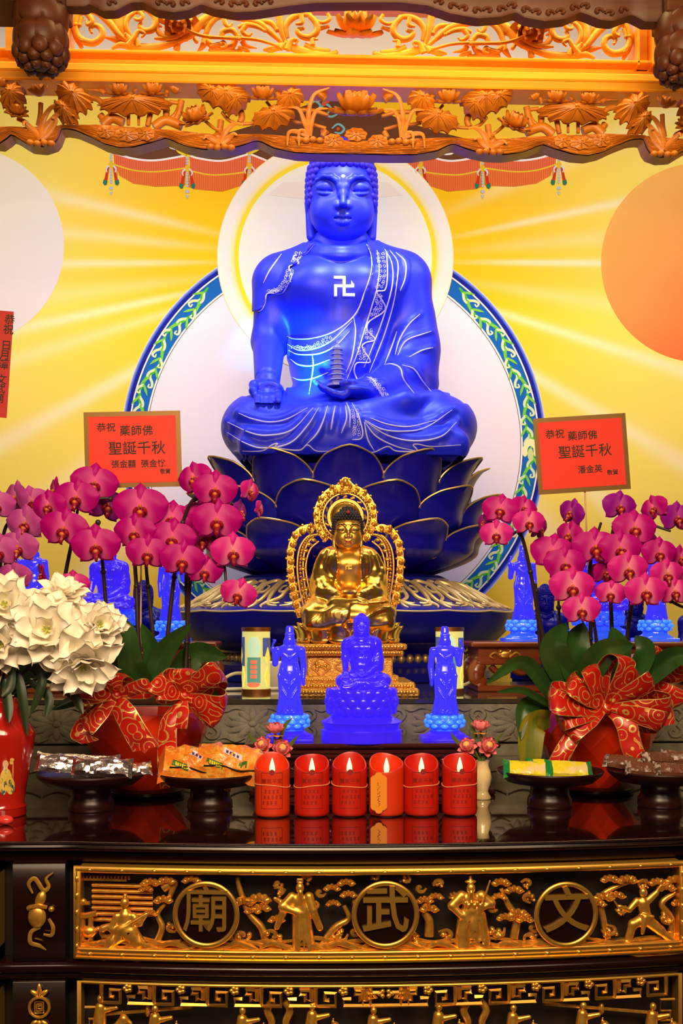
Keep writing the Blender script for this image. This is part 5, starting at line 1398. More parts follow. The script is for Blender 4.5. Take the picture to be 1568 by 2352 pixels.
for f_, pts, w in ((f3, [(1100, 330), (1100, 440)], 34), (f3, [(1188, 340), (1188, 440)], 26), (f3, [(1290, 330), (1265, 450)], 50), (f3, [(350, 250), (345, 340), (325, 440)], 44), (f3, [(150, 380), (230, 420), (230, 470)], 40), (f3, [(745, 130), (840, 140), (910, 165)], 28), (f3, [(770, 200), (840, 220), (890, 270)], 50), (f3, [(1450, 240), (1520, 250), (1568, 260)], 36),
                   (f3, [(1545, 260), (1510, 340), (1440, 400)], 46), (f3, [(1425, 300), (1425, 380)], 60), (f3, [(860, 350), (890, 400), (900, 440)], 60), (f4, [(560, 290), (580, 370), (560, 420)], 60), (f4, [(410, 330), (470, 400), (560, 430), (720, 425)], 32), (f4, [(980, 400), (1060, 420), (1160, 430), (1300, 470)], 34), (f4, [(1060, 310), (1200, 320), (1320, 360)], 40), (f4, [(260, 400), (330, 460), (400, 500)], 30), (f4, [(790, 240), (840, 300)], 26), (f4, [(400, 400), (390, 480), (380, 520)], 56), (f4, [(60, 230), (40, 330), (0, 420)], 60), (f4, [(1300, 490), (1270, 540)], 50),
                   (f3, [(140, 40), (160, 120)], 70), (f3, [(380, 50), (390, 130)], 44), (f3, [(480, 60), (520, 110), (560, 160)], 60), (f3, [(660, 80), (800, 90), (900, 170)], 50), (f3, [(930, 70), (960, 110)], 70), (f3, [(1110, 80), (1180, 150)], 70), (f3, [(1330, 70), (1300, 110)], 60), (f3, [(1450, 80), (1420, 200)], 44), (f4, [(240, 80), (300, 150)], 100), (f4, [(580, 80), (590, 180)], 56), (f4, [(740, 80), (850, 120), (900, 200)], 60), (f4, [(1060, 90), (1050, 170)], 60), (f4, [(1260, 90), (1240, 160), (1300, 220)], 70), (f3, [(880, 440), (960, 380), (1060, 420)], 90), (f3, [(1320, 460), (1420, 400), (1560, 450)], 90)):
    both('carved_stem', lambda: MB().tube(crom([f_(a, b_, .0) for a, b_ in pts], 5), [w / 2 * s3, w / 2 * s3 * .9], 8))
# ---------------------------------------------------------------- dark outer eave with two lotus pendants
YE = 3.2
eave = thing('outer_eave', 'dark carved outer eave with scalloped edge and lotus pendants at top of picture', 'canopy eave', P(784, 0, YE))
e1 = [(a / 1.96, b_ / 1.96) for a, b_ in ((200, 20), (315, 22), (380, 24), (402, 12), (460, 44), (520, 42), (590, 6), (640, 4), (700, 38), (780, 50), (850, 40), (905, 14), (960, 34), (1060, 50), (1150, 46), (1300, 22), (1420, 8), (1568, 6))]
e2 = [(768 + a / 1.96, b_ / 1.96) for a, b_ in ((150, 5), (300, 6), (420, 20), (520, 55), (650, 78), (750, 70), (820, 50), (860, 75), (950, 90), (1040, 80), (1110, 50), (1140, 60), (1200, 85), (1260, 90), (1310, 70), (1340, 60), (1400, 92), (1600, 96))]
pts = e1 + e2; A = []
px_s = np.linspace(pts[0][0], pts[-1][0], 220); py_s = np.interp(px_s, [p[0] for p in pts], [p[1] for p in pts])
for x, y in zip(px_s, py_s):
    p = P(x, y, YE); zt = P(784, -70, YE)[2]
    A.append([(p[0], YE, zt), (p[0], YE, p[2] + .010), (p[0], YE + .006, p[2]), (p[0], YE + .05, p[2]), (p[0], YE + .05, zt)])
mb = MB(); mb.grid(A); part('scalloped_edge', mb, M['wood_shaded'], eave)
for k in range(46):
    mb = MB()
    x = 170 + k * 28; y = np.interp(x, px_s, py_s) - 14
    if y < 4: continue
    c = P(x, y, YE - .004); q = 1 if k % 2 else -1
    mb.tube([(c[0] + q * .016 * (1 - t) * cos(5 * t), YE - .004, c[2] + .012 * (1 - t) * sin(5 * t)) for t in np.linspace(0, 1, 8)], [.004, .006, .006, .004], 6)
    part('eave_carving', mb, M['wood_shaded'], eave)
b = MB(); a0, a1 = P(-40, 0, YE), P(152, 24, YE); b.box((a0[0], YE - .05, a1[2]), (a1[0], YE + .1, a1[2] + .14), .004); part('corner_block', b, M['wood_shaded'], eave, smooth=False)
b = MB(); a0, a1 = P(1520, 46, YE), P(1640, 46, YE); b.box((a0[0], YE - .05, a0[2]), (a1[0], YE + .1, a0[2] + .16), .004); part('corner_block', b, M['wood_shaded'], eave, smooth=False)
for cx, cy in ((94, 20), (1566, 50)):
    c = P(cx, cy, YE); u = YE / F; R0 = 62 * u
    mb = MB(); mb.lathe([(R0 * .2, -140 * u), (R0 * .7, -125 * u), (R0 * .82, -95 * u), (R0 * .85, -60 * u), (R0 * .92, -25 * u), (R0 * .8, 0), (R0 * .8, 14 * u)], 24, c); part('pendant_core', mb, M['wood_shaded'], eave)
    for ring, (z0, rr, n, w, h_) in enumerate(((-22, .80, 7, 34, 34), (-72, .80, 8, 29, 32), (-104, .84, 9, 19, 20), (-122, .66, 9, 16, 15), (-136, .40, 7, 13, 10))):
        mb = MB()
        for k in range(n):
            a = 2 * pi * (k + .5 * (ring % 2)) / n
            mb.ball((c[0] + R0 * rr * cos(a), c[1] + R0 * rr * sin(a), c[2] + z0 * u), (w * u, 14 * u, h_ * u), 9, 7, Euler((0, 0, a + pi / 2)).to_matrix())
            if ring >= 2: mb.ball((c[0] + R0 * (rr + .14) * cos(a), c[1] + R0 * (rr + .14) * sin(a), c[2] + (z0 - 7) * u), 5 * u, 6, 4)
        part('pendant_petals', mb, M['wood_shaded'], eave)
# ---------------------------------------------------------------- the lacquered altar table
X0 = PZ(885, YT, 0)[0]
def fy(x):
    d = abs(x - X0)
    if d < .60: return YT + .052 * (d / .60) ** 2
    if d < .74: return YT + .050
    return YT + .050 + min(.05, (d - .74) * .4)
def tzz(py, Y=None): return CZ + (HZ - py) * (Y or YT + .012) / F
xw = 1.55
def segs(x0, x1): 
    n = max(2, int((x1 - x0) / .025)); return np.linspace(x0, x1, n + 1)
def bar(mb, x0, x1, z0, z1, y0, y1, bev=0.):
    """a rail that follows the bowed front; y offsets behind the front line"""
    A = []
    for x in segs(x0, x1):
        f = fy(x)
        A.append([(x, f + y1, z0), (x, f + y0 + bev, z0), (x, f + y0, z0 + bev), (x, f + y0, z1 - bev), (x, f + y0 + bev, z1), (x, f + y1, z1), (x, f + y1, z0)])
    mb.grid(A)
    for E_ in (A[0], A[-1]): mb.add(E_[:-1], [tuple(range(6))])
    return mb
table = thing('altar_table', 'dark lacquered altar table with gilded carved front panels and 廟武文 medallions', 'table', (X0, YT + .4, 0))
xs_ = segs(X0 - xw, X0 + xw)
A = []; AE = []
for x in xs_:
    f = fy(x)
    A.append([(x, YL - .04, TZ - .02), (x, YL - .04, TZ), (x, f + .03, TZ), (x, f + .012, TZ), (x, f + .005, TZ), (x, f + .005, TZ - .018), (x, YL - .04, TZ - .02)])
    AE.append([(x, f + .0049, TZ - .0003), (x, f + .002, TZ - .0006), (x, f, TZ - .0022), (x, f - .001, TZ - .004), (x, f + .003, TZ - .007), (x, f + .001, TZ - .011), (x, f + .006, TZ - .016), (x, f + .03, TZ - .018)])
mb = MB(); mb.grid(A); part('table_top', mb, M['rose_top'], table, ang=30)
mb = MB(); mb.grid(AE); part('moulded_edge', mb, M['rose'], table, ang=60)
mb = MB(); bar(mb, X0 - xw, X0 + xw, .02, TZ - .018, .055, .69); part('carcass', mb, M['black'], table, smooth=False)
mb = MB(); bar(mb, X0 - xw, X0 + xw, tzz(1990), TZ - .018, .022, .06, .004); part('top_cove', mb, M['rose'], table)
mb = MB(); bar(mb, X0 - xw, X0 + xw, tzz(2245), tzz(2219), .002, .06, .006); bar(mb, X0 - xw, X0 + xw, tzz(2262), tzz(2243), .012, .06, .004); part('middle_moulding', mb, M['rose'], table)
mb = MB(); bar(mb, X0 - xw, X0 + xw, .30, .34, .0, .06, .006); part('bottom_rail', mb, M['rose'], table)
GC = M['gold_carve']
def tx(px, y=.02): return PZ(px, YT + y, 0)[0]
xa, xb = X0 - .586, X0 + .586                                    # framed centre panel
def frame(x0, x1, zt, zb, name, w=.0135, wb=.024):
    mb = MB(); bar(mb, x0, x1, zt - w, zt, .008, .05, .003); bar(mb, x0, x1, zb, zb + wb, .008, .05, .003)
    for k in range(3): bar(mb, x0 + .004, x1 - .004, zb + .004 + k * wb / 3.2, zb + .004 + k * wb / 3.2 + .0022, .005, .012)
    bar(mb, x0 + .004, x1 - .004, zt - w * .62, zt - w * .38, .0055, .012)
    for a, b_ in ((x0, x0 + w), (x1 - w, x1)): bar(mb, a, b_, zb, zt, .008, .05, .003); bar(mb, a + w * .4, a + w * .6, zb + .01, zt - .01, .0055, .012)
    n = int((x1 - x0) / .06)
    for k in range(n):
        x = x0 + (x1 - x0) * (k + .5) / n
        mb.ball((x, fy(x) + .007, zb + wb * .5), (.006, .003, .004), 6, 4); mb.ball((x, fy(x) + .007, zt - w / 2), (.006, .003, .003), 6, 4)
    for k in range(5):
        z = zb + (zt - zb) * (k + .8) / 5.6
        for x in (x0 + w / 2, x1 - w / 2): mb.ball((x, fy(x) + .007, z), (.004, .003, .007), 6, 4)
    return part(name, mb, M['gold_satin'], table, 'gilded panel frame')
zt1, zb1 = tzz(1995), tzz(2214)
frame(xa, xb, zt1, zb1, 'panel_frame')
def front(px, py, dy=.03): 
    x = PZ(px, YT + dy, 0)[0]; Y = fy(x) + dy; p = P(px, py, Y); return np.array([p[0], fy(p[0]) + dy, p[2]])
uT = YT / F
# medallions
for px, ch, r in ((473, '廟', 77), (885, '武', 78), (1300, '文', 77)):
    c = front(px, 2101, .008); mb = MB(); R0 = r * uT
    sl = (fy(c[0] + .02) - fy(c[0] - .02)) / .04; rz = math.atan(sl)
    loc = lambda a, rr, d=0.: (c[0] + rr * cos(a), c[1] + sl * rr * cos(a) + d, c[2] + rr * sin(a))
    mb.tube([loc(a, R0 * .93) for a in np.linspace(0, 2 * pi, 65)[:-1]], .0048, 8, flat=.6, nrm=(0, 1, 0), closed=True)
    ring = part('medallion_ring', mb, M['gold_satin'], table)
    mb = MB(); A = [[loc(a, R0 * .93 * t, .003) for t in np.linspace(0, 1, 4)] for a in np.linspace(0, 2 * pi, 49)]; mb.grid(A); mb.grid(np.array(A) + np.array([0, .006, 0])); part('medallion_disc', mb, M['rose'], ring)
    mb = MB(); mb.text(ch, 112 * uT, FRONT((c[0], c[1] + .002, c[2] + .004), rz=rz), .005, bold=.0005 if ch == '廟' else .0014); part('medallion_character', mb, M['gold_satin'], ring, 'gilded character')
# carved scene: ground, house, trees, figures
u_ = uT
for seg in range(6):
    mb = MB(); xs0 = 185 + seg * 232
    for k in range(6):
        y0 = 2160 + k * 6.5
        mb.tube(crom([front(xs0 + j * 33, y0 + 6 * sin(j * 1.3 + k * 1.9 + seg), .030 - .003 * k) for j in range(8)], 4), [.0026, .0042, .0048, .0042, .0026], 6)
    for j in range(3): mb.tube(crom([front(xs0 + 20 + j * 80, 2178, .02), front(xs0 + 45 + j * 80, 2166, .018), front(xs0 + 70 + j * 80, 2172, .018), front(xs0 + 95 + j * 80, 2184, .018), front(xs0 + 80 + j * 80, 2188, .018)], 5), [.003, .0055, .0055, .004, .002], 6)
    part('ground_relief', mb, GC, table)
mb = MB()
for k in range(7):
    y = 2028 + k * 13; xb_ = 345 - max(0, 3 - k) * 0
    for i in range(1): 
        a, b_ = front(212, y, .045), front(352 if k < 6 else 300, y + 11, .045); bar(mb, a[0], b_[0], b_[2], a[2], .036, .05, .002)
for k in range(14):
    c = front(192 + k * 8, 2016, .04); mb.ball(c, (.0032, .004, .0045), 6, 4)
bar(mb, front(178, 2020)[0], front(290, 2020)[0], front(200, 2024)[2], front(200, 2019)[2], .034, .045)
part('house_relief', mb, GC, table)
mb = MB()
for x0, y0, y1 in ((190, 2160, 2100), (208, 2160, 2100)): mb.tube([front(x0, y0, .03), front(x0, y1, .03)], .005, 6)
mb.tube(crom([front(180, 2100, .03), front(195, 2104, .028), front(222, 2098, .03)], 4), .006, 6); mb.ball(front(205, 2140, .03), (.016, .01, .012), 8, 6); mb.ball(front(190, 2072, .035), (.008, .006, .008), 8, 6); mb.tube([front(182, 2075, .035), front(206, 2075, .035)], .004, 6)
part('furniture_relief', mb, GC, table)
def pine(trunk, clusters, wt=8):
    mb = MB(); mb.tube(crom([front(a, b_, .034) for a, b_ in trunk], 6), [wt * u_, wt * u_ * .9, wt * u_ * .7, wt * u_ * .5], 8)
    for cx, cy, r in clusters:
        r *= 1.22
        for i in range(5):
            a = (i - 2) * .62; c = front(cx + r * .75 * sin(a), cy - r * .45 * cos(a) + r * .25, .026)
            mb.ball(c, (r * .36 * u_, .006, r * .46 * u_), 8, 6, Euler((0, a, 0)).to_matrix())
            for j in (-1, 0, 1): mb.tube([c + np.array([0, -.005, -r * .2 * u_]), c + np.array([(sin(a) * .35 + j * .16) * r * u_, -.006, (cos(a) * .38) * r * u_])], [.0012, .0016], 4)
    part('pine_relief', mb, GC, table)
pine([(360, 2165), (372, 2130), (362, 2100), (380, 2075)], [(375, 2068, 16), (345, 2098, 12)], 9)
pine([(375, 2040), (400, 2026), (390, 2060)], [(345, 2028, 16), (335, 2042, 12), (382, 2024, 16), (440, 2022, 16)], 12)
pine([(610, 2165), (600, 2130), (570, 2095), (550, 2040), (545, 2015)], [(560, 2072, 18), (595, 2066, 20), (600, 2086, 16), (580, 2092, 14), (635, 2112, 14)], 10)
pine([(740, 2170), (770, 2130), (800, 2110), (790, 2080)], [(765, 2075, 12), (800, 2055, 14), (762, 2040, 14), (795, 2028, 15)], 10)
pine([(985, 2150), (985, 2115), (972, 2090), (980, 2070)], [(985, 2088, 16), (975, 2068, 14), (1000, 2060, 13)], 12)
pine([(1180, 2155), (1185, 2110), (1165, 2075), (1150, 2040)], [(1190, 2100, 18), (1160, 2108, 15), (1205, 2112, 15), (1180, 2045, 16), (1150, 2028, 16), (1145, 2060, 13)], 11)
pine([(1395, 2155), (1385, 2110), (1380, 2060), (1420, 2035), (1450, 2025)], [(1385, 2062, 18), (1415, 2058, 15), (1372, 2076, 14), (1440, 2022, 18), (1400, 2020, 16)], 9)
pine([(1545, 2165), (1540, 2110), (1520, 2075), (1560, 2045)], [(1530, 2040, 16), (1550, 2024, 18), (1510, 2028, 16), (1560, 2075, 14)], 11)
def relief(name, cx, cy, build):
    """a figure in high relief; sculpted in px of the photo about (cx, cy)"""
    s = SDF((-70, -22, -95), (70, 22, 95), 1.5); build(s); m = s.mesh(1); v = m.V(); c = front(cx, cy, .026); k = 1.16 if cy < 2200 else 1.
    o = MB(); o.add(np.stack([c[0] + v[:, 0] * u_ * k, c[1] + v[:, 1] * u_, c[2] + v[:, 2] * u_ * k], 1), m.f); part(name, o, GC, table, ang=0)
def musician(s):
    s.ell((-4, -8, 44), (9, 9, 10.5), 1); s.ell((-4, -2, 57), (5, 5, 5), 1); s.cone((-4, 0, 34), (-4, 0, 24), 4, 5, 2)
    s.cone((-4, 0, 16), (-2, 0, -12), 14, 18, 8); s.cone((-20, -4, 16), (-30, -6, -8), 8, 8, 4); s.cone((-30, -6, -8), (-6, -14, -12), 7, 5, 4)
    s.cone((12, -4, 16), (26, -8, 2), 8, 7, 4); s.cone((26, -8, 2), (38, -12, 18), 5, 4, 3); s.cone((-14, -15, -10), (40, -12, 22), 5, 4, 2); s.ell((-8, -14, -8), (14, 5, 10), 3)
    s.cone((-4, 0, -15), (-30, -4, -34), 17, 12, 6); s.cone((-30, -4, -34), (-46, -4, -66), 11, 8, 5); s.cone((6, -4, -16), (24, -6, -38), 18, 13, 6); s.cone((24, -6, -38), (22, -6, -64), 12, 14, 5)
    for k in range(5): s.cone((-36 + 14 * k, -14, -18), (-44 + 20 * k, -14, -60), 1.8, 1.8, 3, 's')
    s.cone((-48, -4, -8), (-36, -6, -2), 8, 5, 3)
def scholar(s):
    s.ell((4, -8, 60), (8.5, 9, 10.5), 1); s.box((4, -2, 74), (7, 6, 5), 2, 1); s.cone((5, -15, 52), (8, -16, 22), 5, 1.5, 1); s.cone((3, 0, 50), (4, 0, 40), 4, 6, 2); s.cone((2, 0, 32), (6, 0, 10), 14, 17, 6); s.cone((6, 0, 10), (12, 0, -64), 18, 24, 6)
    s.cone((-12, 0, 40), (-30, -6, 22), 10, 9, 4); s.cone((-30, -6, 22), (4, -14, 10), 9, 6, 4); s.cone((22, 0, 40), (30, -6, 14), 10, 9, 4); s.cone((30, -4, 14), (44, 0, -22), 8, 7, 4)
    s.cone((-28, -2, 14), (-42, 0, -20), 9, 6, 4); s.cone((-34, 0, 30), (-46, -4, 38), 6, 4, 2)
    for k in range(5): s.cone((-2 + 7 * k, -20, 4), (-8 + 10 * k, -23, -60), 1.8, 1.8, 3, 's')
    s.cone((-8, -12, -70), (34, -12, -70), 5, 5, 2)
def warrior(s):
    s.ell((-2, -9, 58), (9, 9, 10.5), 1); s.ell((-2, -2, 70), (12, 7, 4), 1); s.cone((-2, -2, 70), (-2, -2, 80), 5, 3, 1); s.cone((-2, -16, 50), (-2, -16, 38), 5, 2, 1); s.cone((-2, 0, 48), (-2, 0, 40), 5, 6, 2); s.cone((-2, 0, 32), (0, 0, 6), 17, 17, 6); s.ell((0, -10, 12), (18, 8, 10), 4)
    s.cone((-20, 0, 40), (-40, -6, 22), 12, 9, 4); s.cone((-40, -6, 22), (-22, -12, 4), 9, 7, 3); s.cone((20, 0, 40), (40, -4, 26), 12, 9, 4); s.cone((40, -4, 26), (16, -14, 18), 8, 6, 3)
    s.cone((14, -17, 10), (36, -14, 74), 3.2, 2, 1); s.cone((-10, 0, 0), (-18, -2, -60), 18, 17, 5); s.cone((12, 0, 0), (20, -2, -52), 18, 19, 5); s.cone((-16, -4, -62), (-12, -6, -74), 11, 10, 4); s.cone((16, -4, -60), (24, -6, -76), 11, 10, 4)
    s.ell((0, -16, -20), (12, 6, 24), 4); s.ell((18, -16, -48), (10, 6, 8), 3)
    for k in range(6): s.ell((-14 + 6 * k, -18, 30 - (k % 2) * 5), (4, 4, 5), 1)
    for k in range(4): s.cone((-16 + 10 * k, -17, -8), (-24 + 15 * k, -19, -50), 1.8, 1.8, 3, 's')
def fighter(s):
    s.ell((-3, -8, 54), (8.5, 9, 10), 1); s.ell((-2, -2, 66), (5, 5, 4.5), 1); s.cone((-2, 0, 46), (-2, 0, 38), 4, 5, 2); s.cone((-1, 0, 30), (4, 0, 2), 12, 12, 6); s.cone((-14, 0, 34), (-32, -8, 18), 8, 6, 3); s.cone((-32, -8, 18), (-52, -12, 26), 5.5, 4, 2)
    s.cone((10, 0, 36), (26, 0, 50), 8, 6, 3); s.cone((26, 0, 50), (36, -2, 66), 5, 3, 2); s.cone((4, 0, -2), (-24, -6, -12), 13, 10, 5); s.cone((-24, -6, -12), (-34, -6, -46), 9, 8, 4); s.cone((6, 0, -4), (34, -2, -26), 13, 10, 5); s.cone((34, -2, -26), (58, -2, -48), 9, 7, 4)
    s.ell((-38, -8, -50), (12, 8, 6), 3); s.cone((-8, -12, 8), (16, -12, 4), 4, 4, 2); s.cone((0, -12, 2), (-6, -14, -28), 7, 4, 3); s.cone((-54, -12, 22), (-68, -12, 44), 2.5, 2, 1)
relief('musician_relief', 292, 2122, musician); relief('scholar_relief', 684, 2106, scholar); relief('warrior_relief', 1082, 2104, warrior); relief('fighter_relief', 1478, 2108, fighter)
mb = MB()
for x, y in ((820, 2070), (815, 2140), (965, 2040), (1240, 2090), (1225, 2130), (735, 2050)): 
    mb.tube(crom([front(x + 14 * (1 - t) * cos(5.5 * t), y + 12 * (1 - t) * sin(5.5 * t), .03) for t in np.linspace(0, 1, 7)], 3), [.002, .0045, .0045, .003], 6)
part('cloud_relief', mb, GC, table)
for k, (x, y, r) in enumerate(((240, 2140, 20), (395, 2130, 16), (556, 2150, 20), (625, 2150, 22), (640, 2050, 17), (720, 2080, 14), (780, 2150, 20), (640, 2030, 14), (950, 2150, 20), (1010, 2030, 16), (1025, 2150, 22), (1040, 2060, 13), (1140, 2140, 22), (1130, 2085, 14), (1215, 2060, 18), (1220, 2155, 20), (1210, 2030, 15), (1400, 2140, 20), (1425, 2090, 16), (1530, 2110, 20), (1540, 2150, 22), (1480, 2030, 16), (705, 2020, 14), (860, 2015, 13), (930, 2020, 14))):
    mb = MB(); rr = random.Random(k)
    for j in range(7):
        a = rr.uniform(0, 6.28); q = rr.uniform(.2, .9) * r; mb.ball(front(x + q * cos(a), y + q * sin(a) * .8, .034 + rr.uniform(-.006, .004)), (r * .34 * u_, .008, r * .30 * u_), 8, 6, Euler((0, a, 0)).to_matrix())
    mb.tube(crom([front(x + r * (1 - t) * cos(5 * t + k), y + r * .8 * (1 - t) * sin(5 * t + k), .026) for t in np.linspace(0, 1, 6)], 3), [.002, .004, .004, .002], 6)
    part('foliage_relief', mb, GC, table)
# corner post with ornaments
zlo = .40
for s_ in (-1, 1):
    a, b_ = (X0 + s_ * .602, X0 + s_ * .700); a, b_ = min(a, b_), max(a, b_)
    mb = MB(); bar(mb, a, b_, zb1 - .004, zt1 + .006, .010, .06, .004); bar(mb, a, b_, zlo, tzz(2262), .010, .06, .004); part('corner_post', mb, M['rose'], table)
    dx = tx(96) - X0
    fp = lambda px, py, d=.004: (lambda p: np.array([X0 + (p[0] - X0) * -s_ if s_ > 0 else p[0], p[1], p[2]]))(front(px, py, d))
    mb = MB(); mb.ball(fp(85, 2106), (.017, .008, .022), 12, 8); mb.ball(fp(93, 2066), (.010, .007, .017), 10, 8, Euler((0, .35, 0)).to_matrix()); mb.tube([fp(66, 2084, 0), fp(88, 2080, -.003), fp(108, 2084, 0)], .004, 6); mb.ball(fp(118, 2088), .006, 8, 6); mb.ball(fp(66, 2086), .005, 8, 6)
    mb.tube(crom([fp(75, 2052), fp(66, 2030), (fp(80, 2018)), fp(100, 2045), fp(112, 2036), fp(106, 2018), fp(122, 2004)], 6), [.002, .004, .0045, .0045, .004, .003, .001], 6, flat=.5, nrm=(0, 1, 0))
    mb.tube(crom([fp(92, 2130), fp(72, 2140), fp(70, 2164), fp(90, 2172), fp(106, 2182)], 6), [.003, .0045, .0045, .004, .001], 6, flat=.5, nrm=(0, 1, 0)); mb.tube(crom([fp(112, 2110), fp(122, 2130), fp(118, 2148), fp(100, 2146)], 6), [.003, .0045, .004, .002], 6, flat=.5, nrm=(0, 1, 0))
    part('gourd_ornament', mb, GC, table, 'gilded gourd with ribbons')
    mb = MB(); c = fp(90, 2314); mb.tube([(c[0] + 23 * u_ * cos(t), c[1], c[2] + 23 * u_ * sin(t)) for t in np.linspace(0, 2 * pi, 41)[:-1]], .003, 6, closed=True)
    mb.tube([c + np.array(q) * u_ for q in ((-10, 0, -13), (-10, 0, 13), (10, 0, 13), (10, 0, -13), (-10, 0, -13))], .0014, 5)
    for q in ([(-6, -8), (-6, 8)], [(-6, 8), (6, 8)], [(6, 8), (6, -8)], [(-3, 3), (4, 4)], [(-3, -2), (4, -4)], [(-6, -9), (5, -8)]): mb.tube([c + np.array([a_ * u_, 0, e_ * u_]) for a_, e_ in q], .0012, 5)
    for q, L in ((0, 30), (-.9, 22), (.9, 22)): mb.ball(c + np.array([sin(q) * 15 * u_, 0, (27 + L * .5 * cos(q)) * u_]), (6 * u_, .004, L * .5 * u_), 8, 6, Euler((0, q, 0)).to_matrix())
    for q in (-.9, 0, .9): mb.ball(c + np.array([sin(q) * 16 * u_, 0, -(32 + 8 * cos(q)) * u_]), (6 * u_, .004, 11 * u_), 8, 6, Euler((0, -q, 0)).to_matrix())
    part('roundel_ornament', mb, GC, table, 'gilded roundel with leaves')
    # wing panels
    a, b_ = (X0 - 1.35, X0 - .725) if s_ < 0 else (X0 + .725, X0 + 1.35)
    frame(a, b_, zt1, zb1, 'wing_frame')
    mb = MB()
    for k in range(7):
        x = b_ - .03 - k * .09 if s_ < 0 else a + .03 + k * .09
        for j in range(7):
            z = zb1 + .03 + j * .02; mb.ball((x + .012 * sin(j * 2. + k), fy(x) + .034, z), (.012, .012, .014), 8, 6)
        mb.tube(crom([(x, fy(x) + .03, zb1 + .03), (x + .01, fy(x) + .025, zb1 + .07), (x - .012, fy(x) + .025, zb1 + .11), (x + .004, fy(x) + .03, zb1 + .15)], 5), [.012, .009, .011, .005], 8)
    part('wing_relief', mb, GC, table)
    mb = MB(); bar(mb, a, b_, tzz(2262) - .016, tzz(2262) - .004, .010, .05, .003); xx = b_ - .012 if s_ < 0 else a; bar(mb, xx, xx + .012, zlo, tzz(2262) - .004, .010, .05, .003)
    for k in range(4):
        xk = (b_ - .05) if s_ < 0 else a + .05; z = tzz(2262) - .05 - k * .05
        mb.tube([(xk - .02, fy(xk) + .02, z), (xk + .02, fy(xk) + .02, z), (xk + .02, fy(xk) + .02, z - .02), (xk - .006, fy(xk) + .02, z - .02), (xk - .006, fy(xk) + .02, z - .034)], .003, 4)
    part('wing_fret', mb, M['gold_satin'], table)
# lower lattice panel: key fret with little blossoms
mb = MB(); zt2 = tzz(2264)
bar(mb, xa + .006, xa + .014, zlo, zt2, .012, .05, .002); bar(mb, xb - .014, xb - .006, zlo, zt2, .012, .05, .002); bar(mb, xa + .006, xb - .006, zt2 - .006, zt2, .012, .05, .002)
W0 = 125
def fret(px, py): return front(px, py, .018)
def drop(px): 
    return 0
base_y = 2263
def fz(px, k): x = tx(px); return np.array([x, fy(x) + .016, zt2 - k * u_])
cxp = 885
for q in (-1, 1):
    for j in range(5):
        x0 = cxp + q * (35 + j * W0); X_ = lambda t: x0 + q * t
        for L in ([(0, 2), (0, 50), (62, 50), (62, 34), (44, 34)], [(125, 2), (125, 50), (80, 50), (80, 20), (104, 20), (104, 36), (94, 36)], [(10, 10), (10, 38), (24, 38), (24, 24), (36, 24), (36, 12), (14, 12)]):
            mb.tube([fz(X_(a_), b2) for a_, b2 in L], .0042, 4)
        for t in np.linspace(0, 2 * pi, 6)[:-1]: mb.ball(fz(X_(62 + 7 * cos(t)), 14 + 6 * sin(t)) + np.array([0, -.003, 0]), .0048, 6, 4)
mb.tube([fz(cxp - 52, 2), fz(cxp - 52, 50), fz(cxp + 52, 50), fz(cxp + 52, 2)], .0042, 4)
for q in (-1, 1): mb.tube([fz(cxp + q * 14, 20), fz(cxp + q * 38, 20), fz(cxp + q * 38, 10), fz(cxp + q * 22, 32), fz(cxp + q * 40, 34)], .0038, 4)
for t in np.linspace(0, 2 * pi, 7)[:-1]: mb.ball(fz(cxp + 14 * cos(t), 22 + 6 * sin(t)), .005, 6, 4)
part('key_fret', mb, M['gold_satin'], table, 'gilded key fret border')
for q in (0, 1):
    mb = MB(); x0 = (xa + .02) if q == 0 else (xb - .02); s_ = 1 if q == 0 else -1
    for k in range(5):
        z = zt2 - .052 - k * .05
        mb.tube([(x0, fy(x0) + .018, z), (x0 + s_ * .028, fy(x0) + .018, z), (x0 + s_ * .028, fy(x0) + .018, z - .022), (x0 + s_ * .008, fy(x0) + .018, z - .022), (x0 + s_ * .008, fy(x0) + .018, z - .04), (x0 + s_ * .028, fy(x0) + .018, z - .04)], .003, 4)
    part('side_fret', mb, M['gold_satin'], table, 'gilded side fret')
def dim(name, mk): mb = MB(); mk(mb); part(name, mb, GC, table)
for a_, b2 in (((240, 2330), (440, 2314)), ((1250, 2306), (1510, 2328))):
    mb = MB(); mb.tube([front(*a_, .03), front(*b2, .03)], .0034, 6); mb.ball((front(*a_, .03) + front(*b2, .03)) / 2, (.006, .008, .012), 7, 5); part('spear_relief', mb, GC, table)
def horse(s):
    s.cone((-40, 0, -30), (30, 0, -34), 22, 24, 8); s.cone((34, 0, -24), (50, -4, 6), 16, 10, 6); s.cone((50, -4, 6), (68, -6, -6), 9, 5, 4); s.cone((44, 0, 14), (46, 0, 22), 3, 2, 2); s.cone((-40, -4, -30), (-56, -4, -70), 10, 6, 4); s.cone((34, -4, -40), (44, -6, -80), 9, 6, 4); s.cone((-58, 0, -10), (-66, 0, -50), 5, 8, 3)
    s.cone((-6, -4, 0), (-4, -4, 34), 16, 12, 5); s.ell((-3, -9, 55), (8, 8, 9.5), 1); s.cone((10, -6, 28), (34, -10, 34), 7, 5, 3)
for cx_, cy_ in ((235, 2345), (360, 2368), (560, 2372), (720, 2362), (860, 2372), (1010, 2364), (1180, 2366), (1340, 2360), (1500, 2362)): relief('rider_relief', cx_, cy_, horse)
for px in (640, 1090):
    mb = MB()
    for q in (-1, 1): mb.tube(crom([front(px + q * 14, 2300, .03), front(px + q * 26, 2320, .03), front(px + q * 16, 2352, .03), front(px + q * 40, 2380, .03)], 5), [.007, .008, .007, .006], 8)
    part('tree_relief', mb, GC, table)
M['glass'] = bpy.data.materials.new('clear_glass'); M['glass'].use_nodes = True
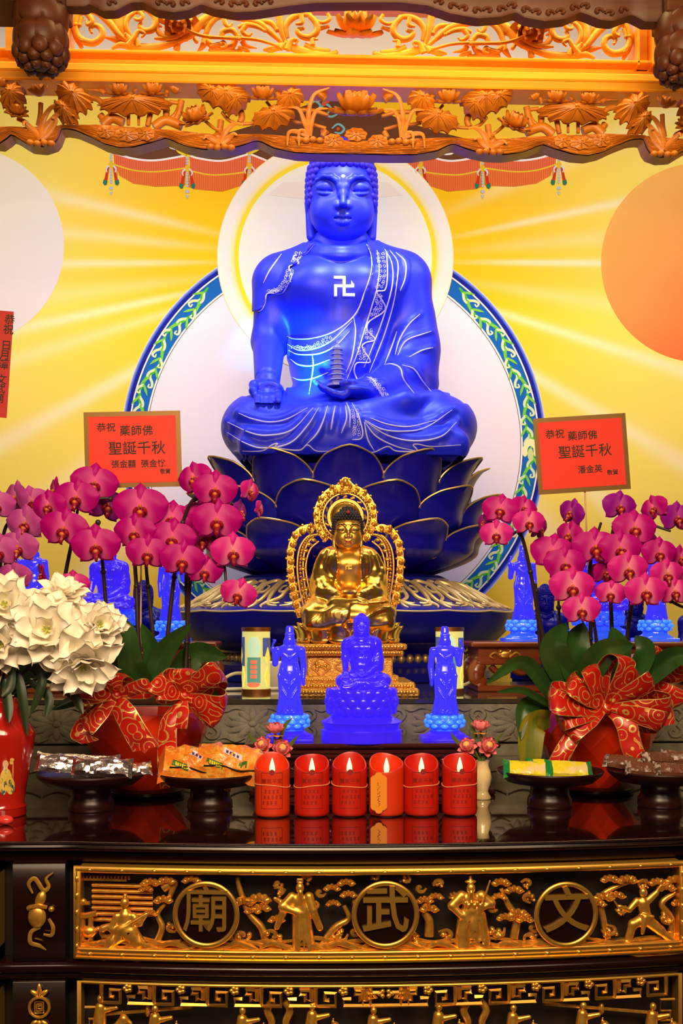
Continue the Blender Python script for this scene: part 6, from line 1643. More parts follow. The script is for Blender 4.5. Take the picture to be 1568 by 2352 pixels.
nt = M['glass'].node_tree; nt.nodes.clear(); o_ = nt.nodes.new('ShaderNodeOutputMaterial'); mx = nt.nodes.new('ShaderNodeMixShader'); tr = nt.nodes.new('ShaderNodeBsdfTransparent'); gl = nt.nodes.new('ShaderNodeBsdfGlossy'); gl.inputs['Roughness'].default_value = .02; fr_ = nt.nodes.new('ShaderNodeFresnel'); fr_.inputs['IOR'].default_value = 1.45
nt.links.new(fr_.outputs[0], mx.inputs[0]); nt.links.new(tr.outputs[0], mx.inputs[1]); nt.links.new(gl.outputs[0], mx.inputs[2]); nt.links.new(mx.outputs[0], o_.inputs[0])
mb = MB(); A = [[(x, fy(x) + .0055, z) for z in (zb1 + .024, zt1 - .013)] for x in segs(xa + .013, xb - .013)]; mb.grid(A); mb.grid(np.array(A) - np.array([0, .002, 0])); part('panel_glass', mb, M['glass'], table, 'clear glass over the carved panel')
# ---------------------------------------------------------------- red candles
YCd = 2.38; uC = YCd / F
def on_table(px, Y): p = PZ(px, Y, TZ); return p
def wrap(mb, c, r, z0=0., tilt=0.):
    """bend a flat drawing (x across, z up, y depth) round a cylinder at c"""
    v = mb.V(); a = v[:, 0] / r; rr = r - v[:, 1]
    o = MB(); o.add(np.stack([c[0] + rr * np.sin(a), c[1] - rr * np.cos(a), c[2] + z0 + v[:, 2]], 1), mb.f); return o
def candle(px, label, tag=False, lean=0., m='candle'):
    c = on_table(px, YCd + .04); r = 40.5 * uC * 1.015; h = 142 * uC
    t = thing('candle', label, 'candle', c, 'red electric candles in a row')
    n = 40; rim = lambda a: h - 18 * uC + 18 * uC * sin(a) - 4 * uC * abs(cos(a)) ** 3 + 3 * uC * cos(2 * a + px)
    A = []
    for i in range(n):
        a = 2 * pi * i / n; zr = rim(a)
        row = [(0, .002), (r * .9, .002), (r * .97, .004), (r, .010)] + [(r * (1 - .015 * (1 - q)), .010 + (zr - .012) * q) for q in (.3, .6, .9, .97)] + [(r * .97, zr), (r * .90, zr), (r * .86, zr - .004), (r * .84, h * .66), (r * .6, h * .61), (0, h * .605)]
        A.append([(c[0] + q * cos(a), c[1] + q * sin(a), c[2] + z) for q, z in row])
    mb = MB(); mb.grid(A, wrapu=True); part('wax_body', mb, M[m], t)
    mb = MB(); mb.lathe([(r * .85, 0), (r * .85, .003)], 24, c); part('foot', mb, M['black'], t)
    mb = MB(); f0 = h * .63; fx = lean * .004
    mb.lathe([(.0012, 0), (.0045, .006), (.0062, .013), (.0055, .020), (.0035, .028), (.0008, .037)], 14, (c[0], c[1] - .004, c[2] + f0 + .004)); part('flame', mb, M['flame'], t, 'glowing flame-shaped bulb')
    if not tag:
        w, z0, z1 = 26 * uC, .020, h * .74; mb = MB(); e = .0003
        for x0, x1, za, zb_ in ((-w, w, z0, z0 + .0012), (-w, w, z1 - .0012, z1), (-w, -w + .0012, z0, z1), (w - .0012, w, z0, z1)):
            for k in range(8): mb.box((x0 + (x1 - x0) * k / 8, -e, za), (x0 + (x1 - x0) * (k + 1) / 8, e, zb_))
        tm = MB(); tm.text('闔家平安', 11.5 * uC, FRONT((0, 0, z1 - 20 * uC)), e, 1.15); mb.merge(tm)
        rr = random.Random(int(px))
        for row_ in range(3):
            for k in range(4 + (row_ == 1)):
                x = (k - 2 + .25 * row_) * 9.5 * uC; z = z0 + (12 + 13 * row_) * uC + .002
                for s_ in range(4): q = rr.uniform(-3, 3) * uC; mb.box((x - 3 * uC, -e, z + (s_ * 2.2 - 4) * uC), (x + rr.uniform(0, 3) * uC, e, z + (s_ * 2.2 - 3.2) * uC))
                mb.box((x - .4 * uC, -e, z - 4 * uC), (x + .6 * uC, e, z + 4.5 * uC))
        part('printed_label', wrap(mb, c, r * 1.003, 0), M['label_dark'], t, 'dark printed frame and characters', smooth=False)
        d = MB(); d.lathe([(0, -.0004), (6.5 * uC, -.0004), (6.5 * uC, .0004), (0, .0004)], 18); v = d.V(); d2 = MB(); d2.add(np.stack([v[:, 0], v[:, 2], v[:, 1] + z1 + 1 * uC], 1), d.f); part('round_seal', wrap(d2, c, r * 1.004, 0), M['label_dark'], t, 'dark round seal', smooth=False)
        zb_ = h * .52; mb = MB(); mb.tube([(c[0] + r * 1.012 * cos(a), c[1] + r * 1.012 * sin(a), c[2] + zb_ + .004 * cos(a + px) + .0015 * sin(3 * a)) for a in np.linspace(0, 2 * pi, 49)[:-1]], .0011, 6, closed=True); part('rubber_band', mb, M['string'], t, 'orange rubber band')
    else:
        q = [(-19, -36), (-19, 33), (-13, 38), (-10, 38), (-6, 44), (0, 46), (6, 44), (10, 38), (13, 38), (19, 33), (19, -36), (13, -42), (10, -42), (6, -48), (0, -50), (-6, -48), (-10, -42), (-13, -42)]
        mb = MB(); mb.prism([(a * uC, b_ * uC) for a, b_ in q], -.0006, .0006)
        v = mb.V(); o = MB(); o.add(v + np.array([c[0] - 21 * uC, c[1] - r - .0022, c[2] + 60 * uC]), mb.f); tg = part('paper_tag', o, M['tag'], t, 'orange scalloped paper tag', smooth=False)
        ink = MB(); rr = random.Random(4)
        for k in range(14):
            p = [(c[0] - 21 * uC + rr.uniform(-4, 4) * uC, c[1] - r - .0030, c[2] + (82 - k * 4) * uC) for _ in range(3)]; ink.tube([p[0], p[1], (p[2][0], p[2][1], p[2][2] - 4 * uC)], .0004, 4)
        part('tag_writing', ink, M['ink'], tg, 'faint ink writing')
    return t
candle(625, 'leftmost of the six red candles, in front of the pink lotus vase', m='candle_orange')
candle(716, 'second red candle from the left, with dark printed label and rubber band')
candle(802, 'third red candle from the left, its label darkest')
candle(887, 'red candle wearing an orange scalloped paper tag', True, m='candle_orange')
candle(967, 'fifth red candle, just right of the one with the orange tag')
candle(1055, 'rightmost of the six red candles, next to the cream vase')
# ---------------------------------------------------------------- footed dishes with sweets
YP = 2.51; uP = YP / F
def dish(px, label):
    c = on_table(px, YP); t = thing('footed_dish', label, 'dish', c, 'dark footed offering dishes'); R0 = 123 * uP
    mb = MB(); mb.lathe([(0, .0005), (50 * uP, .0005), (52 * uP, .004), (51 * uP, .020), (46 * uP, .026), (44 * uP, .045), (48 * uP, .052), (0, .052)], 40, c); part('foot', mb, M['plate'], t)
    mb = MB(); mb.lathe([(0, .050), (R0 * .45, .050), (R0 * .8, .058), (R0 * .97, .074), (R0, .081), (R0 * .985, .084), (R0 * .95, .080), (R0 * .85, .073), (R0 * .4, .069), (0, .069)], 56, c); part('bowl', mb, M['plate'], t)
    return c
D1 = dish(209, 'footed dish of silver foil sweets, leftmost on the table')
D2 = dish(482, 'footed dish of orange snack bags, left of the candles')
D3 = dish(1262, 'footed dish of yellow and green sweets, right of the cream vase')
D4 = dish(1516, 'footed dish of brown chocolates at the right picture edge')
def pillow(c, L, Wd, T, rz=0., tilt=0., roll=0., crimp=.16, seed=0, n=16, m=8, wob=.15, droop=0.):
    """a filled flow-wrap packet: fat middle, flat crimped ends; returns body and the two end fins"""
    rr = np.random.RandomState(seed); nz = rr.uniform(-1, 1, (n + 1, m + 1, 2))
    Mx = Euler((roll, tilt, rz)).to_matrix(); A0, A1 = [], []
    for i in range(n + 1):
        u = -1 + 2 * i / n; e = max(0., 1 - (abs(u) - (1 - crimp)) / crimp) if abs(u) > 1 - crimp else 1
        r0, r1 = [], []
        for j in range(m + 1):
            w = -1 + 2 * j / m; th = T / 2 * (1 - abs(w) ** 2.6) ** .5 * (e ** .6) * (1 if e > 0 else 0) * (1 - .25 * u * u) if abs(w) < 1 else 0
            x = u * L / 2; y = w * Wd / 2 * (1 - .12 * e + .05 * nz[i, j, 0] * wob)
            zz = -droop * T * (u * u + .6 * w * w) + wob * T * .25 * nz[i, j, 1] + (.0012 * math.sin(w * 26) if e < .5 else 0)
            r0.append((x, y, th + zz + .0006)); r1.append((x, y, -th + zz * (.4 if not droop else 1) - .0006))
        A0.append(r0); A1.append(r1)
    def fin(A, B_):
        mb = MB(); g_ = lambda q: [[V3(c) + np.array(Mx @ Vector(p)) for p in row] for row in q]; mb.grid(g_(A)); mb.grid(g_(B_)); return mb
    k = max(1, int(round(n * crimp / 2)))
    return fin(A0[k:n + 1 - k], A1[k:n + 1 - k]), [fin(A0[:k + 1], A1[:k + 1]), fin(A0[n - k:], A1[n - k:])]
def packet(name, label, cat, group, c, L, Wd, T, mbody, mend, rz, tilt, roll, seed, **kw):
    b, e = pillow(c, L, Wd, T, rz, tilt, roll, seed=seed, **kw); t = thing(name, label, cat, c, group)
    part('wrapper', b, mbody, t, ang=25)
    for q in e: part('crimped_end', q, mend, t, ang=25)
    return t
def dp(D, px, py, Y): return P(px, py, Y)
GF_ = 'silver foil sweets on the left dish'
for (px, py, Y, L, Wd, T, rz, ti, ro, lab) in ((155, 1756, 2.47, 140, 52, 20, .10, .12, .95, 'silver foil packet lying at the left of the dish, its crimped end up'), (235, 1764, 2.43, 135, 50, 22, -.03, .02, 1.05, 'silver foil packet lying across the front of the left dish'), (200, 1752, 2.53, 150, 48, 16, .02, .04, 1.0, 'silver foil packet at the back of the left dish'), (292, 1768, 2.47, 110, 40, 16, .2, -.05, .8, 'silver foil packet pointing right over the rim of the left dish')):
    packet('foil_packet', lab, 'sweet', GF_, P(px, py, Y + .02), L * uP, Wd * uP, T * uP, M['foil'], M['foil'], rz, ti, ro, px, wob=.5)
M['snack'] = mat('orange_snack_bag', (.80, .22, .02), .25, spec=.6, noise=((.85, .42, .06), 60, .45, .6), bump=(60, .5))
M['snack_end'] = mat('orange_bag_seam', (.75, .17, .02), .3)
M['green_print'] = mat('green_print', (.05, .16, .015), .4); M['yellow_print'] = mat('yellow_print', (.85, .65, .03), .4); M['white_print'] = mat('pale_print', (.75, .62, .68), .4); M['blue_print'] = mat('dark_blue_print', (.03, .02, .16), .4)
def snack(px, py, Y, rz, lab, seed, flip):
    c = P(px, py, Y + .02); t = packet('snack_bag', lab, 'snack', 'orange snack bags on the dish', c, 165 * uP, 120 * uP, 62 * uP, M['snack'], M['snack_end'], rz, .12, .62, seed, wob=.45, crimp=.10, droop=.2)
    bvh = BVHTree.FromPolygons([tuple(np.array(v.co) + c) for ch in t.children for v in ch.data.vertices], [tuple(i + o for i in p.vertices) for o, ch in zip(np.cumsum([0] + [len(ch.data.vertices) for ch in t.children][:-1]), t.children) for p in ch.data.polygons])
    def decal(name, q, m, lift, lab_=None):
        mb = MB(); ok = []
        nu, nv = 10, 5; A = []
        for i in range(nu + 1):
            row = []
            for j in range(nv + 1):
                u_ = i / nu; v_ = j / nv; p0 = np.array(q[0]) * (1 - u_) + np.array(q[1]) * u_; p1 = np.array(q[3]) * (1 - u_) + np.array(q[2]) * u_; p = p0 * (1 - v_) + p1 * v_
                h = ray(bvh, px + p[0], py + p[1])
                if h is None: return None
                row.append(h[0] + np.array([0, -lift, lift * .5]))
            A.append(row)
        mb.grid(A); part(name, mb, m, t, lab_)
    decal('logo_patch', [(-52, -10), (-16, 4), (-18, 18), (-56, 2)], M['green_print'], .0012, 'green logo patch')
    for k in range(6): decal('logo_letter', [(-47 + 5 * k, -4.5 + 1.9 * k), (-43.5 + 5 * k, -3.2 + 1.9 * k), (-44 + 5 * k, 5 + 1.9 * k), (-47.5 + 5 * k, 3.6 + 1.9 * k)], M['yellow_print'], .0022, 'yellow logo letter')
    decal('name_patch', [(-12, -34), (30, -14), (26, -2), (-16, -22)], M['white_print'], .0012, 'pale name patch')
    for k in range(4): decal('name_mark', [(-8 + 8 * k, -27 + 4 * k), (-3 + 8 * k, -25 + 4 * k), (-4 + 8 * k, -19 + 4 * k), (-9 + 8 * k, -21 + 4 * k)], M['blue_print'], .0022, 'dark printed mark')
    decal('side_patch', [(22, 2), (40, -2), (38, 14), (18, 14)], M['green_print'], .0012, 'green side patch')
    mb = MB(); L = []
    for x in np.linspace(-60, 60, 24):
        h = ray(bvh, px + x, py + 14 + .16 * x + 3 * sin(x * .08))
        if h is not None: L.append(h[0] + np.array([0, -.002, 0]))
    if len(L) > 3: mb.tube(L, .0016, 5); part('dark_seam', mb, M['black'], t, 'dark seam line')
snack(450, 1754, 2.47, .12, 'orange snack bag with green logo on the left half of its dish', 3, False)
snack(528, 1750, 2.46, -.08, 'orange snack bag with pale name patch on the right half of its dish', 8, True)
M['cand_y'] = mat('yellow_wrapper', (.78, .66, .02), .28, spec=.6, noise=((.80, .62, .30), 40, .5, .6)); M['cand_g'] = mat('green_wrapper', (.01, .22, .05), .3, spec=.6)
for px, py, Y, rz, lab, sd in ((1210, 1768, 2.45, -.08, 'yellow sweet with green twisted ends, left one on its dish', 2), (1306, 1768, 2.45, .03, 'yellow sweet with green twisted ends, right one on its dish', 5), (1262, 1764, 2.52, 0, 'yellow sweet with green ends lying behind the front two', 7)):
    packet('wrapped_sweet', lab, 'sweet', 'yellow and green sweets on the dish', P(px, py, Y + .02), 108 * uP, 52 * uP, 24 * uP, M['cand_y'], M['cand_g'], rz, .06, .85, sd, crimp=.22, wob=.3)
M['choc'] = mat('brown_wrapper', (.14, .05, .025), .3, spec=.6, bump=(70, .3)); M['choc_end'] = mat('silver_print_end', (.55, .45, .38), .35, metal=.4, noise=((.10, .05, .03), 120, .45, .55))
for k, (px, py, Y, rz, lab) in enumerate(((1430, 1752, 2.48, -.45, 'brown wrapped chocolate at the left end of the heap'), (1480, 1768, 2.43, -.12, 'brown wrapped chocolate at the front left of the heap'), (1545, 1770, 2.42, .05, 'brown wrapped chocolate at the front right of the heap'), (1512, 1744, 2.49, .3, 'brown wrapped chocolate in the middle of the heap'), (1562, 1742, 2.50, -.2, 'brown wrapped chocolate at the back right of the heap, by the picture edge'))):
    packet('wrapped_chocolate', lab, 'chocolate', 'brown chocolates on the dish', P(px, py, Y + .02), 88 * uP, 42 * uP, 26 * uP, M['choc'], M['choc_end'], rz, .1, .75, 20 + k, crimp=.2, wob=.3)
mb = MB(); cc = on_table(12, 2.33); mb.ball(cc + np.array([0, 0, .010]), (.017, .012, .010), 14, 10); M['jelly'] = mat('red_jelly', (.75, .05, .04), .15, spec=.6); solo('jelly_sweet', mb, M['jelly'], 'small glossy red jelly sweet on the table beside the red vase', 'sweet')
# ---------------------------------------------------------------- faceted pots with bows
def pot(px, Yc, topw, label, group='red faceted flower pots'):
    c = on_table(px, Yc); t = thing('flower_pot', label, 'flower pot', c, group); u = Yc / F
    prof = [(.062, .016), (.085, .045), (.108, .078), (.130, .112), (.145, .148), (.148, .185), (.144, .200)]
    n = 14; mb = MB(); V = []; fs = []; k_ = topw / .148
    for i, (r, z) in enumerate(prof):
        for j in range(n): a = 2 * pi * (j + .5 * (i % 2)) / n + .12; V.append((c[0] + r * k_ * cos(a), c[1] + r * k_ * sin(a), c[2] + z))
    for i in range(len(prof) - 1):
        for j in range(n):
            a, b_ = i * n + j, i * n + (j + 1) % n; d, e = a + n, b_ + n
            if i % 2: fs += [(a, b_, e), (a, e, d)] if False else [(a, b_, d + 0 if False else e), (a, e, d)]
            else: fs += [(a, b_, d), (b_, e, d)]
    fs.append(tuple(range(n)))
    b0 = len(V)
    for r, z in ((.136, .200), (.128, .175)):
        for j in range(n): a = 2 * pi * j / n + .12; V.append((c[0] + r * k_ * cos(a), c[1] + r * k_ * sin(a), c[2] + z))
    tp_ = (len(prof) - 1) * n
    for j in range(n): fs += [(tp_ + j, tp_ + (j + 1) % n, b0 + (j + 1) % n, b0 + j), (b0 + j, b0 + (j + 1) % n, b0 + n + (j + 1) % n, b0 + n + j)]
    fs.append(tuple(range(b0 + n, b0 + 2 * n)))
    mb.add(V, fs); part('pot_body', mb, M['pot_red'], t, smooth=False)
    mb = MB(); mb.lathe([(0, 0), (.080, 0), (.094, .006), (.096, .013), (.088, .017), (0, .0162)], 40, c); part('saucer', mb, M['plate'], t, 'dark brown saucer')
    return c
PL = pot(333, 2.74, .151, 'red faceted pot holding the left magenta orchids, tied with ribbons')
PR = pot(1364, 2.74, .153, 'red faceted pot holding the right magenta orchids, tied with ribbons')
# ribbon cloth: red with gold scrolls and gold edges
m = bpy.data.materials.new('red_gold_ribbon'); m.use_nodes = True; M['ribbon'] = m; nt = m.node_tree; B_ = nt.nodes['Principled BSDF']; B_.inputs['Roughness'].default_value = .33
tcn = nt.nodes.new('ShaderNodeTexCoord'); vo = nt.nodes.new('ShaderNodeTexVoronoi'); vo.inputs['Scale'].default_value = 26; nt.links.new(tcn.outputs['Object'], vo.inputs['Vector'])
ma = nt.nodes.new('ShaderNodeMath'); ma.operation = 'MULTIPLY'; ma.inputs[1].default_value = 24; nt.links.new(vo.outputs['Distance'], ma.inputs[0]); mb_ = nt.nodes.new('ShaderNodeMath'); mb_.operation = 'SINE'; nt.links.new(ma.outputs[0], mb_.inputs[0])
mc = nt.nodes.new('ShaderNodeMath'); mc.operation = 'GREATER_THAN'; mc.inputs[1].default_value = .80; nt.links.new(mb_.outputs[0], mc.inputs[0])
mi = nt.nodes.new('ShaderNodeMix'); mi.data_type = 'RGBA'; mi.inputs[6].default_value = (.48, .010, .004, 1); mi.inputs[7].default_value = (.95, .55, .16, 1); nt.links.new(mc.outputs[0], mi.inputs[0]); nt.links.new(mi.outputs[2], B_.inputs['Base Color'])
ms = nt.nodes.new('ShaderNodeMath'); ms.operation = 'MULTIPLY'; ms.inputs[1].default_value = .6; nt.links.new(mc.outputs[0], ms.inputs[0]); nt.links.new(ms.outputs[0], B_.inputs['Metallic'])
def ribbon(t, pts, wid, wdir, name='ribbon_loop'):
    """a band swept along pts, its width along wdir (one vector or one per point); wired gold edges"""
    p = crom(pts, 7); n = len(p); wd = np.array(wdir, float)
    if wd.ndim == 1: wd = np.tile(wd, (n, 1))
    else: wd = np.stack([rs(wd[:, i], n) for i in range(3)], 1)
    wd /= np.linalg.norm(wd, axis=1)[:, None]; w = rs(wid, n) if hasattr(wid, '__len__') else np.full(n, wid)
    tg = np.gradient(p, axis=0); nm = np.cross(tg, wd); nm /= np.linalg.norm(nm, axis=1)[:, None] + 1e-9
    A = [[p[i] + wd[i] * w[i] * (q - .5) + nm[i] * .004 * sin(pi * q) * (1 + .5 * sin(i * .9)) for q in np.linspace(0, 1, 7)] for i in range(n)]
    mb = MB(); mb.grid(A); mb.grid(np.array(A) + nm[:, None, :] * .0008); o = part(name, mb, M['ribbon'], t)
    ed = MB()
    for k in (0, -1): ed.tube([r[k] for r in A], .0012, 5)
    part('gold_edge', ed, M['gilt'], o, 'thin gold edge')
def bow(c, label, loops, tails, s=1., yaw=0.):
    t = thing('ribbon_bow', label, 'ribbon bow', c, 'red and gold ribbon bows'); c = V3(c)
    for ang, L, w, up in loops:                                  # loop leaving the knot in picture direction ang, bulging by up
        d = np.array([cos(ang), 0, sin(ang)]); n = np.array([-sin(ang), 0, cos(ang)]); f = np.array([0, -1, 0.])
        side = f * .75 + n * .65 * (1 if up >= 0 else -1)
        pth = [c + f * .004, c + d * L * .45 + f * (.02 + abs(up) * .6) + n * up * .3, c + d * L * .95 + f * (.03 + abs(up)) + n * up * .5, c + d * L * 1.05 + f * .012 + n * up * .1, c + d * L * .8 - f * .022 - n * up * .3, c + d * L * .35 - f * .012 - n * up * .2, c - f * .004]
        wv_ = n * .80 + f * .55
        ribbon(t, pth, [w * .3, w * .85, w, w, w * .95, w * .6, w * .3], wv_)
    for pts, w in tails:
        ribbon(t, [c + np.array(p) for p in pts], w, [(1, -.2, .25)] * 2 if abs(pts[-1][0]) < abs(pts[-1][2]) else [(.2, -.3, 1)] * 2, 'ribbon_tail')
    mb = MB(); mb.ball(c + np.array([0, -.012, 0]), (.014, .012, .014), 10, 8); part('knot', mb, M['ribbon'], t)
    return t
ub = 2.52 / F
bow(P(1388, 1626, 2.545), 'big red and gold bow on the rim of the right orchid pot', [(R_(165), .125, .062, .03), (R_(195), .105, .058, -.02), (R_(140), .10, .055, .03), (R_(112), .095, .055, .02), (R_(80), .115, .058, -.03), (R_(55), .10, .055, .02), (R_(30), .11, .06, .02), (R_(5), .13, .062, -.02), (R_(-18), .12, .055, .02), (R_(215), .10, .05, -.02)],
    [([(0, 0, 0), (.04, -.02, -.03), (.055, -.03, -.09), (.085, -.025, -.15)], [.02, .045, .045, .042]), ([(0, 0, 0), (-.06, -.02, -.04), (-.10, -.035, -.09), (-.135, -.02, -.17)], [.02, .05, .05, .05])])
bow(P(1478, 1560, 2.72), 'red and gold bow at the back right of the right orchid pot', [(R_(70), .075, .05, .02), (R_(20), .08, .05, -.02), (R_(120), .06, .045, .02), (R_(-40), .09, .05, .02)], [([(0, 0, 0), (.03, -.02, -.04), (.05, -.02, -.11)], [.02, .045, .04])])
bow(P(424, 1598, 2.545), 'red and gold bow on the right front of the left orchid pot', [(R_(28), .092, .06, .03), (R_(-4), .088, .045, -.02), (R_(78), .055, .045, .02), (R_(138), .066, .05, .03), (R_(178), .055, .04, -.02), (R_(-38), .088, .055, .02), (R_(258), .065, .045, .01)],
    [([(0, 0, 0), (-.03, -.03, -.05), (-.035, -.035, -.13), (-.03, -.02, -.20)], [.02, .04, .045, .045])])
bow(P(268, 1598, 2.53), 'red and gold bow on the left side of the left orchid pot', [(R_(152), .075, .045, .03), (R_(188), .08, .04, -.02), (R_(75), .045, .045, .02), (R_(12), .075, .04, .02), (R_(222), .085, .05, .02)],
    [([(0, 0, 0), (.02, -.03, -.03), (.045, -.035, -.075), (.068, -.025, -.115)], [.025, .05, .055, .06]), ([(0, 0, 0), (-.05, -.01, -.03), (-.08, -.02, -.08), (-.055, -.02, -.10)], [.02, .04, .04, .04])])
# ---------------------------------------------------------------- moth orchids
def vmat(name, rough=.5):
    return mat(name, (.5, .02, .2), rough, spec=.15, vcol='pigment_light')
M['orchid'] = vmat('orchid_petal', .48)
def orchid_mesh(name, ca, cb, cc):
    """five petals and the lip; front toward -Y, one unit = half the flower's width"""
    mb = MB(); K_ = []
    def pet(ang, L, Wd, y, cup, tip, rnd):
        n, m_ = 10, 8; A = []
        d = np.array([cos(ang), 0, sin(ang)]); s = np.array([-sin(ang), 0, cos(ang)])
        for j in range(n + 1):
            v = j / n; w = Wd * (max(1e-4, sin(pi * min(1, .04 + .96 * v) ** rnd)) ** .55) * .5
            row = []
            for i in range(m_ + 1):
                u = -1 + 2 * i / m_
                row.append(d * (L * v * (1 - tip * (abs(u) ** 2) * .18)) + s * u * w + np.array([0, y + cup * (v - .35) ** 2 - .16 * sin(pi * v) * (1 - u * u) * .6 + .05 * u * u + .015 * sin(5 * u + 7 * v), 0]))
                t = min(1, .15 + v * 1.9); e = max(abs(u) ** 4 * .5, v ** 6 * .6); vein = .12 * max(0, sin(14 * u)) * v
                col = np.array(cb) * (1 - t) + np.array(ca) * t; col = col * (1 - .35 * e) + np.array(cc) * .35 * e; K_.append([*(col * (1 - vein)), 1])
            A.append(row)
        A = np.array(A); mb.grid(A)
    pet(pi / 2, .92, .72, .06, .12, .5, .9); pet(R_(222), .90, .62, .07, .15, .6, .9); pet(R_(-42), .90, .62, .07, .15, .6, .9)
    pet(R_(168), 1.0, 1.22, -.02, .10, 0, .72); pet(R_(12), 1.0, 1.22, -.02, .10, 0, .72)
    me = mb.mesh(name); me.materials.append(M['orchid']); at = me.color_attributes.new('pigment_light', 'FLOAT_COLOR', 'POINT'); at.data.foreach_set('color', np.array(K_, float).ravel())
    return me
OM = [orchid_mesh('orchid_flower', *q) for q in (((.42, .000, .19), (.82, .16, .38), (.48, .002, .26)), ((.58, .008, .24), (.92, .36, .46), (.70, .07, .36)), ((.45, .05, .30), (.66, .20, .42), (.60, .15, .44)), ((.26, .002, .26), (.52, .08, .38), (.36, .02, .36)))]  # pale pink and mauve variants put some of the light into the petal colour
M['lip'] = mat('orchid_lip', (.30, .004, .02), .4); M['lip_core'] = mat('orchid_lip_core', (.62, .16, .02), .45)
lb = MB(); lb.ball((0, -.20, -.20), (.17, .13, .16), 10, 8); lb.ball((-.16, -.16, -.08), (.08, .12, .14), 8, 6, Euler((0, .5, 0)).to_matrix()); lb.ball((.16, -.16, -.08), (.08, .12, .14), 8, 6, Euler((0, -.5, 0)).to_matrix())
lb.tube(crom([(0, -.25, -.25), (0, -.34, -.40), (0, -.30, -.52), (.04, -.26, -.56)], 4), [.10, .09, .05, .02], 7); LIP = lb.mesh('lip'); LIP.materials.append(M['lip'])
cb_ = MB(); cb_.ball((0, -.30, -.15), (.09, .05, .08), 8, 6); cb_.ball((0, -.12, .06), (.06, .12, .08), 8, 6); COL = cb_.mesh('lip_core'); COL.materials.append(M['lip_core'])
YO = 2.58
def orchid_plant(label, base, spikes, flowers, leaves, group='magenta orchid plants'):
    """spikes: list of pixel paths; flowers: (px, py, half-width px, yaw, pitch, roll, variant, depth)"""
    bp_ = P(base[0], base[1], base[2]); t = thing('orchid_plant', label, 'orchid', bp_, group)
    for pts in spikes:
        q = crom([P(a, b_, y) for a, b_, y in pts], 8); mb = MB(); mb.tube(q, [.0055, .0048, .0042, .003], 8)
        for i in range(6, len(q), 9): mb.ball(q[i], .0068, 7, 5)
        part('flower_spike', mb, M['stem'], t)
    for px, py, hw, yaw, pit, rol, var, Y in flowers:
        c = P(px, py, Y); f = bpy.data.objects.new('orchid_flower', OM[var]); C.objects.link(f); f.parent = t; f.location = tuple(c - np.array(t.location)); s = 1.13 * hw * Y / F
        f.rotation_euler = Euler((pit, rol, yaw), 'YXZ'); f.rotation_mode = 'YXZ'; f.rotation_euler = (pit, rol, yaw); f.scale = (s, s, s)
        for nm, me in (('lip', LIP), ('lip_core', COL)):
            o = bpy.data.objects.new(nm, me); C.objects.link(o); o.parent = f
        mb = MB(); b_ = c + np.array([sin(yaw) * -.02, .05, -.012]); 
    for pts, w in leaves:
        q = crom([P(a, b_, y) for a, b_, y in pts], 8); n = len(q); A = []
        tg = np.gradient(q, axis=0); tg /= np.linalg.norm(tg, axis=1)[:, None] + 1e-9
        for i in range(n):
            v = i / (n - 1); ww = w * 2.6 / F * (max(1e-4, sin(pi * (.10 + .90 * v) ** .8)) ** .6 if v < 1 else .02)
            side = np.cross(tg[i], np.array([0, 1., .35])); side /= np.linalg.norm(side) + 1e-9
            nn = np.cross(side, tg[i])
            A.append([q[i] + side * ww * u + nn * (abs(u) * ww * -.22) for u in np.linspace(-1, 1, 9)])
        mb = MB(); A = np.array(A); mb.grid(A); mb.grid(A + np.array([0, .0025, 0])); part('leaf', mb, M['leaf_yellow'] if w == 31 else M['leaf'], t, 'yellowed leaf' if w == 31 else None)
    return t
lc = lambda a, b_: (a / 2.45, 900 + b_ / 2.45)
rc = lambda a, b_: (1000 + a / 2.76, 900 + b_ / 2.76)
def FL(f, x, y, hw, yaw=0., pit=.15, rol=0., var=0, Y=YO): return (*f(x, y), hw, yaw, pit, rol, var, Y)
orchid_plant('orchid plant with arching left spike over the white lilies', (300, 1600, 2.62), [[(330, 1600, 2.62), (318, 1480, 2.62), (312, 1330, 2.62), (300, 1230, 2.62), (260, 1150, 2.60), (200, 1150, 2.58)], [(262, 1590, 2.64), (246, 1420, 2.64), (236, 1300, 2.62), (225, 1200, 2.62)], [(130, 1440, 2.66), (150, 1320, 2.66), (170, 1220, 2.64), (180, 1160, 2.62)]],
    [FL(lc, 275, 645, 40, -.35, .1, -.1, 0, 2.57), FL(lc, 430, 600, 48, -.1, .1, .05, 0, 2.58), FL(lc, 530, 520, 50, .2, .05, .1, 0, 2.61), FL(lc, 360, 775, 52, -.1, .15, .1, 0, 2.55), FL(lc, 540, 870, 52, .1, .2, -.05, 0, 2.54), FL(lc, 600, 640, 46, .5, .1, .2, 3, 2.66), FL(lc, 310, 560, 34, -1.1, .1, .2, 0, 2.62), FL(lc, 410, 1090, 36, .1, .2, 0, 1, 2.60), FL(lc, 240, 1030, 30, -1.2, .3, .6, 0, 2.62)],
    [([(310, 1590, 2.62), (280, 1500, 2.60), (290, 1420, 2.58)], 34), ([(290, 1610, 2.6), (200, 1600, 2.52), (118, 1630, 2.5)], 18)])
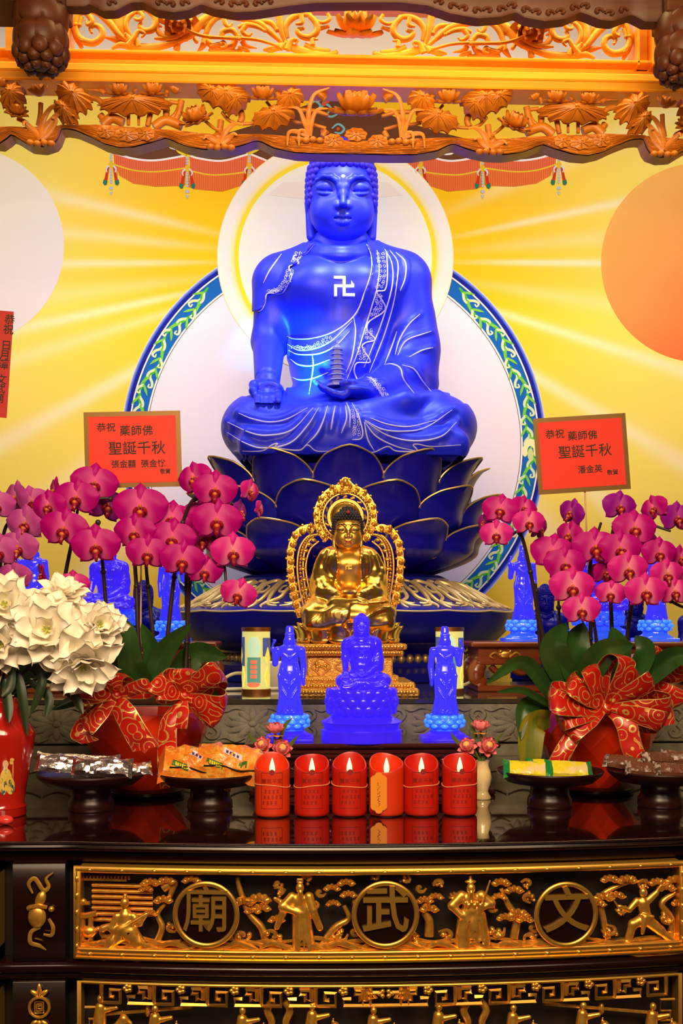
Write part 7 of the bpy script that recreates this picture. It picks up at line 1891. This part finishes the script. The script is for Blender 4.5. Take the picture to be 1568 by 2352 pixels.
orchid_plant('orchid plant with flowers hanging before the navy lotus, in left pot', (372, 1600, 2.64), [[(372, 1600, 2.64), (386, 1450, 2.63), (402, 1310, 2.62), (420, 1200, 2.6), (455, 1140, 2.58), (530, 1158, 2.58)], [(425, 1590, 2.64), (430, 1440, 2.64), (440, 1310, 2.62), (470, 1210, 2.60), (510, 1280, 2.58), (520, 1350, 2.57)], [(345, 1600, 2.66), (352, 1480, 2.65), (338, 1330, 2.64), (330, 1230, 2.62)]],
    [FL(lc, 790, 655, 58, .05, .05, 0, 0, 2.58), FL(lc, 760, 795, 46, -.15, .2, 0, 0, 2.56), FL(lc, 830, 910, 46, .1, .2, .05, 0, 2.53), FL(lc, 965, 720, 48, .1, -.1, .1, 0, 2.60), FL(lc, 970, 830, 50, .0, .1, .1, 0, 2.56), FL(lc, 1025, 950, 48, .15, .2, .1, 0, 2.53), FL(lc, 1150, 1010, 40, .2, .25, .1, 0, 2.55)],
    [([(350, 1595, 2.62), (375, 1500, 2.60), (438, 1432, 2.56)], 26), ([(350, 1590, 2.64), (350, 1500, 2.62), (325, 1432, 2.60)], 22), ([(335, 1580, 2.60), (300, 1520, 2.56), (300, 1430, 2.55)], 30), ([(400, 1570, 2.66), (450, 1500, 2.66), (520, 1510, 2.66)], 30)])
orchid_plant('orchid plant with rightmost spray of the left pot, touching the navy petals', (440, 1605, 2.66), [[(440, 1605, 2.66), (432, 1480, 2.66), (428, 1330, 2.64), (432, 1180, 2.62), (470, 1140, 2.6), (540, 1160, 2.6)]],
    [FL(lc, 1095, 490, 42, -.5, .05, -.2, 0, 2.58), FL(lc, 1210, 555, 48, .05, .1, .05, 0, 2.56), FL(lc, 1220, 730, 54, .1, .1, .05, 0, 2.55), FL(lc, 1310, 905, 48, .2, .15, 0, 1, 2.54), FL(lc, 1340, 1140, 40, .0, .2, .3, 1, 2.54), FL(lc, 1405, 560, 30, .9, .1, .2, 1, 2.58), FL(lc, 1350, 680, 32, 1.2, .1, .1, 3, 2.60), FL(lc, 1460, 660, 22, 1.2, .1, .4, 1, 2.60), FL(lc, 1130, 700, 40, .3, .1, .1, 0, 2.61), FL(lc, 1150, 830, 44, -.3, .1, 0, 0, 2.60)],
    [([(430, 1600, 2.6), (480, 1590, 2.58), (500, 1640, 2.55)], 20)])
orchid_plant('pale mauve orchid plant cut by the left picture edge', (20, 1600, 2.70), [[(20, 1600, 2.70), (0, 1400, 2.70), (10, 1220, 2.68), (60, 1180, 2.66)], [(60, 1600, 2.72), (30, 1460, 2.72), (10, 1330, 2.7), (20, 1260, 2.68)]],
    [FL(lc, 90, 600, 42, -.8, .1, .1, 2, 2.64), FL(lc, 145, 745, 46, -.3, .15, 0, 2, 2.60), FL(lc, 105, 875, 44, -.2, .2, .05, 2, 2.59), FL(lc, 85, 1040, 38, -.2, .35, 0, 2, 2.60), FL(lc, -5, 900, 44, .1, .2, 0, 2, 2.58), FL(lc, -20, 640, 40, .3, .2, 0, 2, 2.6), FL(lc, 180, 620, 38, .3, .2, -.2, 2, 2.68)],
    [([(20, 1610, 2.70), (60, 1540, 2.68), (130, 1570, 2.66)], 22)])
orchid_plant('orchid plant with lone left spray of four flowers, in right pot', (1270, 1600, 2.66), [[(1278, 1600, 2.66), (1240, 1430, 2.65), (1215, 1300, 2.63), (1194, 1225, 2.61), (1170, 1232, 2.6)], [(1262, 1600, 2.67), (1240, 1480, 2.67), (1230, 1340, 2.66)]],
    [FL(rc, 410, 750, 40, -.15, -.05, .15, 0, 2.58), FL(rc, 385, 905, 36, -.15, .1, 0, 1, 2.57), FL(rc, 590, 830, 36, .1, .15, 0, 1, 2.57), FL(rc, 560, 740, 34, .4, -.1, .2, 0, 2.61), FL(rc, 660, 870, 32, .9, .3, 0, 3, 2.62), FL(rc, 310, 830, 26, -1.1, .1, 0, 3, 2.62)],
    [([(1270, 1600, 2.62), (1200, 1520, 2.56), (1115, 1570, 2.52)], 18), ([(1290, 1590, 2.66), (1210, 1525, 2.62), (1160, 1518, 2.60)], 13), ([(1265, 1620, 2.58), (1200, 1585, 2.54), (1140, 1590, 2.53)], 9), ([(1262, 1625, 2.60), (1205, 1620, 2.58), (1196, 1700, 2.56)], 20), ([(1262, 1650, 2.60), (1224, 1665, 2.575), (1218, 1740, 2.57), (1244, 1772, 2.585)], 31)])
orchid_plant('orchid plant with lower middle spray of flowers, in right pot', (1350, 1600, 2.66), [[(1352, 1600, 2.66), (1356, 1430, 2.65), (1352, 1330, 2.63), (1362, 1260, 2.6), (1380, 1200, 2.58)], [(1292, 1600, 2.66), (1288, 1500, 2.66), (1282, 1380, 2.64)], [(1375, 1600, 2.68), (1370, 1480, 2.67), (1355, 1380, 2.66)]],
    [FL(rc, 740, 1020, 48, -.2, -.1, .15, 0, 2.60), FL(rc, 820, 1095, 46, .0, .1, 0, 0, 2.56), FL(rc, 865, 1240, 50, .0, .1, .05, 1, 2.53), FL(rc, 925, 1385, 42, -.05, .1, 0, 1, 2.51), FL(rc, 1010, 990, 50, .0, .05, 0, 0, 2.57), FL(rc, 860, 770, 36, -1.0, .1, .3, 3, 2.64), FL(rc, 850, 910, 36, -.9, .1, .2, 0, 2.63), FL(rc, 1075, 1150, 34, .5, .2, .1, 0, 2.60), FL(rc, 1110, 1280, 34, -.2, .15, .1, 1, 2.55)],
    [([(1320, 1590, 2.62), (1270, 1490, 2.56), (1300, 1430, 2.54)], 34), ([(1350, 1590, 2.62), (1320, 1500, 2.58), (1340, 1430, 2.58)], 40), ([(1330, 1590, 2.60), (1380, 1500, 2.55), (1455, 1480, 2.54)], 34)])
orchid_plant('orchid plant with the upper right spray of flowers, in right pot', (1410, 1600, 2.68), [[(1410, 1600, 2.68), (1404, 1430, 2.67), (1400, 1300, 2.65), (1410, 1210, 2.63), (1440, 1190, 2.62), (1540, 1220, 2.6)], [(1430, 1600, 2.68), (1440, 1460, 2.66), (1470, 1330, 2.62), (1540, 1380, 2.6), (1580, 1400, 2.6)]],
    [FL(rc, 1165, 730, 40, .2, .05, .1, 3, 2.62), FL(rc, 1260, 870, 48, .0, -.05, .05, 0, 2.59), FL(rc, 1170, 1000, 48, .0, .05, 0, 0, 2.56), FL(rc, 1220, 1130, 46, .1, .15, 0, 1, 2.54), FL(rc, 1415, 1025, 40, .1, .1, .05, 0, 2.56), FL(rc, 1330, 1270, 46, .0, .1, 0, 1, 2.52), FL(rc, 1465, 1160, 40, .2, .15, 0, 1, 2.54), FL(rc, 1515, 1270, 38, .1, .1, 0, 1, 2.54), FL(rc, 1385, 740, 34, -.9, .1, -.3, 0, 2.62), FL(rc, 1530, 800, 40, .2, .1, 0, 3, 2.62), FL(rc, 1550, 1060, 34, .5, .1, 0, 0, 2.60), FL(rc, 1320, 960, 40, .4, .1, .2, 0, 2.62), FL(rc, 1600, 1180, 36, .1, .1, 0, 1, 2.58), FL(rc, 1040, 1150, 30, -.9, .2, 0, 0, 2.62)],
    [([(1400, 1580, 2.66), (1420, 1500, 2.63), (1405, 1440, 2.62)], 30), ([(1430, 1590, 2.64), (1480, 1500, 2.62), (1460, 1460, 2.62)], 26), ([(1470, 1570, 2.66), (1540, 1510, 2.62), (1600, 1510, 2.6)], 30)])
# ---------------------------------------------------------------- greeting cards on skewers
def card(label, cor, Y, lines, paper, stick=None, vert=False):
    """cor: the four corners in the photo's frame (tl, tr, br, bl)"""
    q = [P(a, b_, Y) for a, b_ in cor]; ctr = sum(q) / 4; t = thing('greeting_card', label, 'card', (ctr[0], Y, min(p[2] for p in q)), 'red greeting cards')
    ex = (q[1] + q[2] - q[0] - q[3]) / 2; ez = (q[0] + q[1] - q[2] - q[3]) / 2; Wd, Hh = np.linalg.norm(ex), np.linalg.norm(ez); ex /= Wd; ez /= Hh; uu = Y / F
    def sheet(w, h, y0, y1): mb = MB(); mb.box((-w / 2, y0, -h / 2), (w / 2, y1, h / 2)); v = mb.V(); o = MB(); o.add(ctr + v[:, :1] * ex + v[:, 2:] * ez + v[:, 1:2] * np.array([0, 1, 0]), mb.f); return o
    bd = 10.5 * uu if not vert else .0001
    if not vert: part('gold_border', sheet(Wd, Hh, 0, .0012), M['gold_paper'], t, 'gold foil border', smooth=False)
    sh = part('red_sheet', sheet(Wd - 2 * bd, Hh - 2 * bd, -.0006, .0006), paper, t, smooth=False)
    ang = math.atan2(ex[2], ex[0])
    mb = MB()
    for body_, x, y, size in lines:                              # x, y in px from the card's centre
        p = ctr + ex * x * uu - ez * y * uu + np.array([0, -.0010, 0])
        mb.text(body_, size * uu, FRONT(p, ry=-ang), .0003, 1.04, bold=.00018)
    part('ink_characters', mb, M['ink'], sh, 'black ink characters', smooth=False)
    if stick:
        mb = MB(); mb.tube([P(*stick[0]), P(*stick[1])], .0022, 6); part('skewer', mb, M['skewer'], t, 'bamboo skewer')
card('gold-edged red card with four lines of black characters above the left orchids', [(191, 947), (414, 943), (418, 1117), (197, 1122)], 2.64, [('恭祝', -59, -50, 21), ('藥師佛', 9, -41, 25), ('聖誕千秋', 9, -1, 32), ('張金囍', -22, 34, 18.5), ('張金悅', 45, 34, 18.5), ('敬賀', 72, 52, 12)], M['red_paper'], ((325, 1112, 2.645), (322, 1600, 2.66)))
card('gold-edged red card with tilted top above the right orchids', [(1224, 962), (1435, 948), (1449, 1123), (1236, 1136)], 2.72, [('恭祝', -60, -48, 22), ('藥師佛', 4, -41, 23), ('聖誕千秋', 7, -4, 31), ('潘金英', 16, 38, 19), ('敬賀', 68, 48, 13)], M['red_paper'], ((1342, 1110, 2.725), (1362, 1600, 2.74)))
card('plain deep red card cut by the left picture edge, with a column of black characters', [(-62, 708), (32, 716), (15, 960), (-78, 953)], 2.66, [(ch, 31 - y * .072, y, 24) for ch, y in (('恭', -101), ('祝', -78), ('日', -42), ('月', -20), ('潭', 2), ('文', 36), ('武', 57), ('廟', 79))], M['red_paper_dark'], ((-25, 940, 2.665), (-10, 1590, 2.70)), True)
# ---------------------------------------------------------------- red vase with white lilies
YV = 2.45; uV = YV / F; vc = on_table(-1, YV)
vs = thing('vase', 'tall red porcelain vase with a painted old man, at the left picture edge', 'vase', vc)
vz = lambda py: (CZ + (HZ - py) * YV / F) - TZ
mb = MB(); mb.lathe([(0, .001), (58 * uV, .001), (60 * uV, vz(1862)), (58 * uV, vz(1850)), (60 * uV, vz(1846)), (55 * uV, vz(1838)), (60 * uV, vz(1800)), (72 * uV, vz(1735)), (79 * uV, vz(1685)), (79 * uV, vz(1678)), (68 * uV, vz(1660)), (54 * uV, vz(1640)), (50 * uV, vz(1620)), (54 * uV, vz(1602)), (58 * uV, vz(1598)), (50 * uV, vz(1600)), (44 * uV, vz(1640)), (0, vz(1660))], 48, vc); vb = part('vase_body', mb, M['vase_red'], vs); bvv = mb.bvh()
def vdecal(name, blobs, m, lab):
    mb = MB()
    for x, y, rx, rz in blobs:
        A = []
        for a in np.linspace(0, 2 * pi, 15):
            row = []
            for t in (0, .5, 1.):
                h = ray(bvv, x + rx * t * cos(a), y + rz * t * sin(a))
                row.append(h[0] + np.array([0, -.0008, 0]) if h else None)
            if any(r is None for r in row): A = []; break
            A.append(row)
        if A: mb.grid(A)
    if mb.v: part(name, mb, m, vb, lab)
cx_ = 14
vdecal('painted_robe', [(cx_, 1790, 14, 26), (cx_ - 6, 1806, 9, 20), (cx_ + 10, 1805, 10, 20)], mat('decal_yellow', (.80, .55, .10), .3), 'yellow painted robe')
vdecal('painted_robe_folds', [(cx_ - 2, 1808, 5, 14), (cx_ + 9, 1800, 4, 10), (cx_ - 8, 1818, 4, 8), (cx_ + 15, 1812, 3, 10)], mat('decal_teal', (.03, .12, .16), .3), 'dark painted folds')
vdecal('painted_head', [(cx_ - 1, 1755, 7, 9)], mat('decal_skin', (.80, .50, .30), .3), 'painted face')
vdecal('painted_beard', [(cx_ - 1, 1768, 5, 9)], mat('decal_white', (.85, .80, .72), .3), 'white painted beard')
vdecal('painted_staff', [(cx_ + 16, 1766, 1.2, 24), (cx_ + 14, 1745, 5, 4), (cx_ + 12, 1751, 4, 5)], mat('decal_gold', (.75, .5, .12), .3), 'painted staff')
def lily(label, c, face, s, layers, seed, stem, leaves):
    rr = random.Random(seed); ax = V3(face); ax /= np.linalg.norm(ax); e1 = np.cross(ax, [0, .2, 1]); e1 /= np.linalg.norm(e1); e2 = np.cross(ax, e1)
    t = thing('lily', label, 'lily', stem[-1], 'white double lilies in the red vase')
    c = V3(c)
    for r, (n, el, L, w) in enumerate(layers):
        for k in range(n):
            a = 2 * pi * (k + .5 * (r % 2)) / n + rr.uniform(-.12, .12); d = e1 * cos(a) + e2 * sin(a); e = R_(el + rr.uniform(-8, 8)); mb = MB()
            petal(mb, c + d * s * .06 + ax * s * .05 * r, d * cos(e) + ax * sin(e), ax * cos(e) - d * sin(e), s * L * rr.uniform(.9, 1.08), s * w, .30, .55, 6, 9)
            v = mb.V(); v += .028 * s * np.stack([np.sin(v[:, 2] / s * 14 + seed), np.sin(v[:, 0] / s * 13), np.sin(v[:, 0] / s * 15 + v[:, 2] / s * 9)], 1); o = MB(); o.add(v, mb.f)
            part('petal', o, M['lily'], t)
    mb = MB()
    for k in range(5): a = k * 1.3; mb.tube([c + ax * s * .1, c + ax * s * .35 + (e1 * cos(a) + e2 * sin(a)) * s * .10], [.003, .0022], 5)
    mb.ball(c + ax * s * .12, s * .10, 8, 6); part('throat', mb, M['lily_core'], t, 'pale green throat')
    mb = MB(); mb.tube(crom([c - ax * s * .1] + stem, 6), .0035, 7); part('stem', mb, M['lily_leaf'], t)
    for pts in leaves:
        q = crom([P(*p) for p in pts], 6); n = len(q); tg = np.gradient(q, axis=0); A = []
        for i in range(n):
            v = i / (n - 1); sd = np.cross(tg[i], [0, 1, .2]); sd /= np.linalg.norm(sd) + 1e-9; w = 11 * uV * sin(pi * (.08 + .9 * v)) ** .7
            A.append([q[i] + sd * w * u + np.array([0, abs(u) * w * .4, 0]) for u in np.linspace(-1, 1, 5)])
        mb = MB(); mb.grid(A); mb.grid(np.array(A) + np.array([0, .0012, 0])); part('leaf', mb, M['lily_leaf'], t)
mouth = [np.array([vc[0] + .0, YV, TZ + vz(1602)]), np.array([vc[0], YV, TZ + vz(1655)])]
def st(px, py, k): return [P(px, py, YV), np.array([vc[0] + .012 * k, YV + .01 * (k % 2), TZ + vz(1590)]), np.array([vc[0] + .008 * k, YV, TZ + vz(1652)])]
big = [(7, 4, 1.12, .70), (7, 28, 1.05, .66), (6, 52, .90, .56), (4, 72, .6, .4)]
lily('large white lily facing front with pale green throat, in the middle of the bunch', P(112, 1452, 2.38), (.0, -1, .25), 88 * uV, big, 1, st(70, 1530, 1), [[(80, 1520, 2.42), (95, 1570, 2.40), (70, 1640, 2.40)], [(60, 1530, 2.42), (120, 1560, 2.40), (160, 1550, 2.38)]])
lily('white lily facing up at the left picture edge, yellow-green throat showing', P(14, 1395, 2.40), (.1, -1, .35), 78 * uV, big, 2, st(10, 1500, -1), [[(10, 1560, 2.40), (18, 1620, 2.38), (20, 1660, 2.37)], [(30, 1530, 2.40), (20, 1580, 2.39), (5, 1600, 2.38)]])
lily('white lily low at the left picture edge, under the one facing up', P(8, 1480, 2.39), (-.1, -1, .0), 62 * uV, big, 3, st(10, 1540, 0), [[(40, 1540, 2.41), (50, 1600, 2.40), (62, 1690, 2.40)]])
lily('dense ruffled ball of white lily petals at the right of the bunch', P(226, 1440, 2.42), (.35, -.9, .3), 66 * uV, [(8, -25, 1., .7), (9, 5, 1., .7), (9, 30, .95, .66), (8, 55, .85, .6), (6, 75, .7, .5)], 4, st(120, 1540, 2), [[(110, 1550, 2.43), (160, 1570, 2.42), (200, 1560, 2.42)]])
lily('white lily hanging down over the left red bow', P(188, 1520, 2.39), (.25, -.75, -.55), 84 * uV, big, 5, st(120, 1560, 3), [[(60, 1560, 2.43), (110, 1600, 2.41), (105, 1650, 2.40)], [(120, 1570, 2.44), (170, 1600, 2.42), (190, 1640, 2.41)]])
lily('white lily pointing up at the back of the bunch below the orchids', P(142, 1372, 2.46), (.2, -.5, .85), 60 * uV, big, 6, st(90, 1500, 1), [])
# ---------------------------------------------------------------- two cream vases of pink lotus
def lotus_vase(px, label, blooms, side):
    Y = 2.63; c = on_table(px, Y); u = Y / F
    t = thing('vase', label, 'vase', c, 'cream vases of pink lotus'); mb = MB()
    mb.lathe([(0, .0005), (19 * u, .0005), (20 * u, .004), (14 * u, .014), (13 * u, .020), (19 * u, .036), (21 * u, .050), (18 * u, .066), (14 * u, .078), (14.5 * u, .084), (17 * u, .090), (14 * u, .0885), (11 * u, .070), (0, .06)], 32, c); part('vase_body', mb, M['ceramic'], t)
    for bx, by, s, sp, face, lab in blooms:
        b = P(bx, by, Y - .01); f = thing('lotus_flower', lab, 'flower', (c[0], c[1], c[2] + .075), 'pink artificial lotus flowers')
        mb = lotus(b, s * u, sp, 3, 7, face, False); part('petals', mb, M['pink'], f)
        if sp > .8: mb = MB(); mb.ball(b + V3(face) * s * u * .35, (s * u * .45, s * u * .45, s * u * .42), 12, 8); part('heart', mb, M['pink_core'], f, 'yellow heart')
        mb = MB()
        for k in range(5): a = k * 1.25; petal(mb, b + np.array([0, 0, -.2 * s * u]), (cos(a), sin(a) * .7, -.15), (0, 0, 1), s * u * .75, s * u * .5, .2, 0, 4, 5)
        part('sepals', mb, M['pink_core'], f, 'yellowish sepals')
        mb = MB(); mb.tube(crom([b, (b + c) / 2 + np.array([0, 0, .05]), c + np.array([0, 0, .075])], 5), .003, 6); part('stem', mb, M['stem_green'], f)
        dx = side * (1 if bx > px else -1); mb = MB(); q = crom([c + np.array([0, 0, .09]), b + np.array([dx * .02, .01, .01]), b + np.array([dx * .04, 0, .035])], 6)
        mb.tube(q, [.002, .006, .005, .0005], 6, flat=.3, nrm=(0, 1, 0)); part('blade_leaf', mb, M['stem_green'], f)
lotus_vase(628, 'small cream vase of pink lotus hidden behind the leftmost candle', [(632, 1683, 27, .5, (0, -.3, 1), 'pink lotus bud standing highest in the left vase'), (604, 1714, 24, .9, (-.3, -.8, .6), 'pink lotus bloom at lower left in the left vase'), (646, 1722, 26, .9, (.2, -.9, .5), 'pink lotus bloom with yellow heart at lower right in the left vase')], 1)
lotus_vase(1108, 'small cream vase of pink lotus standing right of the candles', [(1103, 1677, 27, .5, (0, -.3, 1), 'pink lotus bud standing highest in the right vase'), (1073, 1716, 24, .9, (-.3, -.8, .6), 'pink lotus bloom at lower left in the right vase'), (1118, 1716, 26, .9, (.2, -.9, .5), 'pink lotus bloom with yellow heart at lower right in the right vase')], 1)
# ---------------------------------------------------------------- lights
def area(name, loc, to, size, power, col, sy=None):
    l = bpy.data.lights.new(name, 'AREA'); l.energy = power; l.color = col; l.size = size
    if sy: l.shape = 'RECTANGLE'; l.size_y = sy
    o = bpy.data.objects.new(name, l); C.objects.link(o); o.location = loc
    o.rotation_euler = (Vector(to) - Vector(loc)).to_track_quat('-Z', 'Y').to_euler(); return o
def spot(name, loc, to, power, col, ang=40, blend=.6, r=.03):
    l = bpy.data.lights.new(name, 'SPOT'); l.energy = power; l.color = col; l.spot_size = R_(ang); l.spot_blend = blend; l.shadow_soft_size = r
    o = bpy.data.objects.new(name, l); C.objects.link(o); o.location = loc
    o.rotation_euler = (Vector(to) - Vector(loc)).to_track_quat('-Z', 'Y').to_euler(); return o
# warm room lamps in front and above, plus added fills; cool wash hidden behind the canopy for wall and statue
area('room_lamp_warm', (-1.1, -.9, 3.3), (-.3, 2.6, 1.2), 1.1, 36, (1., .72, .46))
area('room_lamp_warm', (1.3, -.9, 3.3), (.3, 2.6, 1.2), 1.1, 32, (1., .72, .46))
area('table_fill', (-.1, .35, 2.7), (.1, 2.4, 1.15), 1.3, 62, (1., .72, .44), .8)  # added fill out of frame, brightens the table and flowers
area('canopy_lamp', (.1, 3.30, 3.78), (.1, 3.56, 3.0), 3.4, 40, (1., .74, .34), .10)
area('canopy_front_fill', (.1, 1.95, 2.98), (.1, 3.55, 3.14), 1.8, 8, (1., .74, .36), .2).data.spread = R_(70)  # added unseen fill, shaped to brighten only the canopy front
area('wall_wash', (-1.1, 3.8, 3.5), (-1.1, 4.95, 1.5), 1.3, 15, (.80, .86, 1.), .25)
area('wall_wash', (1.3, 3.8, 3.5), (1.3, 4.95, 1.5), 1.3, 15, (.80, .86, 1.), .25)
spot('statue_spot', (.05, 3.62, 3.5), (.02, 4.1, 2.1), 95, (.55, .72, 1.), 62, .7, .06)
spot('belly_cyan_fill', tuple(bp(700, 905, -.46)), tuple(bp(705, 830, -.12)), 60, (.06, .60, 1.), 46, .95, .01)  # added cyan spot without a fixture, tints the belly and chin
w = bpy.data.worlds.new('dim_room'); scene.world = w; w.use_nodes = True; w.node_tree.nodes['Background'].inputs[0].default_value = (.06, .038, .024, 1); w.node_tree.nodes['Background'].inputs[1].default_value = 1.
vs_ = scene.view_settings; vs_.view_transform = 'Standard'; vs_.look = 'None'; vs_.gamma = 1; vs_.exposure = 0; vs_.use_curve_mapping = False
